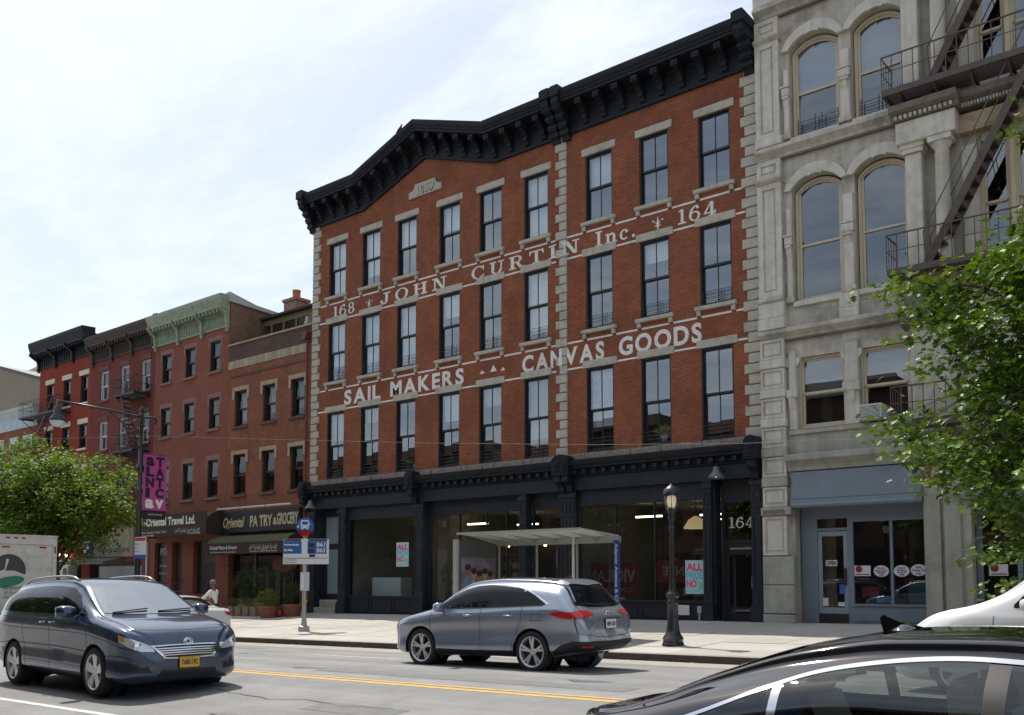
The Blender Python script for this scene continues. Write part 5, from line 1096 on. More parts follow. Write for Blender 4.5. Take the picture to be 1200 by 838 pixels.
# painted shop fascias and fronts
for a, b in ((-11.17, -7.48), (mir(-7.48), mir(-11.17)), (-6.5, -3.5)):
    MB().bev(a, b, YF - .2, YF + .02, 3.98, 4.80, .02).build('shop_fascia', blue_grey, gb_); MB().prism([(YF, 3.74), (YF - .26, 3.74), (YF - .3, 3.80), (YF - .22, 3.88), (YF - .22, 3.98), (YF, 3.98)], 0, a, b).build('fascia_moulding', blue_grey, gb_)
for a, b in ((-7.46, -7.04), (-6.95, -6.53)): block(a, b, -.1, 3.9, .12, green_stone, 'shop_pier')
def grey_front(x0, flip=False):
    X = (lambda a, b: (a, b)) if not flip else (lambda a, b: (mir(b), mir(a))); y = YF + .45; f = MB()
    def bx(a, b, z0, z1, ya=y, yb=y + .1): a, b = X(a, b); f.box(a, b, ya, yb, z0, z1)
    bx(-11.15, -10.74, .1, 4.0); bx(-10.74, -10.66, .3, 3.42); bx(-9.76, -9.6, .3, 3.42); bx(-10.74, -7.5, 3.42, 4.0); bx(-10.66, -9.76, 3.06, 3.14); bx(-9.6, -7.5, .1, .86); bx(-9.6, -7.5, .86, .92, y - .05, y + .12); bx(-9.6, -7.5, 3.30, 3.42); bx(-8.56, -8.48, .92, 3.3); bx(-7.58, -7.5, .92, 3.3); bx(-9.6, -7.5, .42, .46, y - .02, y + .0); bx(-11.15, -7.5, .1, .30, y - .4, y)
    o = f.build('shop_front', blue_grey, gb_)
    for a, b in ((-9.6, -8.56), (-8.48, -7.58)): a, b = X(a, b); MB().q((a, y + .05, .92), (b, y + .05, .92), (b, y + .05, 3.3), (a, y + .05, 3.3)).build('pane', glass_shop, o)
    a, b = X(-10.66, -9.76); MB().q((a, y + .05, 3.14), (b, y + .05, 3.14), (b, y + .05, 3.42), (a, y + .05, 3.42)).build('transom_pane', glass_shop, o)
    d = MB(); a, b = X(-10.65, -9.77); d.box(a, a + .12, y + .02, y + .07, .32, 3.04); d.box(b - .12, b, y + .02, y + .07, .32, 3.04); d.box(a + .12, b - .12, y + .02, y + .07, 2.9, 3.04); d.box(a + .12, b - .12, y + .02, y + .07, .62, .8)
    do = d.build('door', mat('pale_blue_grey_door', (.27, .31, .36), .5), gb_); MB().box(a + .0, b - .0, y + .015, y + .06, .32, .62).build('kick_plate', frame_dark, do); MB().q((a + .12, y + .045, .8), (b - .12, y + .045, .8), (b - .12, y + .045, 2.9), (a + .12, y + .045, 2.9)).build('door_pane', glass_shop, do); MB().box(b - .1, b - .04, y - .04, y + .02, 1.45, 1.95).build('handle', frame_brown, do)
grey_front(0); grey_front(0, True)
f = MB(); y = YF + .45
for a, b, z0, z1 in ((-6.3, -6.15, .1, 4), (-5.32, -5.2, .1, 3.3), (-6.15, -3.7, 3.3, 4.0), (-6.15, -3.7, .1, .8), (-4.5, -4.38, .8, 3.3), (-3.82, -3.7, .8, 3.3)): f.box(a, b, y, y + .1, z0, z1)
o = f.build('shop_front', blue_grey, gb_)
for a, b in ((-6.15, -5.32), (-5.2, -4.5), (-4.38, -3.82)): MB().q((a, y + .05, .8), (b, y + .05, .8), (b, y + .05, 3.3), (a, y + .05, 3.3)).build('pane', glass_shop, o)
# window stickers and door sign
white_vinyl = mat('white_vinyl', (.68, .68, .68), .5); purple_ink = mat('purple_vinyl_ink', (.25, .06, .22), .5); black_ink = mat('black_vinyl_ink', (.03, .03, .03), .5); red_neon = mat('dull_red_vinyl', (.30, .035, .03), .6)
def oval(xc, zc, rows, label, y=YF + .46):
    o = thing('window_decal', label, 'decal', (xc, y, zc), group='oval decals on the grey shop window'); mb_ = MB(); mb_.q(*[(.215 * math.cos(t * .2618), 0, .165 * math.sin(t * .2618)) for t in range(24)]).build('vinyl', white_vinyl, o, local=True)
    t = MB()
    for s_, sz, zz, wd in rows: put_text(t, s_, sz * .8, (-wd * .4, -.004, zz * .85), width=wd * .8, bold=.003)
    t.build('lettering', purple_ink, o, local=True)
oval(-8.82, 1.86, [('Eyebrows &', .08, .08, .26), ('Manicure Gel Set', .09, -.01, .4), ('Special', .08, -.07, .26), ('$38', .1, -.16, .16)], 'white oval price decal reading $38 on the grey shop window'); oval(-8.26, 1.86, [('Manicure &', .08, .08, .26), ('Gel Pedicure', .08, 0, .32), ('Acrylic Fill', .07, -.07, .3), ('$35', .1, -.16, .16)], 'white oval price decal reading $35, middle of the grey shop window'); oval(-7.80, 1.88, [('SNS', .11, .06, .2), ('Powder Gel', .12, -.04, .42), ('$43', .12, -.16, .2)], 'white oval price decal reading Powder Gel $43 by the shop pier')
c = thing('window_card', 'white card with red shoe picture beside the OPEN door', 'card', (-9.35, YF + .46, 1.72)); MB().box(-.23, .23, -.004, 0, 0, .3).build('sheet', white_vinyl, c, local=True); MB().lathe([(0, 0), (.1, 0)], (-.1, -.008, .2), 14, 'y').box(-.2, .2, -.008, -.005, .03, .06).build('print', mat('dark_red_ink', (.25, .02, .04), .5), c, local=True)
c = thing('window_card', 'white card with red shoe picture in the shop window past the pier', 'card', (-5.75, YF + .46, 1.72)); MB().box(-.26, .2, -.004, 0, 0, .3).build('sheet', white_vinyl, c, local=True); MB().lathe([(0, 0), (.1, 0)], (-.12, -.008, .2), 14, 'y').box(-.2, .18, -.008, -.005, .03, .06).build('print', MATS['dark_red_ink'], c, local=True)
c = thing('open_sign', 'white OPEN sign on the glass shop door', 'sign', (-10.25, YF + .46, 2.02)); MB().box(-.17, .17, -.006, 0, 0, .17).build('board', white_vinyl, c, local=True); t = MB(); put_text(t, 'OPEN', .15, (-.14, -.01, .035), width=.28, bold=.006); t.build('lettering', black_ink, c, local=True)
for k, (x, z, w_, h, m_, lb) in enumerate(((-9.95, 1.2, .16, .28, mat('blue_sticker', (.04, .12, .45), .5), 'small blue sticker low on the glass shop door'), (-10.45, .84, .16, .24, white_vinyl, 'white notice at the hinge side of the glass shop door'), (-9.98, .84, .2, .12, white_vinyl, 'white notice at the foot of the glass shop door, handle side'))): tag(MB().box(x - w_ / 2, x + w_ / 2, YF + .455, YF + .46, z, z + h).build('notice', m_), lb, 'notice')
tag(MB().box(-9.5, -9.0, YF + .8, YF + .82, 1.12, 1.42).build('notice', red_neon), 'dull red placard inside the grey shop window', 'placard'); tag(MB().bev(-9.05, -8.6, YF + .65, YF + .9, .92, 1.15, .02).build('carton', mat('blue_yellow_carton', (.10, .2, .45), .5, dirt=(.6, .6, .1), dscale=6, damt=.9)), 'blue and yellow carton on the sill inside the grey shop window', 'box')
cab = MB().bev(-8.4, -7.6, YF + 1.4, YF + 2.2, .3, 1.6, .05); tag(cab.build('salon_chair', mat('teal_vinyl', (.05, .16, .2), .4)), 'teal padded salon seat inside the grey shop window', 'chair')
# window air conditioner on the second storey
ac = thing('window_air_conditioner', 'white window air conditioner beside the tree on the grey building', 'air conditioner', (-8.72, YF - .02, 6.12)); MB().bev(-.32, .32, -.45, .3, 0, .42, .02).build('case', mat('white_case', (.62, .63, .64), .5), ac, local=True); g = MB(); g.box(-.28, .28, -.46, -.448, .04, .38)
g.build('grille', mat('dark_grille', (.12, .12, .12), .6), ac, local=True)
for i in range(9): MB().box(-.28, .28, -.468, -.46, .06 + i * .036, .075 + i * .036).build('fin', MATS['white_case'], ac, local=True)
# brown fire escape
fe_brown = mat('brown_fire_escape_paint', (.085, .062, .055), .6, var=.15, vscale=6, dirt=(.14, .08, .05), dscale=6, damt=.4)
f = fire_escape('steel_fire_escape', 'brown steel fire escape with long stairs on the grey stone building', -7.95, -2.1, [10.0, 15.05], 0, fe_brown, 1.05, 1.0) if False else None
f = thing('steel_fire_escape', 'brown steel fire escape with long stairs on the grey stone building', 'fire escape', (-5, YF, 5.8)); FX0, FX1, pr = -7.95, -2.1, 1.1
for L, full in ((5.8, 0), (10.0, 1), (15.05, 1), (19.6, 1)):
    p = MB(); p.box(FX0, FX1, YF - pr, YF - pr + .06, L - .12, L + .05); p.box(FX0, FX0 + .06, YF - pr + .06, YF - .1, L - .12, L + .05); p.box(FX1 - .06, FX1, YF - pr + .06, YF - .1, L - .12, L + .05)
    y = YF - pr + .1
    while y < YF - .55: p.box(FX0 + .06, FX1 - .06, y, y + .03, L - .06, L - .02); y += .075
    while y < YF - .12: p.box(FX0 + .06, FX1 - .06, y, y + .03, L - .06, L - .02); y += .075
    for k in range(7): x = FX0 + .4 + k * .9; p.box(x, x + .07, YF - pr + .06, YF, L - .15, L - .06); p.bar((x + .035, YF - pr + .15, L - .12), (x + .035, YF - .1, L - .7), .05)
    p.build('platform', fe_brown, f); r_ = MB()
    for zz in (1.0, .55): r_.tube([(FX0, YF - .1, L + zz), (FX0, YF - pr + .02, L + zz), (FX1, YF - pr + .02, L + zz)], .026 if zz > .9 else .014, 6)
    n = int((FX1 - FX0) / .27)
    for i in range(n + 1): x = FX0 + (FX1 - FX0) * i / n; r_.bar((x, YF - pr + .02, L), (x, YF - pr + .02, L + 1.0), .022)
    for i in range(1, 5): r_.bar((FX0, YF - pr * i / 5, L), (FX0, YF - pr * i / 5, L + 1.0), .016)
    r_.build('railing', fe_brown, f)
for La, Lb, xa in ((10.02, 15.05, -6.95), (15.07, 19.6, -6.7)):
    xb = xa + (Lb - La) / 1.80; ya = YF - pr + .40; s_ = MB()
    for dy in (-.27, .27): s_.bar((xa, ya + dy, La), (xb, ya + dy, Lb), .03, .2)
    s_.build('stringers', fe_brown, f); n = 17
    for i in range(1, n): q = i / n; x, z = xa + (xb - xa) * q, La + (Lb - La) * q; MB().box(x - .12, x + .12, ya - .26, ya + .26, z - .015, z + .015).box(x - .115, x - .1, ya - .26, ya + .26, z - .06, z).box(x + .1, x + .115, ya - .26, ya + .26, z - .06, z).build('tread', fe_brown, f)
    h_ = MB()
    for dy in (-.3, .3): h_.tube([(xa - .05, ya + dy, La + .9), (xb - .2, ya + dy, Lb + .75)], .016, 6); h_.bar((xa, ya + dy, La), (xa - .05, ya + dy, La + .9), .02); xm = (xa + xb) / 2; h_.bar((xm, ya + dy, (La + Lb) / 2), (xm - .1, ya + dy, (La + Lb) / 2 + .85), .02)
    h_.build('handrail', fe_brown, f)
# ================================================================== houses on the near side of the street, mirrored in the glass
opp = [(-96, -76, 13.2, brick_side), (-75.9, -52.1, 13.6, brick_sooty), (-52, -44, 12.5, brick_side), (-43.9, -35, 14.0, brick_sooty), (-34.9, -27, 12.8, brick_side), (-26.9, -18, 14.6, brick_sooty), (-17.9, -10, 11.8, brick_side), (-9.9, -1, 13.4, brick_sooty), (-.9, 9, 12.6, brick_side)]
for k, (a, b, zt, m_) in enumerate(opp):
    o_ = thing('near_side_house', 'brick house on the near side, %s, seen only in reflections' % ['far end of the terrace', 'second from the far end', 'third from the far end', 'opposite the pastry shop', 'opposite the loft building, farther half', 'behind the minivan', 'two doors from the viewpoint', 'behind the viewpoint', 'just past the viewpoint'][k], 'house', ((a + b) / 2, -6, 0), group='near-side houses')
    q = MB(); q.box(a, b, -16, -6, -1, zt); q.box(a - .05, b + .05, -6.02, -5.5, zt - .7, zt + .1); q.build('wall', m_, o_); n = 4; g0 = None
    for i in range(n):
        for z in (4.8, 8.0, 10.6):
            if z + 1.8 < zt - .7:
                x = a + (b - a) * (i + .5) / n; MB().box(x - .5, x + .5, -6.0, -5.97, z, z + 1.75).build('window', frame_dark, o_)
    MB().box(a + .3, b - .3, -6.0, -5.96, -.2, 3.6).build('shop_front', frame_dark, o_)
# ================================================================== vehicles
def mono(xs, ys):
    """Monotone cubic through the points."""
    n = len(xs); d = [(ys[i + 1] - ys[i]) / (xs[i + 1] - xs[i]) for i in range(n - 1)]; m = [d[0]] + [0 if d[i - 1] * d[i] <= 0 else 2 * d[i - 1] * d[i] / (d[i - 1] + d[i]) for i in range(1, n - 1)] + [d[-1]]
    def f(x):
        if x <= xs[0]: return ys[0]
        if x >= xs[-1]: return ys[-1]
        i = max(k for k in range(n - 1) if xs[k] <= x); h = xs[i + 1] - xs[i]; t = (x - xs[i]) / h
        return ys[i] * (1 + 2 * t) * (1 - t) ** 2 + h * m[i] * t * (1 - t) ** 2 + ys[i + 1] * t * t * (3 - 2 * t) + h * m[i + 1] * t * t * (t - 1)
    return f
def curve(pts): return mono([p[0] for p in pts], [p[1] for p in pts])
def catmull(ps, k):
    out_ = []
    for i in range(len(ps) - 1):
        p0, p1, p2, p3 = ps[max(i - 1, 0)], ps[i], ps[i + 1], ps[min(i + 2, len(ps) - 1)]
        for j in range(k):
            t = j / k; out_.append(tuple(.5 * ((2 * b) + (-a + c) * t + (2 * a - 5 * b + 4 * c - d) * t * t + (-a + 3 * b - 3 * c + d) * t ** 3) for a, b, c, d in zip(p0, p1, p2, p3)))
    out_.append(tuple(ps[-1])); return out_
def carpaint(name, c, metal=.55, rough=.32, flake=True):
    m = mat(name, c, rough, metal, coat=1.0); return m
car_glass = mat('dark_car_glass', (.006, .008, .009),   .02, spec=.25)
screen_glass = mat('bright_mirror_windscreen', (.30, .33, .36), .02, 1.0)  # metal mirror instead of plain glass, set to brighten the sky's reflection
car_black = mat('black_car_plastic', (.012, .012, .013), .55); tyre_m = mat('tyre_rubber', (.014, .014, .014), .8, bump=.2, bscale=60); rim_m = mat('alloy_rim', (.62, .63, .65), .3, .7); chrome = mat('chrome_trim', (.75, .76, .78), .12, 1.0)
lamp_clear = mat('clear_lamp_lens', (.62, .64, .66), .08, .35, coat=1.0); lamp_red = mat('red_lamp_lens', (.34, .010, .010), .12, coat=1.0, emit=((1, .05, .03), .04)); lamp_amber = mat('amber_lamp_lens', (.55, .2, .03), .15, coat=1.0); seam_m = mat('panel_gap', (.006, .006, .007), .7); well_m = mat('wheel_well', (.006, .006, .006), .9)
def make_wheel(parent, x, y, r, wd, side, spokes=5, style='double'):
    """side: +1 wheel faces +y. Part with tyre and rim as sub-parts."""
    w_ = bpy.data.objects.new('wheel', None); COL.objects.link(w_); w_.parent = parent; w_.location = (x, y, r); w_.empty_display_size = .2
    s = side; h = wd / 2; rr = r * .735
    MB().lathe([(rr, -h), (r * .9, -h), (r * .985, -h * .8), (r, -h * .5), (r, h * .5), (r * .985, h * .8), (r * .93, h * .98), (r * .82, h * 1.02), (rr + .012, h * .96), (rr, h * .8)], n=36, axis='y').build('tyre', tyre_m, w_, smooth=True, local=True, auto=50)
    m = MB(); o_ = h * .92 * s
    def lz(p): m.lathe([(a, b * s) for a, b in p], n=36, axis='y')
    lz([(rr + .004, h * .97), (rr - .012, h * .99), (rr - .022, h * .9), (rr - .03, h * .3), (rr - .03, -h * .8)])
    lz([(0.0, h * .74), (.05, h * .74), (.06, h * .66), (.07, h * .5), (0.0, h * .5)])
    for i in range(spokes):
        a = 2 * math.pi * i / spokes + .3; dirs = (a - .15, a + .15) if style == 'double' else (a,)
        for b in dirs:
            ca, sa = math.cos(b), math.sin(b); c0, s0 = math.cos(a), math.sin(a); wi, wo = (.02, .02) if style == 'double' else (.045, .075); tx, tz = -sa, ca
            pin = [(c0 * .05 + tx * k * wi, s0 * .05 + tz * k * wi) for k in (-1, 1)]; pout = [(ca * (rr - .02) + tx * k * wo, sa * (rr - .02) + tz * k * wo) for k in (-1, 1)]
            ya, yb = h * .72 * s, h * .86 * s; yc = h * .45 * s
            A, B, C_, D_ = (pin[0][0], ya, pin[0][1]), (pin[1][0], ya, pin[1][1]), (pout[1][0], yb, pout[1][1]), (pout[0][0], yb, pout[0][1]); lo = lambda p: (p[0], yc, p[2])
            m.q(A, B, C_, D_); m.q(A, D_, lo(D_), lo(A)); m.q(B, C_, lo(C_), lo(B))
    m.build('rim', rim_m, w_, local=True, smooth=False)
    MB().lathe([(0, h * .2 * s), (rr - .03, h * .2 * s)], n=24, axis='y').build('brake_disc', car_black, w_, local=True)
    return w_
class Car:
    def __init__(c, name, label, cat, loc, rz, L, W, paint, top, belt, wid, bot, wroof, axles, r, tw=.225, n=120, pitch=0.0, sharp=.955, arch=1.13, style='double', spokes=5, dull=None):
        c.L, c.W, c.r, c.axles = L, W, r, axles; c.paint = paint
        c.t = thing(name, label, cat, loc, rz); c.t.rotation_euler = (0, pitch, rz)
        c.top, c.belt, c.wid, c.bot, c.wroof = map(curve, (top, belt, wid, bot, wroof)); c.sharp = sharp
        m = MB(); c.ss = []
        for i in range(n + 1):
            q = i / n; c.ss.append(L * (q + .0) if 0 < i < n else L * q)
        extra = [.004, .012, .03, L - .03, L - .012, L - .004]
        c.ss = sorted(set(c.ss + extra)); rows = None
        for s in c.ss:
            sec = catmull(c.section(s), 5); sec = [(0.0, sec[0][1])] + sec; rows = len(sec)
            for (y, z) in sec: m.v.append((L / 2 - s, y, z))
        n1 = len(c.ss)
        for i in range(n1 - 1):
            for j in range(rows - 1):
                m.f.append((i * rows + j, (i + 1) * rows + j, (i + 1) * rows + j + 1, i * rows + j + 1)); m.m.append(0)
        m.f.append(tuple(range(rows))); m.f.append(tuple((n1 - 1) * rows + j for j in reversed(range(rows)))); m.m += [0, 0]
        # mirror
        b = len(m.v); m.v += [(x, -y, z) for x, y, z in m.v]; m.f += [tuple(b + i for i in reversed(f)) for f in m.f]; m.m += m.m[:]
        # for ray casts use the closed skin
        c.bvh = BVHTree.FromPolygons([Vector(v) for v in m.v], [f for f in m.f])
        # wheel arches: drop faces inside the circle and pull the rim of the hole onto it
        Ra = r * arch; keep = []; km = []
        def inside(p): return any((p[0] - (L / 2 - a)) ** 2 + (p[2] - r) ** 2 < Ra * Ra for a in axles) and abs(p[1]) > W * .28
        for f, mi in zip(m.f, m.m):
            cx = [sum(m.v[i][k] for i in f) / len(f) for k in range(3)]
            if not inside(cx): keep.append(f); km.append(mi)
        used = {}
        for f in keep:
            k = len(f)
            for i in range(k):
                e = tuple(sorted((f[i], f[(i + 1) % k]))); used[e] = used.get(e, 0) + 1
        for e, cnt in used.items():
            if cnt == 1:
                for i in e:
                    v = m.v[i]
                    for a in axles:
                        dx, dz = v[0] - (L / 2 - a), v[2] - r; d = math.hypot(dx, dz)
                        if d < Ra * 1.18 and d > 1e-3 and abs(v[1]) > W * .28 and v[2] > c.bot(a) - .02: m.v[i] = (L / 2 - a + dx / d * Ra, v[1], r + dz / d * Ra)
        m.f, m.m = keep, km
        c.body = m.build('body', paint, c.t, local=True, smooth=True)
        bm = bmesh.new(); bm.from_mesh(c.body.data); bmesh.ops.remove_doubles(bm, verts=bm.verts, dist=.0006); bmesh.ops.recalc_face_normals(bm, faces=bm.faces); bm.to_mesh(c.body.data); bm.free(); c.body.data.polygons.foreach_set('use_smooth', [True] * len(c.body.data.polygons)); c.body.data.set_sharp_from_angle(angle=R(38))
        for a in axles:
            for sd in (-1, 1):
                wl = MB()
                w0 = c.wid(a); pts = []
                for k in range(15):
                    t = R(-14 + 208 * k / 14); pts.append((L / 2 - a + Ra * math.cos(t), sd * (w0 * .985), r + Ra * math.sin(t)))
                for p, q in zip(pts, pts[1:]): wl.q(p, q, (q[0], sd * (w0 - .42), q[2]), (p[0], sd * (w0 - .42), p[2]))
                wl.lathe([(0, sd * (w0 - .42)), (Ra, sd * (w0 - .42))], (L / 2 - a, 0, r), 20, 'y')
                wl.build('wheel_well', well_m, c.t, local=True)
                make_wheel(c.t, L / 2 - a, sd * (w0 - tw / 2 - .02), r, tw, sd, spokes, style)
        MB().box(-L / 2 + .6, L / 2 - .45, -W * .27, W * .27, c.bot(L / 2) - .02, c.bot(L / 2) + .12).build('underbody', well_m, c.t, local=True)
    def section(c, s):
        w, b, tp = c.wid(s), c.bot(s), c.top(s); be = min(c.belt(s), tp - .015); wr = min(c.wroof(s), w * .97); g = tp - be; ge = min(1, g / .45); k = c.sharp
        ye = w * k; mid = b + .42 * (be - b)
        y5 = ye + (wr - ye) * .48 + .02 * ge; z5 = be + g * .52
        return [(w * .82, b), (w * .955, b + .06 * (be - b) / .6), (w * .992, b + .2 * (be - b)), (w * .976, b + .5 * (be - b)), (w * .998, be - .20 * (be - b)), (w * .988, be - .10 * (be - b)), (ye, be), (y5, z5), (wr, tp - .075 * ge - .02), (wr * .93, tp - .03 * ge - .006), (wr * .6, tp - .008), (0, tp)]
    def cast(c, p, d):
        for e in (0, .0017, -.0023):
            h = c.bvh.ray_cast(Vector(p) + Vector((e, e, e)), Vector(d))
            if h[0] is not None: return h[0]
    def patch(c, name, upper, lower, view, m, off=.006, nu=24, nv=8, parent=None, both=True, smooth=True):
        """A panel that follows the skin: upper and lower outlines (front to rear / left to right) seen from 'side', 'front', 'rear' or 'top'."""
        def samp(ps, k):
            d = [0]
            for a, b in zip(ps, ps[1:]): d.append(d[-1] + math.hypot(b[0] - a[0], b[1] - a[1]))
            out_ = []
            for i in range(k + 1):
                t = d[-1] * i / k; j = max(q for q in range(len(d) - 1) if d[q] <= t + 1e-9); u = (t - d[j]) / max(1e-9, d[j + 1] - d[j]); out_.append((ps[j][0] + (ps[j + 1][0] - ps[j][0]) * u, ps[j][1] + (ps[j + 1][1] - ps[j][1]) * u))
            return out_
        U, Lw = samp(upper, nu), samp(lower, nu); objs = []
        for sd in ((1, -1) if both and view == 'side' else (1,)):
            mb = MB(); ok = {}
            for i in range(nu + 1):
                for j in range(nv + 1):
                    t = j / nv; a = U[i][0] + (Lw[i][0] - U[i][0]) * t; b = U[i][1] + (Lw[i][1] - U[i][1]) * t
                    if view == 'side': o_, d_ = (c.L / 2 - a, sd * 3, b), (0, -sd, 0)
                    elif view == 'front': o_, d_ = (c.L / 2 + 2, a, b), (-1, 0, 0)
                    elif view == 'rear': o_, d_ = (-c.L / 2 - 2, a, b), (1, 0, 0)
                    else: o_, d_ = (c.L / 2 - a, b, 4), (0, 0, -1)
                    h = c.cast(o_, d_)
                    if h is not None: ok[i, j] = len(mb.v); mb.v.append(tuple(h - Vector(d_) * off))
            for i in range(nu):
                for j in range(nv):
                    k4 = [(i, j), (i + 1, j), (i + 1, j + 1), (i, j + 1)]
                    if all(k in ok for k in k4): mb.f.append(tuple(ok[k] for k in k4)); mb.m.append(0)
            if mb.f: objs.append(mb.build(name, m, parent or c.t, local=True, smooth=smooth))
        return objs
    def seam(c, pts, view='side', w=.008, name='panel_gap', m=None, off=.003, both=True, k=30):
        up = [(a, b + w / 2) for a, b in pts]; lo = [(a, b - w / 2) for a, b in pts]
        if abs(pts[0][0] - pts[-1][0]) < abs(pts[0][1] - pts[-1][1]): up = [(a - w / 2, b) for a, b in pts]; lo = [(a + w / 2, b) for a, b in pts]
        return c.patch(name, up, lo, view, m or seam_m, off, k, 1, both=both)
    def cut(c, outline):
        """Opens the skin inside a side-view outline so that one can look into the car."""
        me = c.body.data; bm = bmesh.new(); bm.from_mesh(me); dead = []
        for f in bm.faces:
            q = f.calc_center_median(); a, b = c.L / 2 - q.x, q.z; ins = False; n = len(outline)
            if abs(q.y) < .3: continue
            for i in range(n):
                (x0, z0), (x1, z1) = outline[i], outline[(i + 1) % n]
                if (z0 > b) != (z1 > b) and a < (x1 - x0) * (b - z0) / (z1 - z0) + x0: ins = not ins
            if ins: dead.append(f)
        bmesh.ops.delete(bm, geom=dead, context='FACES'); bm.to_mesh(me); bm.free()
def mirror_part(c, s, z, y, m, sc=1.0):
    for sd in (-1, 1):
        q = MB(); n = 10
        for (dx, ry, rz, cy) in ((.075, .02, .02, 0), (.06, .085, .06, 0), (0, .115, .08, .01), (-.05, .12, .085, .01), (-.075, .115, .08, .01)):
            for k in range(n): t = 2 * math.pi * k / n; q.v.append((c.L / 2 - s + dx * sc, sd * (y + .13 * sc + (cy + ry * max(-1, min(1, 1.25 * math.cos(t)))) * sc), z + rz * max(-1, min(1, 1.25 * math.sin(t))) * sc))
        for i in range(4):
            for k in range(n): k2 = (k + 1) % n; q.f.append((i * n + k, i * n + k2, (i + 1) * n + k2, (i + 1) * n + k)); q.m.append(0)
        q.f.append(tuple(range(n))); q.f.append(tuple(range(4 * n, 5 * n))); q.m += [0, 0]
        q.bar((c.L / 2 - s + .01, sd * (y - .04), z - .07 * sc), (c.L / 2 - s, sd * (y + .09), z - .05 * sc), .06, .05); q.build('wing_mirror', m, c.t, local=True, smooth=True)
def handle_part(c, s, z, m, l=.2):
    for sd in (-1, 1):
        h = c.cast((c.L / 2 - s, sd * 3, z), (0, -sd, 0)); y = abs(h.y); x = c.L / 2 - s
        MB().tube([(x + l / 2, sd * (y + .004), z), (x + l / 2 - .03, sd * (y + .04), z + .004), (x - l / 2 + .03, sd * (y + .04), z + .004), (x - l / 2, sd * (y + .004), z)], .014, 8).build('door_handle', m, c.t, local=True, smooth=True)
def roof_rail(c, s0, s1, y, m):
    for sd in (-1, 1):
        pts = []
        for i in range(11):
            s = s0 + (s1 - s0) * i / 10; h = c.cast((c.L / 2 - s, sd * y, 4), (0, 0, -1)); lift = .055 * min(1, i / 1.2, (10 - i) / 1.2); pts.append((h.x, h.y, h.z + lift))
        MB().tube(pts, .018, 8).build('roof_rail', m, c.t, local=True, smooth=True)
def plate(c, view, z, txt, bg, ink, y=0, w=.31, h=.155, frame=car_black, head=None):
    s = 1 if view == 'front' else -1; hp = c.cast((s * 4, y, z), (-s, 0, 0)); x = hp.x + s * .02; ux = (0, 1 * s, 0)
    MB().box(min(x - s * .03, x), max(x - s * .03, x), y - w / 2 - .012, y + w / 2 + .012, z - h / 2 - .012, z + h / 2 + .012).build('plate_frame', frame, c.t, local=True)
    o = MB().box(min(x, x + s * .006), max(x, x + s * .006), y - w / 2, y + w / 2, z - h / 2, z + h / 2).build('number_plate', bg, c.t, local=True)
    t = MB(); put_text(t, txt, .10, (x + s * .009, y - s * w * .42, z - .035), ux=ux, width=w * .84, bold=.003)
    if head: put_text(t, head, .03, (x + s * .009, y - s * w * .25, z + .05), ux=ux, width=w * .5)
    t.build('plate_lettering', ink, o, local=True)
gold_plate = mat('gold_plate', (.72, .42, .03), .5); ink_navy = mat('navy_plate_ink', (.02, .025, .08), .5); white_plate = mat('white_plate', (.72, .72, .70), .5)

# --- dark blue minivan
VX, VY = -15.45, 7.78
navy = carpaint('dark_slate_blue_paint', (.034, .055, .10), .5, .2)
van = Car('minivan', 'dark blue minivan with gold number plate crossing the near lane', 'minivan', (-15.62, 8.22, road_z(-15.6, 8.2) - .015), R(-3), 5.085, 1.985, navy,
    top=[(0, .62), (.02, .70), (.06, .80), (.14, .92), (.35, 1.02), (.7, 1.105), (1.08, 1.175), (1.3, 1.285), (1.7, 1.50), (2.05, 1.665), (2.4, 1.735), (3.0, 1.755), (3.9, 1.735), (4.5, 1.68), (4.75, 1.61), (4.88, 1.40), (4.97, 1.12), (5.03, 1.02), (5.07, .95), (5.085, .86)],
    belt=[(0, .55), (.1, .80), (.35, .935), (.8, 1.025), (1.3, 1.10), (2.2, 1.145), (3.4, 1.165), (4.5, 1.185), (4.8, 1.15), (5.0, 1.0), (5.085, .8)],
    wid=[(0, .50), (.02, .60), (.07, .73), (.16, .85), (.32, .935), (.6, .978), (1.2, .99), (4.2, .99), (4.7, .965), (4.92, .90), (5.03, .82), (5.085, .72)],
    bot=[(0, .36), (.05, .26), (.3, .20), (.9, .19), (2.5, .22), (4.3, .24), (4.8, .30), (5.085, .42)],
    wroof=[(0, .45), (.3, .76), (.8, .80), (1.15, .80), (1.6, .765), (2.1, .70), (3, .695), (4.4, .68), (4.75, .66), (4.95, .72), (5.085, .6)], axles=(.98, 4.01), r=.358, pitch=-.014, style='single', spokes=5)
c = van; c.t.scale = (1.045,) * 3
c.patch('windscreen', [(1.17, -.74), (1.10, -.4), (1.07, 0), (1.10, .4), (1.17, .74)], [(1.96, -.60), (2.02, -.3), (2.04, 0), (2.02, .3), (1.96, .60)], 'top', screen_glass, .006, 24, 12)
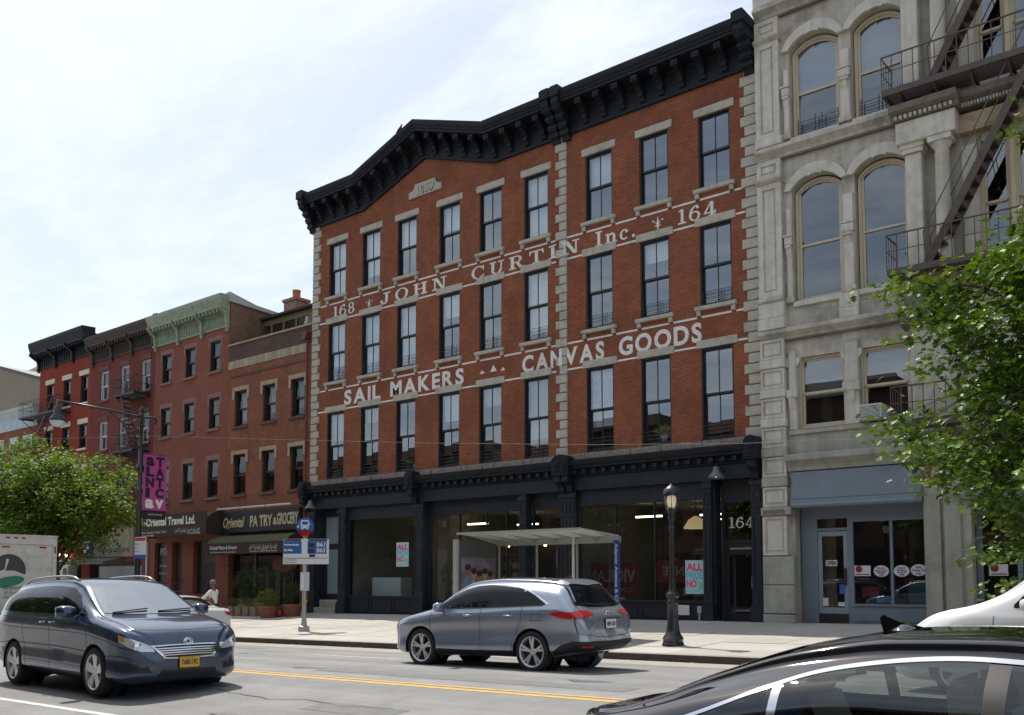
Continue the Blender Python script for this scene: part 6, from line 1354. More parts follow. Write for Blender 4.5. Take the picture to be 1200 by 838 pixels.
# side glass outlines (s from the front, z)
win_f = ([(1.58, 1.22), (1.95, 1.50), (2.2, 1.575)], [(1.58, 1.10), (1.9, 1.105), (2.2, 1.115)])
c.patch('quarter_light', [(1.36, 1.19), (1.5, 1.26), (1.57, 1.31)], [(1.36, 1.175), (1.5, 1.17), (1.57, 1.17)], 'side', car_glass, .005, 8, 4)
c.patch('front_side_window', [(1.62, 1.315), (1.9, 1.475), (2.2, 1.585), (2.5, 1.61)], [(1.62, 1.175), (1.9, 1.18), (2.2, 1.185), (2.5, 1.19)], 'side', car_glass, .005)
c.patch('sliding_door_window', [(2.60, 1.615), (3.0, 1.625), (3.55, 1.615)], [(2.60, 1.19), (3.0, 1.195), (3.55, 1.20)], 'side', car_glass, .005)
c.patch('rear_quarter_window', [(3.66, 1.61), (4.2, 1.585), (4.5, 1.54)], [(3.66, 1.205), (4.2, 1.215), (4.62, 1.23)], 'side', car_glass, .005)
for q in ((2.5, 2.60, 1.61, 1.19), (3.55, 3.66, 1.61, 1.20)): c.patch('pillar_trim', [(q[0], q[2]), (q[0], q[3])], [(q[1], q[2]), (q[1], q[3])], 'side', car_glass, .0045, 10, 2)
c.patch('rear_window', [(-.62, 1.52), (0, 1.56), (.62, 1.52)], [(-.66, 1.16), (0, 1.15), (.66, 1.16)], 'rear', car_glass, .005)
for pts in ([(1.22, 1.07), (1.2, .8), (1.28, .35)], [(2.55, 1.18), (2.55, .7), (2.5, .30)], [(3.62, 1.19), (3.62, .85), (3.52, .62), (3.45, .32)]): c.seam(pts)
c.seam([(2.5, 1.10), (3.6, 1.12), (4.5, 1.14)], w=.012); c.seam([(1.3, .33), (2.5, .32), (3.45, .34)])
c.seam([(.28, -.88), (.22, -.5), (.18, 0), (.22, .5), (.28, .88)], 'top', w=.01); c.seam([(.75, .80), (1.1, .83)], 'top', w=.01); c.seam([(.75, -.80), (1.1, -.83)], 'top', w=.01)
for sd in (-1, 1):
    c.patch('headlight', [(sd * .56, .735), (sd * .72, .81), (sd * .86, .865), (sd * .915, .90)], [(sd * .52, .655), (sd * .70, .665), (sd * .84, .72), (sd * .925, .80)], 'front', lamp_clear, .008, 16, 6)
    hp = c.cast((4, sd * .74, .735), (-1, 0, 0)); MB().lathe([(0, .012), (.045, .012), (.062, .004), (.065, 0)], (hp.x + .004, hp.y, hp.z), 16, 'x').build('headlight_projector', chrome, c.t, local=True, smooth=True)
    c.patch('indicator', [(sd * .875, .872), (sd * .91, .89)], [(sd * .875, .80), (sd * .92, .82)], 'front', lamp_amber, .011, 6, 4)
    c.patch('fog_lamp_recess', [(sd * .60, .44), (sd * .82, .455)], [(sd * .56, .36), (sd * .80, .375)], 'front', car_black, .006, 10, 4)
    c.patch('tail_light', [(sd * .70, 1.12), (sd * .86, 1.10)], [(sd * .74, .80), (sd * .88, .80)], 'rear', lamp_red, .006, 8, 6)
c.patch('grille', [(-.53, .715), (-.3, .725), (0, .73), (.3, .725), (.53, .715)], [(-.36, .575), (-.2, .565), (0, .56), (.2, .565), (.36, .575)], 'front', car_black, .006, 20, 6)
for k in range(4):
    z = .600 + k * .032; hw = .39 + k * .04; c.patch('grille_bar', [(-hw, z + .008), (0, z + .012), (hw, z + .008)], [(-hw, z - .007), (0, z - .003), (hw, z - .007)], 'front', chrome, .014, 16, 2)
c.patch('grille_surround', [(-.58, .745), (-.3, .75), (0, .752), (.3, .75), (.58, .745)], [(-.55, .722), (-.3, .733), (0, .737), (.3, .733), (.55, .722)], 'front', chrome, .016, 20, 2)
c.patch('grille_surround', [(-.40, .572), (0, .557), (.40, .572)], [(-.40, .553), (0, .54), (.40, .553)], 'front', chrome, .014, 20, 2)
for sd in (-1, 1): c.patch('grille_surround', [(sd * .58, .745), (sd * .40, .572)], [(sd * .53, .735), (sd * .36, .575)], 'front', chrome, .013, 10, 2)
c.patch('lower_intake', [(-.42, .39), (0, .385), (.42, .39)], [(-.46, .285), (0, .28), (.46, .285)], 'front', car_black, .006, 16, 4)
hp = c.cast((4, 0, .775), (-1, 0, 0)); e = MB(); 
for (ra, rb) in ((.075, .05), (.03, .05), (.065, .022)): e.tube([(hp.x + .018, ra * math.cos(t * .393), .782 + rb * math.sin(t * .393)) for t in range(17)], .007, 6, cap=False)
e.build('badge', chrome, c.t, local=True, smooth=True)
plate(c, 'front', .49, 'T680119C', gold_plate, ink_navy, 0, head='NEW YORK'); mirror_part(c, 1.62, 1.22, .94, navy, 1.15)
for s_ in (2.38, 2.74): handle_part(c, s_, 1.05, navy, .2)
roof_rail(c, 2.3, 4.5, .62, mat('satin_rail', (.45, .46, .48), .35, .8))
for y0, y1 in ((-.62, -.05), (.1, .68)):
    p0 = c.cast((c.L / 2 - 1.14, y0, 4), (0, 0, -1)); p1 = c.cast((c.L / 2 - 1.2, y1, 4), (0, 0, -1)); MB().tube([p0 + Vector((0, 0, .02)), p1 + Vector((0, 0, .03))], .011, 6).build('wiper', car_black, c.t, local=True)
hs = c.cast((c.L / 2 - 1.7, 0.55, 4), (0, 0, -1)); 
# --- grey-blue SUV
RY = 12.9
steel = carpaint('steel_grey_blue_paint', (.31, .345, .42), .55, .22)
suv = Car('suv', 'steel grey SUV passing the bus shelter', 'suv', (-12.81 - .93 + 4.66 / 2, RY + .935, road_z(-11.5, 13.8) - .01), math.pi, 4.66, 1.87, steel,
    top=[(0, .60), (.02, .68), (.07, .80), (.16, .88), (.4, .955), (.8, 1.04), (1.12, 1.115), (1.35, 1.245), (1.7, 1.465), (1.98, 1.60), (2.3, 1.65), (2.7, 1.668), (3.3, 1.655), (3.8, 1.62), (4.06, 1.58), (4.15, 1.53), (4.29, 1.36), (4.44, 1.17), (4.54, 1.07), (4.61, 1.0), (4.645, .93), (4.66, .82)],
    belt=[(0, .5), (.1, .76), (.35, .88), (.9, .985), (1.5, 1.06), (2.5, 1.10), (3.5, 1.14), (4.1, 1.14), (4.42, 1.07), (4.6, .92), (4.66, .76)],
    wid=[(0, .46), (.02, .56), (.07, .69), (.16, .80), (.32, .885), (.6, .925), (1.2, .932), (3.7, .932), (4.2, .915), (4.45, .86), (4.58, .78), (4.635, .70), (4.66, .60)],
    bot=[(0, .40), (.05, .29), (.3, .23), (.9, .22), (2.5, .25), (3.8, .26), (4.3, .33), (4.66, .46)],
    wroof=[(0, .4), (.3, .70), (.8, .75), (1.15, .745), (1.6, .70), (2.05, .625), (3, .605), (3.8, .58), (4.15, .57), (4.4, .66), (4.66, .5)], axles=(.93, 3.615), r=.362, pitch=.014, style='double', spokes=5)
c = suv
c.patch('windscreen', [(1.18, -.69), (1.10, -.4), (1.07, 0), (1.10, .4), (1.18, .69)], [(1.86, -.54), (1.93, -.3), (1.95, 0), (1.93, .3), (1.86, .54)], 'top', screen_glass, .006, 24, 12)
c.patch('front_side_window', [(1.33, 1.13), (1.6, 1.30), (1.9, 1.44), (2.2, 1.51), (2.40, 1.525)], [(1.33, 1.105), (1.6, 1.11), (1.9, 1.115), (2.2, 1.12), (2.40, 1.125)], 'side', car_glass, .005)
c.patch('rear_side_window', [(2.52, 1.528), (2.9, 1.51), (3.22, 1.475), (3.36, 1.445)], [(2.52, 1.13), (2.9, 1.14), (3.22, 1.15), (3.36, 1.155)], 'side', car_glass, .005)
c.patch('quarter_window', [(3.42, 1.43), (3.65, 1.335), (3.90, 1.2)], [(3.42, 1.16), (3.65, 1.167), (3.90, 1.176)], 'side', car_glass, .005)
for q in ((2.40, 2.52, 1.525, 1.126), (3.36, 3.42, 1.41, 1.156)): c.patch('pillar_trim', [(q[0], q[2]), (q[0], q[3])], [(q[1], q[2]), (q[1], q[3])], 'side', car_glass, .0045, 10, 2)
c.patch('window_trim', [(1.29, 1.125), (1.6, 1.325), (1.9, 1.465), (2.2, 1.537), (2.55, 1.554), (2.95, 1.54), (3.36, 1.478), (3.67, 1.355), (4.0, 1.185)], [(1.33, 1.125), (1.6, 1.308), (1.9, 1.449), (2.2, 1.52), (2.55, 1.536), (2.95, 1.523), (3.36, 1.46), (3.65, 1.34), (3.94, 1.185)], 'side', chrome, .007, 40, 2)
c.patch('window_trim', [(1.29, 1.108), (2.2, 1.122), (3.86, 1.176)], [(1.29, 1.09), (2.2, 1.104), (3.86, 1.158)], 'side', car_black, .006, 30, 2)
c.patch('rear_window', [(-.55, 1.515), (0, 1.53), (.55, 1.515)], [(-.70, 1.17), (-.4, 1.135), (0, 1.125), (.4, 1.135), (.70, 1.17)], 'rear', car_glass, .006, 20, 10)
c.patch('spoiler', [(3.95, -.57), (3.93, 0), (3.95, .57)], [(4.15, -.55), (4.20, 0), (4.15, .55)], 'top', steel, .03, 16, 3)
c.patch('high_brake_light', [(-.1, 1.56), (.1, 1.56)], [(-.1, 1.535), (.1, 1.535)], 'rear', lamp_red, .02, 4, 2)
for sd in (-1, 1):
    c.patch('tail_light', [(sd * .40, 1.06), (sd * .6, 1.085), (sd * .78, 1.075), (sd * .87, 1.04)], [(sd * .40, 1.02), (sd * .6, .965), (sd * .78, .93), (sd * .87, .93)], 'rear', lamp_red, .008, 16, 6)
    c.patch('reflector', [(sd * .52, .475), (sd * .76, .49)], [(sd * .52, .44), (sd * .76, .45)], 'rear', lamp_red, .03, 8, 2)
    c.patch('headlight', [(sd * .50, .77), (sd * .82, .83)], [(sd * .46, .68), (sd * .80, .70)], 'front', lamp_clear, .008, 16, 6)
c.patch('tail_light', [(4.04, 1.045), (4.22, 1.06), (4.45, 1.045)], [(4.06, 1.02), (4.22, .945), (4.45, .935)], 'side', lamp_red, .008, 12, 5)
c.patch('rear_bumper', [(-.86, .56), (-.6, .55), (0, .545), (.6, .55), (.86, .56)], [(-.84, .37), (-.5, .36), (0, .355), (.5, .36), (.84, .37)], 'rear', car_black, .02, 24, 6)
c.patch('sill_cladding', [(1.35, .36), (2.3, .35), (3.2, .37)], [(1.35, .25), (2.3, .26), (3.2, .27)], 'side', car_black, .006, 20, 3)
c.patch('rear_cladding', [(4.05, .36), (4.25, .50), (4.5, .565)], [(4.05, .30), (4.25, .34), (4.5, .38)], 'side', car_black, .008, 14, 4)
c.seam([(-.85, .70), (-.4, .63), (0, .615), (.4, .63), (.85, .70)], 'rear', w=.01); c.seam([(-.76, 1.12), (-.84, .9), (-.80, .70)], 'rear', w=.01); c.seam([(.76, 1.12), (.84, .9), (.80, .70)], 'rear', w=.01)
c.patch('boot_trim', [(-.33, .945), (0, .95), (.33, .945)], [(-.33, .925), (0, .928), (.33, .925)], 'rear', chrome, .012, 10, 2); plate(c, 'rear', .84, 'HBN 2031', white_plate, ink_navy, 0); hp = c.cast((-4, 0, 1.01), (1, 0, 0)); MB().tube([(hp.x - .012, .05 * math.cos(t * .393), 1.01 + .05 * math.sin(t * .393)) for t in range(17)], .008, 6).bar((hp.x - .012, -.022, .985), (hp.x - .012, -.006, 1.035), .012).bar((hp.x - .012, .022, .985), (hp.x - .012, .006, 1.035), .012).build('badge', chrome, c.t, local=True)
for pts in ([(1.2, 1.05), (1.18, .75), (1.3, .33)], [(2.46, 1.12), (2.44, .7), (2.42, .32)], [(3.42, 1.15), (3.40, .90), (3.22, .60), (3.15, .34)]): c.seam(pts)
c.seam([(3.62, 1.02), (3.85, 1.025)]); c.seam([(3.62, .90), (3.85, .905)]); c.seam([(3.62, 1.02), (3.62, .90)]); c.seam([(3.85, 1.02), (3.85, .90)])
c.patch('door_crease', [(1.35, .50), (2.4, .51), (3.1, .55)], [(1.35, .475), (2.4, .48), (3.1, .515)], 'side', steel, .014, 20, 2)
for s_ in (2.15, 3.12): handle_part(c, s_, .98, steel, .2)
mirror_part(c, 1.52, 1.13, .90, steel, 1.05); h = c.cast((c.L / 2 - 3.75, 0, 4), (0, 0, -1)); MB().prism([(h.x - .07, h.z - .01), (h.x + .1, h.z - .02), (h.x - .03, h.z + .06), (h.x - .07, h.z + .065)], 1, -.012, .012).build('roof_antenna', chrome, c.t, local=True)
w_ = c.cast((-4, -.1, 1.18), (1, 0, 0)); MB().tube([(w_.x - .03, -.05, 1.16), (w_.x - .02, .45, 1.19)], .012, 6).build('wiper', car_black, c.t, local=True)

# --- a plain saloon shape, used for the two partly hidden white cars
def saloon(name, label, cat, loc, rz, paint, tall=0.0, pitch=0.0):
    k = tall
    c = Car(name, label, cat, loc, rz, 4.75, 1.84, paint,
        top=[(0, .55), (.02, .62), (.08, .72), (.2, .80), (.6, .90 + k * .5), (1.1, .985 + k * .6), (1.4, 1.08 + k * .7), (1.9, 1.33 + k), (2.2, 1.43 + k), (2.7, 1.465 + k), (3.2, 1.43 + k), (3.6, 1.31 + k), (4.0, 1.13 + k * .9), (4.3, 1.075 + k * .8), (4.6, 1.06 + k * .7), (4.69, 1.0 + k * .5), (4.73, .92), (4.75, .8)],
        belt=[(0, .45), (.1, .68), (.35, .78), (1.1, .88 + k * .5), (2.2, .94 + k * .5), (3.6, 1.0 + k * .5), (4.4, 1.0 + k * .5), (4.65, .9), (4.75, .7)],
        wid=[(0, .46), (.02, .55), (.07, .68), (.16, .79), (.32, .87), (.6, .905), (1.2, .92), (3.7, .92), (4.3, .895), (4.55, .84), (4.68, .76), (4.75, .62)],
        bot=[(0, .36), (.05, .25), (.3, .19), (.9, .18), (2.5, .20), (3.8, .21), (4.3, .26), (4.75, .42)],
        wroof=[(0, .4), (.3, .68), (.9, .73), (1.3, .72), (1.8, .66), (2.2, .59), (3, .575), (3.5, .60), (4.0, .68), (4.4, .72), (4.75, .5)], axles=(.92, 3.72), r=.33, pitch=pitch, tw=.21, n=90, style='single')
    c.patch('windscreen', [(1.42, -.66), (1.34, 0), (1.42, .66)], [(2.08, -.53), (2.15, 0), (2.08, .53)], 'top', screen_glass, .006, 16, 10)
    c.patch('rear_window', [(3.42, -.52), (3.36, 0), (3.42, .52)], [(3.98, -.60), (4.0, 0), (3.98, .60)], 'top', car_glass, .006, 16, 8)
    b0 = .96 + k * .55; c.patch('front_side_window', [(1.58, b0 + .03), (1.9, 1.21 + k * .9), (2.2, 1.32 + k), (2.55, 1.355 + k)], [(1.58, b0 - .01), (1.9, b0), (2.2, b0 + .005), (2.55, b0 + .015)], 'side', car_glass, .005); c.patch('rear_side_window', [(2.63, 1.355 + k), (3.1, 1.33 + k), (3.5, 1.22 + k), (3.75, 1.09 + k * .9)], [(2.63, b0 + .02), (3.1, b0 + .035), (3.5, b0 + .05), (3.75, b0 + .07)], 'side', car_glass, .005)
    for sd in (-1, 1): c.patch('tail_light', [(sd * .52, .97 + k * .5), (sd * .84, .93 + k * .5)], [(sd * .56, .86 + k * .5), (sd * .86, .80 + k * .5)], 'rear', lamp_red, .008, 12, 5); c.patch('headlight', [(sd * .42, .68), (sd * .78, .75)], [(sd * .4, .61), (sd * .78, .64)], 'front', lamp_clear, .008, 12, 5)
    c.patch('tail_light', [(4.3, .95 + k * .5), (4.62, .95 + k * .5)], [(4.35, .86 + k * .5), (4.62, .80 + k * .5)], 'side', lamp_red, .008, 8, 5)
    for pts in ([(1.35, .9 + k * .4), (1.33, .5), (1.4, .28)], [(2.59, .97 + k * .5), (2.57, .6), (2.55, .28)], [(3.62, .98 + k * .5), (3.55, .75), (3.3, .3)]): c.seam(pts)
    plate(c, 'rear', .62, 'GKX 4417', white_plate, ink_navy); mirror_part(c, 1.75, b0 + .03, .88, paint, 1.0)
    for s_ in (2.35, 3.35): handle_part(c, s_, .86 + k * .4, paint)
    return c
white_paint = carpaint('white_car_paint', (.66, .66, .65), .0, .3)
saloon('white_saloon', 'white saloon with red tail light behind the minivan', 'car', (-24.6 - 4.75 / 2, 16.0, road_z(-27, 16.0) - .01), math.pi, white_paint, 0, .014)
saloon('white_car', 'white car nosing in behind the black saloon roof', 'car', (-4.15 + 4.75 / 2, 13.9, road_z(-1.5, 13.9)), math.pi, white_paint, .34, .014)

# --- black saloon close to the viewpoint
black_paint = carpaint('black_car_paint', (.005, .006, .008), .0, .06)
clear_glass = glass_mat('clear_car_glass', (.50, .56, .54), 1.5, .03)
SX, SY = 0.0, 3.78
bl = Car('black_saloon', 'glossy black saloon with cream seats parked nearest the viewpoint', 'car', (-.52, SY + .93, road_z(-.5, 4.7) - .005), 0, 4.87, 1.86, black_paint,
    top=[(0, .55), (.02, .62), (.08, .72), (.2, .79), (.6, .87), (1.1, .955), (1.45, 1.06), (2.0, 1.32), (2.35, 1.42), (2.8, 1.47), (3.2, 1.462), (3.6, 1.40), (4.0, 1.27), (4.3, 1.145), (4.5, 1.085), (4.7, 1.06), (4.8, 1.03), (4.85, .93), (4.87, .8)],
    belt=[(0, .45), (.1, .68), (.35, .77), (1.1, .87), (2.2, .94), (3.6, 1.0), (4.4, 1.01), (4.75, .93), (4.87, .7)],
    wid=[(0, .46), (.02, .55), (.07, .68), (.16, .79), (.32, .87), (.6, .915), (1.2, .93), (3.8, .93), (4.4, .90), (4.66, .84), (4.8, .76), (4.87, .62)],
    bot=[(0, .36), (.05, .25), (.3, .19), (.9, .18), (2.5, .20), (3.8, .21), (4.3, .26), (4.87, .42)],
    wroof=[(0, .4), (.3, .68), (.9, .73), (1.4, .72), (1.9, .66), (2.35, .585), (3, .57), (3.6, .60), (4.1, .68), (4.5, .73), (4.87, .5)], axles=(.93, 3.77), r=.335, pitch=-.014, tw=.215, n=150)
c = bl
WF = ([(1.72, 1.0), (2.0, 1.185), (2.3, 1.30), (2.72, 1.345)], [(1.72, .965), (2.0, .972), (2.3, .98), (2.72, .992)])
WR = (catmull([(2.80, 1.352), (3.1, 1.346), (3.42, 1.298), (3.62, 1.236)], 5), [(2.80, .995), (3.1, 1.003), (3.42, 1.014), (3.60, 1.022)])
WQ = (catmull([(3.66, 1.22), (3.9, 1.125), (4.06, 1.05)], 5), [(3.67, 1.026), (3.9, 1.034), (4.06, 1.04)])
for wv, nm_ in ((WF, 'front_side_window'), (WR, 'rear_side_window'), (WQ, 'quarter_window')):
    c.patch(nm_, wv[0], wv[1], 'side', clear_glass, .004, 24, 8)
for wv in (WF, WR, WQ): c.cut([(a, b - .012) for a, b in wv[0]] + [(a, b + .012) for a, b in reversed(wv[1])])
c.patch('windscreen', [(1.46, -.66), (1.38, 0), (1.46, .66)], [(2.2, -.53), (2.27, 0), (2.2, .53)], 'top', screen_glass, .006, 16, 10)
c.patch('rear_window', [(3.66, -.54), (3.6, -.3), (3.58, 0), (3.6, .3), (3.66, .54)], [(4.22, -.60), (4.27, 0), (4.22, .60)], 'top', car_glass, .005, 20, 10)
topl = [(1.66, .985), (2.0, 1.205), (2.3, 1.322), (2.75, 1.370), (3.1, 1.362), (3.45, 1.308), (3.7, 1.222), (3.95, 1.118), (4.14, 1.045)]
topl = catmull(topl, 6); c.patch('window_trim', topl, [(a, b - .017) for a, b in topl], 'side', chrome, .008, 90, 2)
c.patch('window_trim', [(1.64, .968), (2.7, .997), (4.14, 1.045)], [(1.64, .948), (2.7, .977), (4.14, 1.025)], 'side', chrome, .008, 30, 2)
c.patch('pillar_trim', [(3.61, 1.245), (3.61, 1.02)], [(3.65, 1.225), (3.65, 1.02)], 'side', chrome, .006, 8, 2); c.patch('pillar_trim', [(2.72, 1.345), (2.72, .99)], [(2.80, 1.348), (2.80, .99)], 'side', car_black, .006, 8, 2)
for pts in ([(1.4, .9), (1.38, .5), (1.45, .28)], [(2.76, .98), (2.74, .6), (2.7, .28)], [(3.8, 1.0), (3.62, .75), (3.35, .3)]): c.seam(pts)
c.seam([(4.34, -.72), (4.38, 0), (4.34, .72)], 'top', w=.012)
for sd in (-1, 1): c.patch('tail_light', [(sd * .5, .96), (sd * .84, .93)], [(sd * .54, .83), (sd * .86, .78)], 'rear', lamp_red, .008, 12, 5); c.patch('headlight', [(sd * .42, .68), (sd * .78, .75)], [(sd * .4, .61), (sd * .78, .64)], 'front', lamp_clear, .008, 12, 5)
h = c.cast((c.L / 2 - 3.30, .0, 4), (0, 0, -1)); f_ = MB(); bz = h.z; bx_ = h.x
f_.prism([(bx_ + .16, bz - .012), (bx_ - .10, bz - .02), (bx_ - .115, bz + .05), (bx_ - .10, bz + .066), (bx_ - .03, bz + .035)], 1, -.016, .016); f_.lathe([(.085, -.02), (.07, .0), (.03, .022), (0, .026)], (bx_, 0, bz), 14); f_.build('roof_antenna', black_paint, c.t, local=True, smooth=True, auto=40)
mirror_part(c, 1.85, 1.02, .90, black_paint); handle_part(c, 3.45, .90, chrome); handle_part(c, 2.5, .88, chrome)
# cream seats, a bright blue bag and the dark cabin
cream = mat('cream_seat_leather', (.48, .46, .36), .5); cab_m = mat('cabin_trim', (.05, .05, .05), .7)
cb = MB(); cb.box(c.L / 2 - 4.0, c.L / 2 - 1.7, -.78, .78, .30, .42); cb.box(c.L / 2 - 4.15, c.L / 2 - 4.05, -.75, .75, .3, .98); cb.box(c.L / 2 - 1.7, c.L / 2 - 1.45, -.75, .75, .42, .93); cb.build('cabin', cab_m, c.t, local=True)
for s_, ys in ((2.75, (-.38, .38)), (3.72, (-.40, .40))):
    for y in ys:
        q = MB(); q.prism([(c.L / 2 - s_ + .52, .50), (c.L / 2 - s_ + .52, .62), (c.L / 2 - s_ + .05, .58), (c.L / 2 - s_ - .14, 1.08), (c.L / 2 - s_ - .25, 1.08), (c.L / 2 - s_ - .1, .44)], 1, y - .25, y + .25); q.prism([(c.L / 2 - s_ - .14, 1.09), (c.L / 2 - s_ - .12, 1.13), (c.L / 2 - s_ - .15, 1.25), (c.L / 2 - s_ - .22, 1.27), (c.L / 2 - s_ - .25, 1.22), (c.L / 2 - s_ - .24, 1.09)], 1, y - .13, y + .13); q.build('seat', cream, c.t, local=True)
q = MB().lathe([(0, 0), (.14, .02), (.17, .12), (.12, .24), (0, .27)], (c.L / 2 - 3.86, -.35, .96), 12); tag(q.build('bag', mat('bright_blue_cloth', (.05, .22, .55), .7), c.t, local=True, smooth=True))

# --- white box truck, rear view
tk_x, tk_y1 = -36.9, 17.1; tz = road_z(-37, 16)
tk = thing('box_truck', 'white box truck with round leaf logo at the kerb behind the minivan', 'truck', (tk_x, tk_y1 - 1.2, tz)); body_w = mat('dirty_white_truck_paint', (.62, .60, .55), .5, var=.06, vscale=2, dirt=(.35, .28, .2), dscale=3, damt=.45)
MB().box(-6.2, 0, -1.2, 1.2, 1.0, 3.72).build('box', body_w, tk, local=True)
fr = MB(); fr.box(0, .06, -1.2, -1.05, .95, 3.72); fr.box(0, .06, 1.05, 1.2, .95, 3.72); fr.box(0, .06, -1.05, 1.05, 3.42, 3.72); fr.box(0, .1, -1.2, 1.2, .85, 1.0); fr.box(-.02, .09, -1.22, 1.22, 3.72, 3.78); fr.build('door_frame', body_w, tk, local=True)
for k in range(5): MB().box(0, .022, -1.04, 1.04, 1.02 + k * .48, 1.49 + k * .48).build('door_panel', body_w, tk, local=True)
for y0, y1, z0, z1 in ((.55, .82, 3.28, 3.34), (1.09, 1.16, 3.1, 3.36), (-.14, .0, 3.62, 3.68), (-.42, -.28, 3.62, 3.68), (-.70, -.56, 3.62, 3.68), (-.82, -.55, 3.28, 3.34), (-1.16, -1.09, 3.1, 3.36)): MB().box(.061 if abs(y0) > 1.05 or z0 > 3.5 else .024, .07 if abs(y0) > 1.05 or z0 > 3.5 else .03, y0, y1, z0, z1).build('marker_light', lamp_red, tk, local=True)
lg = MB(); cy, cz_, rr = -.55, 2.42, .62; X_ = .027
pts = [(cy + rr * math.cos(R(a)), cz_ + rr * math.sin(R(a))) for a in range(-10, 200, 10)]; lo = [(cy - rr * .97, cz_ - .12), (cy - .15, cz_ + .05), (cy - .1, cz_ + .45), (cy + .0, cz_ + .42), (cy - .12, cz_ + .0), (cy + .2, cz_ - .0), (cy + rr * .95, cz_ - .15)]
lg.q(*[(X_, y, z) for y, z in pts + lo]); lg.build('logo', mat('charcoal_logo', (.06, .06, .065), .5), tk, local=True)
lg = MB(); lg.q(*[(X_, cy + rr * .93 * math.cos(t), cz_ - .42 + .2 * math.sin(t) + .1 * math.cos(t)) for t in [k * .2618 for k in range(24)]]); lg.build('logo_leaf', mat('green_logo', (.03, .22, .13), .5), tk, local=True)
t = MB(); put_text(t, 'Greenleaf', .2, (X_, -.75, 1.72), ux=(0, 1, 0), width=1.0, bold=.004, shear=.2); t.build('lettering', MATS['green_logo'], tk, local=True); t = MB(); put_text(t, '55 South Ave', .15, (X_, -.7, 1.55), ux=(0, 1, 0), width=.85); put_text(t, '646 322 1000', .15, (X_, -.72, 1.38), ux=(0, 1, 0), width=.85); t.build('lettering', MATS['charcoal_logo'], tk, local=True)
MB().box(-.3, .1, -1.1, 1.1, .5, .6).box(-6.2, -.2, -.5, .5, .65, 1.0).build('chassis', car_black, tk, local=True)
MB().bev(-8.1, -6.3, -1.1, 1.1, .5, 2.6, .15).build('cab', body_w, tk, local=True)
for x in (-1.5, -7.2):
    for sd in (-1, 1): make_wheel(tk, x, sd * .95, .42, .3, sd, 6, 'single')
# ================================================================== street furniture
pole_black = mat('black_lamp_post_paint', (.012, .012, .013), .35, coat=.3)
gal = mat('galvanised_steel', (.36, .37, .38), .45, .6, var=.08, vscale=8)
glass_lamp = glass_mat('lamp_globe_glass', (.85, .84, .78), 1.5, .08)
# --- post-top lamp
lx, ly = -11.15, 19.65; lz = walk_z(lx, ly)
lp = thing('post_lamp', 'black cast-iron post lamp with clear acorn globe on the sidewalk', 'street lamp', (lx, ly, lz))
MB().lathe([(.0, 0), (.26, 0), (.26, .05), (.24, .08), (.23, .13), (.25, .17), (.22, .22), (.17, .30), (.15, .38), (.15, .42), (.135, .5), (.128, .62), (.122, .95), (.14, .99), (.15, 1.03), (.13, 1.06), (.12, 1.12), (.155, 1.15), (.165, 1.19), (.13, 1.24), (.085, 1.30), (.095, 1.36), (.075, 1.42), (.07, 1.6), (.056, 2.7), (.075, 2.74), (.075, 2.78), (.06, 2.82), (.058, 2.95), (.085, 2.99), (.09, 3.05), (.07, 3.1), (.1, 3.16), (.12, 3.24), (.1, 3.26)], n=24).build('post', pole_black, lp, local=True, smooth=True, auto=50)
MB().lathe([(.12, 3.22), (.15, 3.32), (.19, 3.46), (.2, 3.58)], n=20).build('globe', glass_lamp, lp, local=True, smooth=True)
MB().lathe([(.205, 3.56), (.21, 3.60), (.18, 3.70), (.11, 3.76), (.05, 3.785), (.045, 3.81), (.02, 3.83), (0, 3.84)], n=20).build('cap', pole_black, lp, local=True, smooth=True)
MB().lathe([(0, 3.25), (.08, 3.28), (.11, 3.42), (.1, 3.54), (0, 3.56)], n=14).build('lamp', mat('frosted_lamp', (.8, .76, .66), .5, emit=((1, .8, .5), .35)), lp, local=True, smooth=True)
r_ = MB()
for k in range(6): a = k * math.pi / 3; r_.bar((.125 * math.cos(a), .125 * math.sin(a), 3.23), (.203 * math.cos(a), .203 * math.sin(a), 3.58), .014)
r_.build('globe_cage', pole_black, lp, local=True)
# --- tall street lamp with arm and banner
tx_, ty_ = -33.7, 18.7; tz_ = walk_z(tx_, ty_)
tl = thing('street_lamp', 'tall black street lamp with bracket arm, bell lantern and magenta banner', 'street lamp', (tx_, ty_, tz_))
MB().lathe([(.3, 0), (.3, .1), (.22, .2), (.2, 1.2), (.14, 1.35), (.11, 1.5), (.085, 5.2), (.12, 5.25), (.12, 5.35), (.08, 5.4), (.075, 6.0), (.13, 6.05), (.15, 6.15), (.13, 6.3), (.075, 6.4), (.065, 8.2), (.10, 8.25), (.06, 8.33), (.09, 8.42), (.05, 8.52), (0, 8.6)], n=12).build('pole', pole_black, tl, local=True, smooth=True, auto=40)
MB().tube([(0, .55, 7.95), (0, .62, 8.1), (0, .5, 8.2), (0, 0, 8.15), (0, -1.2, 8.25), (0, -3.2, 8.32)], .05, 8).tube([(0, 0, 6.9), (0, -.45, 7.3), (0, -.7, 7.8), (0, -1.3, 8.2)], .03, 8).build('arm', pole_black, tl, local=True, smooth=True)
sc = MB()
for cy, cz_, rr in ((-.22, 7.85, .16), (-.2, 7.52, .14), (-.45, 7.78, .1), (-.5, 8.02, .1)): sc.tube([(0, cy + rr * math.cos(t * .5), cz_ + rr * math.sin(t * .5)) for t in range(13)], .016, 6)
sc.build('scrollwork', pole_black, tl, local=True)
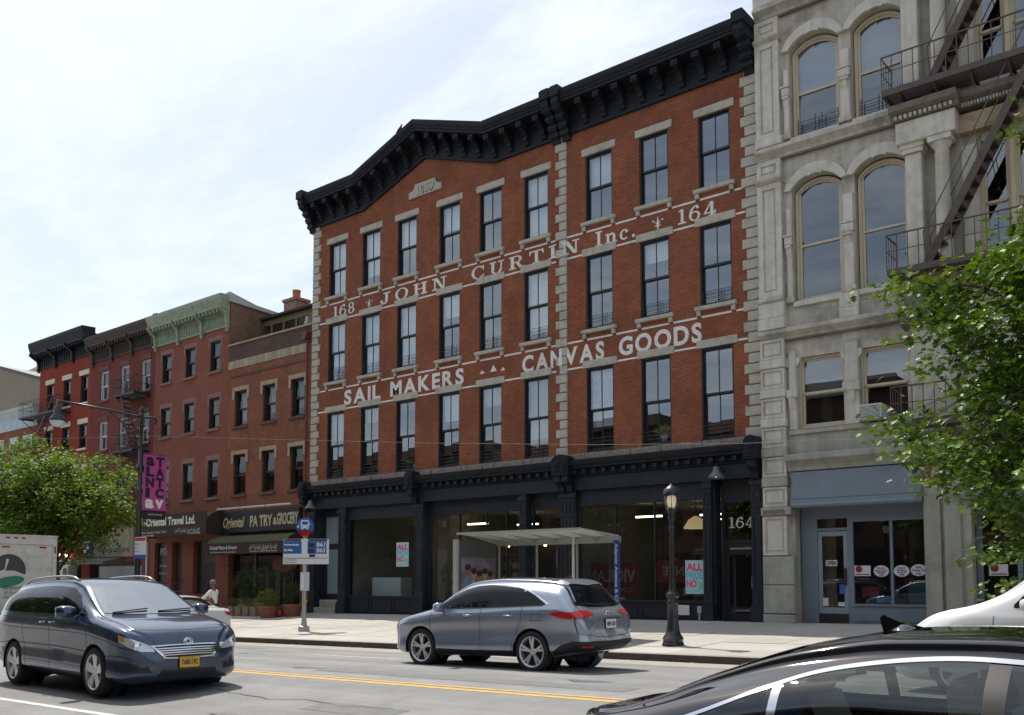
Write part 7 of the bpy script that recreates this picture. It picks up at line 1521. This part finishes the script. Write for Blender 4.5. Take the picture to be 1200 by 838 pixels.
MB().lathe([(0, .12), (.06, .1), (.05, -.1), (.11, -.14), (.13, -.3), (.15, -.42), (.27, -.58), (.29, -.66), (.27, -.66), (.1, -.4), (0, -.4)], (0, -3.2, 8.25), 18).build('lantern', mat('dark_green_lantern', (.02, .035, .035), .4), tl, local=True, smooth=True)
MB().lathe([(.26, -.66), (.22, -.78), (.1, -.86), (0, -.88)], (0, -3.2, 8.25), 18).build('refractor', mat('frosted_refractor', (.62, .64, .64), .35), tl, local=True, smooth=True)
bz0 = on_y(163, 597, 18.7).z - tz_; bz1 = on_y(163, 532, 18.7).z - tz_; bh = bz1 - bz0; bw = .98
bn = thing('banner', 'magenta ATLANTIC AV banner hanging from the tall street lamp', 'banner', (tx_, ty_, tz_ + bz0)); MB().box(-.006, .006, .12, .12 + bw, 0, bh).build('cloth', mat('magenta_banner', (.42, .055, .25), .7), bn, local=True)
MB().box(-.008, .008, .12, .12 + bw, -.32, -.003).build('sponsor_strip', mat('black_banner_strip', (.012, .012, .014), .7), bn, local=True); MB().tube([(0, 0, bh + .02), (0, .12 + bw, bh + .02)], .02, 6).build('banner_rod', pole_black, bn, local=True); MB().tube([(0, 0, -.34), (0, .12 + bw, -.34)], .02, 6).build('banner_rod', pole_black, bn, local=True)
kb = mat('black_banner_ink', (.012, .01, .014), .7); rowh = bh / 5.25
for i, (a, b) in enumerate((('a', 'T'), ('L', 'A'), ('N', 'T'), ('I', 'C'), ('a', 'v'))):
    for j, ch_ in enumerate((a, b)):
        t = MB(); put_text(t, ch_, rowh * (1.15 if ch_.isupper() else 1.55), (.012, .12 + bw * (.12 + .42 * j), bh - rowh * (i + 1.0)), ux=(0, 1, 0), width=bw * (.18 if ch_ == 'I' else .36), bold=.03); t.build('banner_letter', kb if i < 4 else awn_white, bn, local=True)
t = MB(); put_text(t, 'ATLANTIC AVENUE BID', .1, (.012, .12 + bw * .25, -.2), ux=(0, 1, 0), width=bw * .6); t.build('sponsor_lettering', awn_white, bn, local=True)
# --- bus stop sign
px_, py_ = -25.5, 20.16; pz_ = walk_z(px_, py_)
bp_ = thing('bus_stop_sign', 'grey bus stop pole with blue roundel and route boards on the sidewalk', 'bus stop sign', (px_, py_, pz_))
MB().lathe([(0, 0), (.19, 0), (.19, .16), (.1, .19), (.085, .36), (.075, .42), (.07, 3.25), (.05, 3.28), (0, 3.28)], n=18).build('pole', gal, bp_, local=True, smooth=True, auto=50)
blue_sign = mat('bus_sign_blue', (.02, .10, .34), .45); red_sign = mat('bus_sign_red', (.45, .03, .03), .45); white_sign = mat('sign_white', (.62, .63, .64), .5)
AX = Vector((.775, .632, 0)).normalized(); FN = Vector((.632, -.775, 0)).normalized()     # faces oncoming buses and the far side alike
def face_pt(u, v, d=0.0): return tuple(AX * u + FN * d + Vector((0, 0, v)))
rd = MB(); cz_ = 3.52
def disc(mb_, r, d, a0=0, a1=360, cz0=3.52, n=28):
    mb_.q(*[face_pt(r * math.cos(R(a0 + (a1 - a0) * k / n)), cz0 + r * math.sin(R(a0 + (a1 - a0) * k / n)), d) for k in range(n + (0 if a1 - a0 == 360 else 1))])
disc(rd, .30, .075); disc(rd, .30, .055); n = 28
for k in range(n): a, b = 2 * math.pi * k / n, 2 * math.pi * (k + 1) / n; rd.q(face_pt(.30 * math.cos(a), cz_ + .30 * math.sin(a), .055), face_pt(.30 * math.cos(b), cz_ + .30 * math.sin(b), .055), face_pt(.30 * math.cos(b), cz_ + .30 * math.sin(b), .075), face_pt(.30 * math.cos(a), cz_ + .30 * math.sin(a), .075))
ro = rd.build('roundel', blue_sign, bp_, local=True); rd = MB(); disc(rd, .302, .079, 205, 335); rd.q(*[face_pt(x, z, .079) for x, z in ((-.27, 3.39), (.27, 3.39), (.24, 3.32), (0, 3.14), (-.24, 3.32))]); rd.build('red_band', red_sign, ro, local=True)
ic = MB()
def fr_(u0, u1, z0, z1, d): ic.q(face_pt(u0, z0, d), face_pt(u1, z0, d), face_pt(u1, z1, d), face_pt(u0, z1, d))
fr_(-.13, .13, 3.46, 3.74, .082); fr_(-.16, -.135, 3.56, 3.66, .082); fr_(.135, .16, 3.56, 3.66, .082); fr_(-.11, -.06, 3.42, 3.46, .082); fr_(.06, .11, 3.42, 3.46, .082); fr_(-.26, -.2, 3.48, 3.55, .082); ic.build('bus_symbol', white_sign, ro, local=True); ic = MB(); fr_(-.1, .1, 3.58, 3.69, .085); fr_(-.1, -.06, 3.49, 3.52, .085); fr_(.06, .1, 3.49, 3.52, .085); ic.build('bus_window', blue_sign, ro, local=True)
def board(u0, u1, z0, z1, d, m_, name, par=None): b_ = MB(); ps = [face_pt(u0, z0, d), face_pt(u1, z0, d), face_pt(u1, z1, d), face_pt(u0, z1, d)]; qs = [tuple(Vector(p) - FN * .03) for p in ps]; b_.q(*ps); b_.q(*qs); [b_.q(ps[k], ps[(k + 1) % 4], qs[(k + 1) % 4], qs[k]) for k in range(4)]; return b_.build(name, m_, par or bp_, local=True)
b1 = board(-.72, .82, 2.25, 3.10, .095, white_sign, 'route_board'); board(-.715, -.1, 2.60, 3.02, .10, blue_sign, 'blue_field', b1); board(.1, .74, 2.60, 3.02, .10, blue_sign, 'blue_field', b1); board(-.70, -.12, 3.03, 3.09, .10, mat('sign_black', (.02, .02, .022), .5), 'black_strip', b1); board(.12, .76, 3.03, 3.09, .10, MATS['sign_black'], 'black_strip', b1); board(-.7, .8, 2.445, 2.46, .10, MATS['sign_black'], 'rule', b1)
t = MB(); ux_ = tuple(AX)
for s_, sz, u, z, wd in (('B61', .2, .42, 2.84, .28), ('B63', .2, .42, 2.65, .28), ('Downtown Brooklyn', .08, -.68, 2.88, .5), ('Bay Ridge', .08, -.68, 2.7, .3)): put_text(t, s_, sz, face_pt(u, z, .135), ux=ux_, width=wd, bold=.006)
t.build('route_lettering', white_sign, b1, local=True); t = MB(); put_text(t, 'NO STANDING', .07, face_pt(-.66, 2.37, .135), ux=ux_, width=.4); put_text(t, 'Park Slope', .07, face_pt(-.66, 2.29, .135), ux=ux_, width=.4); t.build('route_lettering', MATS['sign_black'], b1, local=True)
for z in (2.88, 2.68): board(.14, .32, z - .06, z + .07, .104, MATS['sign_black'], 'accessibility_tile', b1)
board(.16, .36, 2.49, 2.58, .104, MATS['sign_black'], 'accessibility_tile', b1)
bx = board(-.12, .18, 1.36, 1.98, .12, mat('timetable_case', (.5, .52, .52), .3), 'timetable_box'); board(.02, .165, 1.42, 1.93, .125, mat('timetable_paper', (.42, .5, .5), .6), 'timetable_sheet', bx); board(-.10, .0, 1.42, 1.9, .125, white_sign, 'timetable_sheet', bx)
MB().lathe([(0, 0), (.07, 0), (.07, -.02), (0, -.02)], (.1, -.02, 1.02), 12, 'y').build('tag_disc', mat('orange_tag', (.6, .28, .03), .5), bp_, local=True)
# --- parking sign near the kerb further along
qx, qy = -32.4, 18.65; qz = walk_z(qx, qy)
ps_ = thing('parking_sign', 'white and red parking regulation sign with blue strip on a grey post', 'sign', (on_y(171, 680, qy).x, qy, qz)); MB().lathe([(0, 0), (.035, 0), (.035, 3.3), (0, 3.3)], n=10).build('post', gal, ps_, local=True, smooth=True); a0 = on_y(159, 655, qy); a1 = on_y(172, 629, qy); px0 = ps_.location.x
MB().box(a0.x - px0, a1.x - px0 + .05, -.06, -.045, a0.z - qz + .15, a1.z - qz).build('panel', white_sign, ps_, local=True); MB().box(a0.x - px0, a1.x - px0 + .05, -.064, -.0605, a0.z - qz, a0.z - qz + .148).build('blue_strip', blue_sign, ps_, local=True)
hh = a1.z - a0.z; MB().box(a0.x - px0 + .03, a1.x - px0 + .02, -.064, -.0605, a1.z - qz - hh * .18, a1.z - qz - .03).build('red_field', red_sign, ps_, local=True); t = MB()
for k in range(3): put_text(t, ['BUS LANE', '7AM-10AM', 'MON-FRI'][k], .07, (a0.x - px0 + .03, -.065, a1.z - qz - hh * (.36 + .16 * k)), width=.28)
t.build('lettering', MATS['sign_black'], ps_, local=True)
# --- bus shelter
sx0, sx1, sy0, sy1 = -17.85, -13.62, 19.4, 21.2
sh_ = thing('bus_shelter', 'glass and steel bus shelter with pale roof behind the grey SUV', 'bus shelter', ((sx0 + sx1) / 2, 20.4, walk_z(-15.7, 20.4)))
st_m = mat('satin_shelter_steel', (.48, .47, .44), .4, .5); roof_gl = mat('frosted_roof_glass', (.60, .66, .60), .4, spec=.6); shg = glass_mat('shelter_glass', (.88, .92, .90), 1.45, .02)
zf, zk = 2.90, 2.78
for k in range(6): a, b = sx0 + (sx1 - sx0) * k / 6 + .012, sx0 + (sx1 - sx0) * (k + 1) / 6 - .012; MB().prism([(sy0, zf), (sy0, zf + .02), (sy1, zk + .02), (sy1, zk)], 0, a, b).build('roof_panel', roof_gl, sh_)
for k in range(7): x = sx0 + (sx1 - sx0) * k / 6; MB().prism([(sy0 + .1, zf - .01), (sy1, zk - .01), (sy1, zk - .14), (sy0 + .6, zf - .05)], 0, x - .011, x + .011).build('roof_fin', st_m, sh_)
MB().box(sx0 - .02, sx1 + .02, sy1 - .05, sy1 + .05, zk - .18, zk - .012).build('back_beam', st_m, sh_); MB().box(sx0, sx1, sy0 - .015, sy0 + .015, zf - .03, zf + .03).build('front_edge', st_m, sh_)
for x in (sx0 + .04, -16.4, -15.0, sx1 - .04): MB().box(x - .022, x + .022, sy1 - .03, sy1 + .03, walk_z(x, sy1) - .03, zk - .18).build('post', st_m, sh_)
MB().box(-14.53, -14.48, 20.3, 20.35, walk_z(-14.5, 20.3) - .03, 2.74).build('post', mat('white_shelter_post', (.62, .62, .6), .4), sh_)
for a, b in ((sx0 + .08, -16.44), (-16.36, -15.04), (-14.96, sx1 - .08)): MB().q((a, sy1, .35), (b, sy1, .35), (b, sy1, 2.56), (a, sy1, 2.56)).build('glass_panel', shg, sh_)
MB().box(sx1 - .10, sx1 + .05, sy1 - .12, sy1 - .052, .3, 2.66).build('street_name_panel', mat('shelter_blue', (.015, .07, .28), .45), sh_); t = MB(); put_text(t, 'Atlantic Avenue & Clinton St', .13, (sx1 - .065, sy1 - .125, 2.58), ux=(0, 0, -1), uy=(1, 0, 0), width=2.1, bold=.003); t.build('street_name', white_sign, sh_)
# advertising case at the far end
ax0 = sx0 - .02; MB().box(ax0 - .12, ax0, sy0 + .1, sy1 - .06, .45, 2.72).build('advert_case', mat('grey_advert_case', (.09, .095, .09), .4), sh_); MB().box(ax0 - .14, ax0 + .02, sy0 + .02, sy0 + .1, walk_z(ax0, sy0), 2.74).build('post', st_m, sh_)
ad = MB().box(ax0, ax0 + .012, sy0 + .2, sy1 - .14, .62, 2.25).build('advert_sheet', mat('advert_backdrop', (.16, .13, .17), .5, var=.6, vscale=2.5), sh_); random.seed(5)
for k, (fy, col, sk) in enumerate(((.14, (.14, .22, .32), (.25, .14, .09)), (.34, (.55, .35, .10), (.40, .24, .16)), (.52, (.32, .38, .45), (.30, .18, .12)), (.70, (.30, .42, .06), (.42, .26, .18)), (.88, (.45, .07, .08), (.22, .13, .09)))):
    yy = sy0 + .28 + (sy1 - .48 - sy0) * fy; zz = (1.88 if k == 0 else 1.70 + .07 * (k % 2)); q = MB(); q.q(*[(ax0 + .0165, yy + .17 * math.cos(a * .4488), zz - .42 + (.34 if math.sin(a * .4488) > 0 else .62) * .8 * math.sin(a * .4488)) for a in range(14)]); q.build('printed_figure', mat('advert_cloth_%d' % k, col, .5), sh_); q = MB(); q.q(*[(ax0 + .0165 + .004, yy + .12 * math.cos(a * .4488), zz + .16 * math.sin(a * .4488)) for a in range(14)]); q.build('printed_face', mat('advert_skin_%d' % k, sk, .5), sh_); q = MB(); q.q(*[(ax0 + .0165 + .007, yy + .125 * math.cos(a * .4488), zz + .09 + .09 * math.sin(a * .4488)) for a in range(14)]); q.build('printed_hair', mat('advert_hair', (.03, .02, .018), .5), sh_)
MB().box(-16.9, -14.9, 20.75, 21.1, .48, .53).box(-16.7, -16.62, 20.85, 21.0, .05, .48).box(-15.2, -15.12, 20.85, 21.0, .05, .48).build('bench', st_m, sh_)
# --- overhead service wire
wp = [on_y(x, y, 18.5) for x, y in ((-60, 512), (0, 516), (180, 511), (360, 516), (520, 519.5), (690, 521), (860, 520), (1120, 510))]
tag(MB().tube(wp, .005, 5).build('overhead_wire', mat('pale_cable', (.2, .2, .19), .6)), 'thin pale overhead wire crossing in front of the brick buildings', 'wire')
# --- planters in front of the pastry shop
terra = mat('terracotta_planter', (.23, .085, .045), .8, var=.15, vscale=5); wood_p = mat('weathered_planter_wood', (.26, .19, .13), .85, var=.25, vscale=7)
def leaf_mat(name, c, tr=.35, gloss=.4):
    if name in MATS: return MATS[name]
    m = bpy.data.materials.new(name); m.use_nodes = True; t = m.node_tree; b = t.nodes['Principled BSDF']; o = t.nodes['Material Output']
    g = N(t, 'ShaderNodeNewGeometry'); rp = N(t, 'ShaderNodeValToRGB'); e = rp.color_ramp.elements; e[0].color = (c[0] * .5, c[1] * .58, c[2] * .55, 1); e[1].color = (c[0] * 1.9, c[1] * 1.55, c[2] * 1.2, 1)
    t.links.new(g.outputs['Random Per Island'], rp.inputs[0]); t.links.new(rp.outputs[0], b.inputs['Base Color']); b.inputs['Roughness'].default_value = gloss; b.inputs['Specular IOR Level'].default_value = .35
    tl_ = N(t, 'ShaderNodeBsdfTranslucent'); sc_ = N(t, 'ShaderNodeVectorMath', operation='MULTIPLY'); sc_.inputs[1].default_value = (1.3, 1.25, .5); t.links.new(rp.outputs[0], sc_.inputs[0]); t.links.new(sc_.outputs[0], tl_.inputs['Color'])
    mx = N(t, 'ShaderNodeMixShader'); mx.inputs[0].default_value = tr; t.links.new(b.outputs[0], mx.inputs[1]); t.links.new(tl_.outputs[0], mx.inputs[2]); t.links.new(mx.outputs[0], o.inputs['Surface'])
    MATS[name] = m; return m
def add_leaf(mb_, p, d, up, l, wd, lobed=False):
    d = d.normalized(); s_ = d.cross(up); s_ = s_.normalized() if s_.length > 1e-3 else d.orthogonal().normalized(); nrm = s_.cross(d); f = nrm * (wd * .22)
    if lobed: pr_ = ((.0, .04), (.28, .5), (.38, .2), (.62, .46), (.72, .16), (1.0, 0), (.72, -.16), (.62, -.46), (.38, -.2), (.28, -.5), (.0, -.04))
    else: pr_ = ((0, 0), (.35, .5), (.75, .32), (1, 0), (.75, -.32), (.35, -.5))
    mb_.q(*[p + d * (a * l) + s_ * (b * wd) + f * abs(b) - nrm * (.12 * l * a * a) for a, b in pr_])
def bush(mb_, c_, r, n, l, wd):
    for k in range(n):
        v = Vector((random.gauss(0, 1), random.gauss(0, 1), random.gauss(0, 1))).normalized(); q = Vector((v.x * r[0], v.y * r[1], v.z * r[2])) * (random.random() ** .4); d = (v + Vector((random.gauss(0, .5), random.gauss(0, .5), random.gauss(.2, .5)))); add_leaf(mb_, Vector(c_) + q, d, Vector((random.gauss(0, .4), random.gauss(0, .4), 1)), l * random.uniform(.7, 1.3), wd)
lm_y = leaf_mat('yellow_green_shrub_leaf', (.12, .15, .03)); lm_d = leaf_mat('dark_shrub_leaf', (.035, .065, .022)); lm_g = leaf_mat('grey_shrub_leaf', (.07, .09, .07))
def planter(label, px, py, Y, kind, pr, ph, shr, leafm, n=260, l=.09, wd=.05, stem=0.0):
    p0 = on_y(px, py, Y); z = walk_z(p0.x, Y); t = thing('potted_shrub', label, 'plant', (p0.x, Y, z), group='planters outside the pastry shop')
    if kind == 'round': MB().lathe([(0, 0), (pr * .72, 0), (pr * .95, ph * .8), (pr, ph * .82), (pr * 1.02, ph), (pr * .9, ph), (pr * .86, ph * .9), (0, ph * .88)], n=20).build('pot', terra, t, local=True, smooth=True, auto=40)
    else: MB().bev(-pr, pr, -pr * .8, pr * .8, 0, ph, .02).build('pot', wood_p, t, local=True)
    if stem: MB().tube([(0, 0, ph * .8), (.02, 0, ph + stem)], .025, 6).build('stem', mat('shrub_bark', (.09, .06, .04), .9), t, local=True)
    m_ = MB(); bush(m_, (0, 0, ph + stem + shr[2] * .7), shr, n, l, wd); m_.build('foliage', leafm, t, local=True)
planter('clipped yellow-green shrub in a broad terracotta pot outside the pastry shop', 314, 724, 24.4, 'round', .42, .5, (.5, .45, .42), lm_y, 700)
planter('conical green shrub in a dark terracotta tub nearest the pastry shop door', 342, 721, 25.2, 'round', .46, .52, (.42, .4, .55), lm_d, 700)
planter('tall airy shrub on a thin stem between the terracotta pots', 333, 719, 25.6, 'round', .3, .4, (.55, .5, .5), lm_g, 260, .1, .03, 1.25)
planter('bushy dark shrub behind the wooden boxes outside the pastry shop', 288, 716, 25.7, 'box', .32, .45, (.75, .5, .75), lm_d, 900, .11, .06, .35)
planter('grey-leaved bush rising behind the broad terracotta pot', 308, 716, 26.0, 'box', .35, .5, (.8, .5, .7), lm_g, 800, .11, .045, .45)
for k, px in enumerate((272, 281, 290, 299)): planter('low grassy plant in the %s wooden box from the white saloon' % ['first', 'second', 'third', 'fourth'][k], px, 721, 24.9, 'box', .2, .42, (.26, .22, .2), lm_y, 110, .1, .03)
tag(MB().lathe([(0, 0), (.14, 0), (.18, .28), (.16, .28), (0, .25)], (on_y(327, 722, 24.8).x, 24.8, walk_z(-33, 24.8)), 14).build('red_bucket', mat('red_plastic', (.35, .02, .03), .5), smooth=True), 'small red bucket between the two terracotta tubs', 'bucket')
tag(MB().lathe([(.0, 0), (.9, .0), (.9, -.16), (0, -.16)], (on_y(327, 659, 26.9).x, 27.32, 2.35), 20, 'y').build('oval_sign', mat('dull_red_oval', (.20, .035, .02), .6)), 'dull red oval sign hanging in the pastry shop window', 'sign').scale = (1, 1, 1)
o = bpy.data.objects['oval_sign']; 
for v in o.data.vertices: v.co.z = 2.35 + (v.co.z - 2.35) * .38
# --- person in a white shirt at the kerb
def skin_mesh(name, joints, edges, m, parent, sub=2, root=0):
    me = bpy.data.meshes.new(name); me.from_pydata([j[0] for j in joints], edges, []); o = bpy.data.objects.new(name, me); COL.objects.link(o)
    md = o.modifiers.new('skin', 'SKIN'); 
    for i, j in enumerate(joints): sv = me.skin_vertices[0].data[i]; r = j[1]; sv.radius = (r, r) if not isinstance(r, tuple) else r; sv.use_root = (i == root)
    s_ = o.modifiers.new('sub', 'SUBSURF'); s_.levels = sub; s_.render_levels = sub
    dg = bpy.context.evaluated_depsgraph_get(); dg.update(); me2 = bpy.data.meshes.new_from_object(o.evaluated_get(dg)); bpy.data.objects.remove(o)
    me2.materials.clear(); me2.materials.append(m); me2.polygons.foreach_set('use_smooth', [True] * len(me2.polygons)); o2 = bpy.data.objects.new(name, me2); COL.objects.link(o2); o2.parent = parent; return o2
psx = on_y(250, 700, 19.2); pe = thing('person', 'person in white shirt and grey cap reaching out beside the white saloon', 'person', (psx.x, 19.2, walk_z(psx.x, 19.2)), R(110))
skin_m = mat('brown_skin', (.16, .085, .055), .55); shirt = mat('white_cotton', (.68, .67, .63), .85); trouser = mat('dark_trousers', (.03, .032, .04), .85)
J = [((0, 0, .95), .13), ((0, 0, 1.2), .125), ((0, .01, 1.40), .10), ((0, .02, 1.50), .058), ((0, .035, 1.58), .082), ((0, .04, 1.69), .088), ((0, .035, 1.76), .06),
     ((.19, 0, 1.40), .055), ((.30, .14, 1.20), .045), ((.27, .40, 1.12), .036), ((.26, .48, 1.11), .03), ((-.19, 0, 1.40), .055), ((-.30, .14, 1.20), .045), ((-.25, .40, 1.12), .036), ((-.24, .48, 1.11), .03),
     ((.10, 0, .90), .10), ((.11, .03, .50), .07), ((.11, 0, .10), .045), ((.11, .14, .035), .04), ((-.10, 0, .90), .10), ((-.12, .03, .50), .07), ((-.12, -.02, .10), .045), ((-.12, .12, .035), .04)]
E_ = [(0, 1), (1, 2), (2, 3), (3, 4), (4, 5), (5, 6), (2, 7), (7, 8), (8, 9), (9, 10), (2, 11), (11, 12), (12, 13), (13, 14), (0, 15), (15, 16), (16, 17), (17, 18), (0, 19), (19, 20), (20, 21), (21, 22)]
for base, sx in ((10, .26), (14, -.24)):
    for k in range(5):
        dx = (k - 2) * .016; i = len(J); J.append(((sx + dx * .9, .50, 1.105), .011)); J.append(((sx + dx * 1.2, .55 - abs(k - 1.5) * .008, 1.10), .009)); J.append(((sx + dx * 1.2, .575 - abs(k - 1.5) * .012, 1.075), .008)); E_ += [(base, i), (i, i + 1), (i + 1, i + 2)]
skin_mesh('body', J, E_, skin_m, pe)
skin_mesh('shirt', [((0, 0, .90), .155), ((0, 0, 1.2), .15), ((0, .01, 1.42), .105), ((.20, 0, 1.40), .07), ((.31, .14, 1.20), .062), ((.28, .34, 1.13), .052), ((-.20, 0, 1.40), .07), ((-.31, .14, 1.20), .062), ((-.26, .34, 1.13), .052)], [(0, 1), (1, 2), (2, 3), (3, 4), (4, 5), (2, 6), (6, 7), (7, 8)], shirt, pe)
skin_mesh('trousers', [((0, 0, .96), .15), ((.10, 0, .88), .115), ((.11, .03, .50), .085), ((.11, 0, .10), .065), ((-.10, 0, .88), .115), ((-.12, .03, .50), .085), ((-.12, -.02, .10), .065)], [(0, 1), (1, 2), (2, 3), (0, 4), (4, 5), (5, 6)], trouser, pe)
MB().lathe([(.105, 1.68), (.107, 1.72), (.095, 1.78), (.06, 1.82), (0, 1.835)], (0, .035, 0), 16).build('cap', mat('grey_cap', (.16, .16, .17), .8), pe, local=True, smooth=True)
f_ = MB(); f_.lathe([(0, .03), (.012, .02), (.016, 0), (0, -.01)], (0, .125, 1.665), 8, 'z'); f_.build('nose', skin_m, pe, local=True, smooth=True)
MB().tube([(-.35, .52, 1.08), (.36, .52, 1.08)], .016, 8).tube([(0, .52, 1.08), (0, .62, .55)], .018, 8).build('handlebar', car_black if 'car_black' in globals() else frame_black, pe, local=True)
# ================================================================== trees
bark = mat('grey_brown_bark', (.085, .065, .05), .95, var=.3, vscale=6, bump=.6, bscale=25)
def tree(name, label, base, th, ctr, rad, leafm, n_tip, per, ll, lw, lobed, seed, trunk_r=.16, spread=.34, layer=0.0, cull=None, droop=.25, gap=-.16):
    rnd = random.Random(seed); t = thing(name, label, 'tree', base); B = Vector(base); C = Vector(ctr)
    wood = MB(); top = Vector((base[0], base[1], base[2] + th)); wood.tube([B - Vector((0, 0, .1)), B + Vector((.04, .02, th * .5)), top, top + (C - top) * .6], [trunk_r * 1.25, trunk_r, trunk_r * .85, trunk_r * .45], 10)
    limbs = []
    for k in range(13):
        a = 2 * math.pi * k / 13 + rnd.uniform(-.25, .25); e = rnd.uniform(-.25, .9); tgt = C + Vector((math.cos(a) * math.cos(e) * rad[0], math.sin(a) * math.cos(e) * rad[1], math.sin(e) * rad[2])) * rnd.uniform(.6, .85)
        st = top + (C - top) * rnd.uniform(-.1, .55); mid = st.lerp(tgt, .5) + Vector((rnd.uniform(-.25, .25), rnd.uniform(-.25, .25), rnd.uniform(.1, .45))); pts = [st, st.lerp(mid, .6) + Vector((0, 0, .06)), mid, mid.lerp(tgt, .55) + Vector((0, 0, .08)), tgt]
        wood.tube(pts, [trunk_r * .42, trunk_r * .32, trunk_r * .22, trunk_r * .14, .015], 6); limbs += [pts[1], pts[2], pts[3], pts[4], pts[2].lerp(pts[3], .5), pts[3].lerp(pts[4], .5)]
    lv = MB(); cnt = 0
    while cnt < n_tip:
        v = Vector((rnd.gauss(0, 1), rnd.gauss(0, 1), rnd.gauss(0, 1))).normalized(); r_ = rnd.random() ** .42
        az, el = math.atan2(v.y, v.x), math.asin(v.z); r_ *= 1 + .13 * math.sin(5 * az + seed) * math.cos(3 * el) + .13 * math.sin(9 * el + 2 * az + seed)      # uneven outline
        p = C + Vector((v.x * rad[0], v.y * rad[1], v.z * rad[2])) * r_
        # clumps: leave gaps where a coarse pattern says so
        g = math.sin(p.x * 1.9 + seed) * math.sin(p.y * 1.7 + 1.3 * seed) * math.sin(p.z * 2.3 + .7 * seed) + .35 * math.sin(p.x * 4.3 + p.z * 3.9)
        if g < gap or (cull and cull(p)): continue
        if p.z < base[2] + 1.2: continue
        cnt += 1; nb = min(limbs, key=lambda q: (q - p).length_squared); mid = nb.lerp(p, .5) + Vector((0, 0, .1)); wood.tube([nb, mid, p], [.014, .01, .004], 4, cap=False)
        ax = (p - nb); ax = ax.normalized() if ax.length > .05 else v; out_d = Vector((p.x - C.x, p.y - C.y, 0)); out_d = out_d.normalized() if out_d.length > .01 else v
        for k in range(per):
            q = p + Vector((rnd.gauss(0, spread), rnd.gauss(0, spread), rnd.gauss(0, spread * (.45 if layer == 1 else .3 if layer else .6)))); d = out_d * .7 + Vector((rnd.gauss(0, .7), rnd.gauss(0, .7), rnd.gauss(-droop, .45)))
            add_leaf(lv, q, d, Vector((rnd.gauss(0, .45), rnd.gauss(0, .45), 1)), ll * rnd.uniform(.65, 1.25), lw * rnd.uniform(.8, 1.2), lobed)
    wood.build('trunk', bark, t, smooth=True); cr = lv.build('crown', leafm, t); return t
oak_leaf = leaf_mat('mid_green_oak_leaf', (.075, .150, .020), .24, .45); pale_leaf = leaf_mat('yellow_green_locust_leaf', (.095, .175, .02), .36, .6)
cr_ = on_y(1372, 455, 19.3)
tree('street_tree', 'large green street tree overhanging the grey stone building', (cr_.x, 19.3, walk_z(cr_.x, 19.3)), 2.6, (cr_.x, 19.3, 5.05), (3.9, 3.6, 4.15), oak_leaf, 760, 72, .155, .145, True, 3, .2, .36, 2, None, .15, -.12)
lt_ = on_y(70, 570, 19.0)
tree('street_tree', 'yellow-green street tree behind the white truck', (lt_.x, 19.0, walk_z(lt_.x, 19.0)), 2.5, (lt_.x - .9, 18.8, 5.0), (4.3, 3.4, 2.6), pale_leaf, 560, 56, .17, .11, False, 8, .14, .30, 1, None, .1, -.1)
for k, (x, zc_) in enumerate(((-14.5, 6.2), (-24, 6.6), (-34, 6.4), (-46, 6.6))):
    tree('near_street_tree', 'near-side street tree %s, seen only in car reflections' % ['closest to the viewpoint', 'second from the viewpoint', 'third from the viewpoint', 'farthest up the street'][k], (x, .6, grade(x) - .03), 2.8, (x, .4, zc_), (3.0, 2.9, 3.2), oak_leaf, 240, 24, .26, .22, False, 20 + k, .18, .4)
dead = MB(); dp_ = on_y(1085, 545, 17.2)
for k in range(26): add_leaf(dead, dp_ + Vector((random.gauss(0, .07), random.gauss(0, .07), random.gauss(0, .14))), Vector((random.gauss(0, 1), random.gauss(0, 1), -1)), Vector((0, 0, 1)), .12, .07, True)
tag(dead.build('withered_leaves', mat('withered_leaf', (.28, .13, .07), .8)), 'small withered brown leaf cluster at the edge of the large tree', 'leaves', kind='stuff')
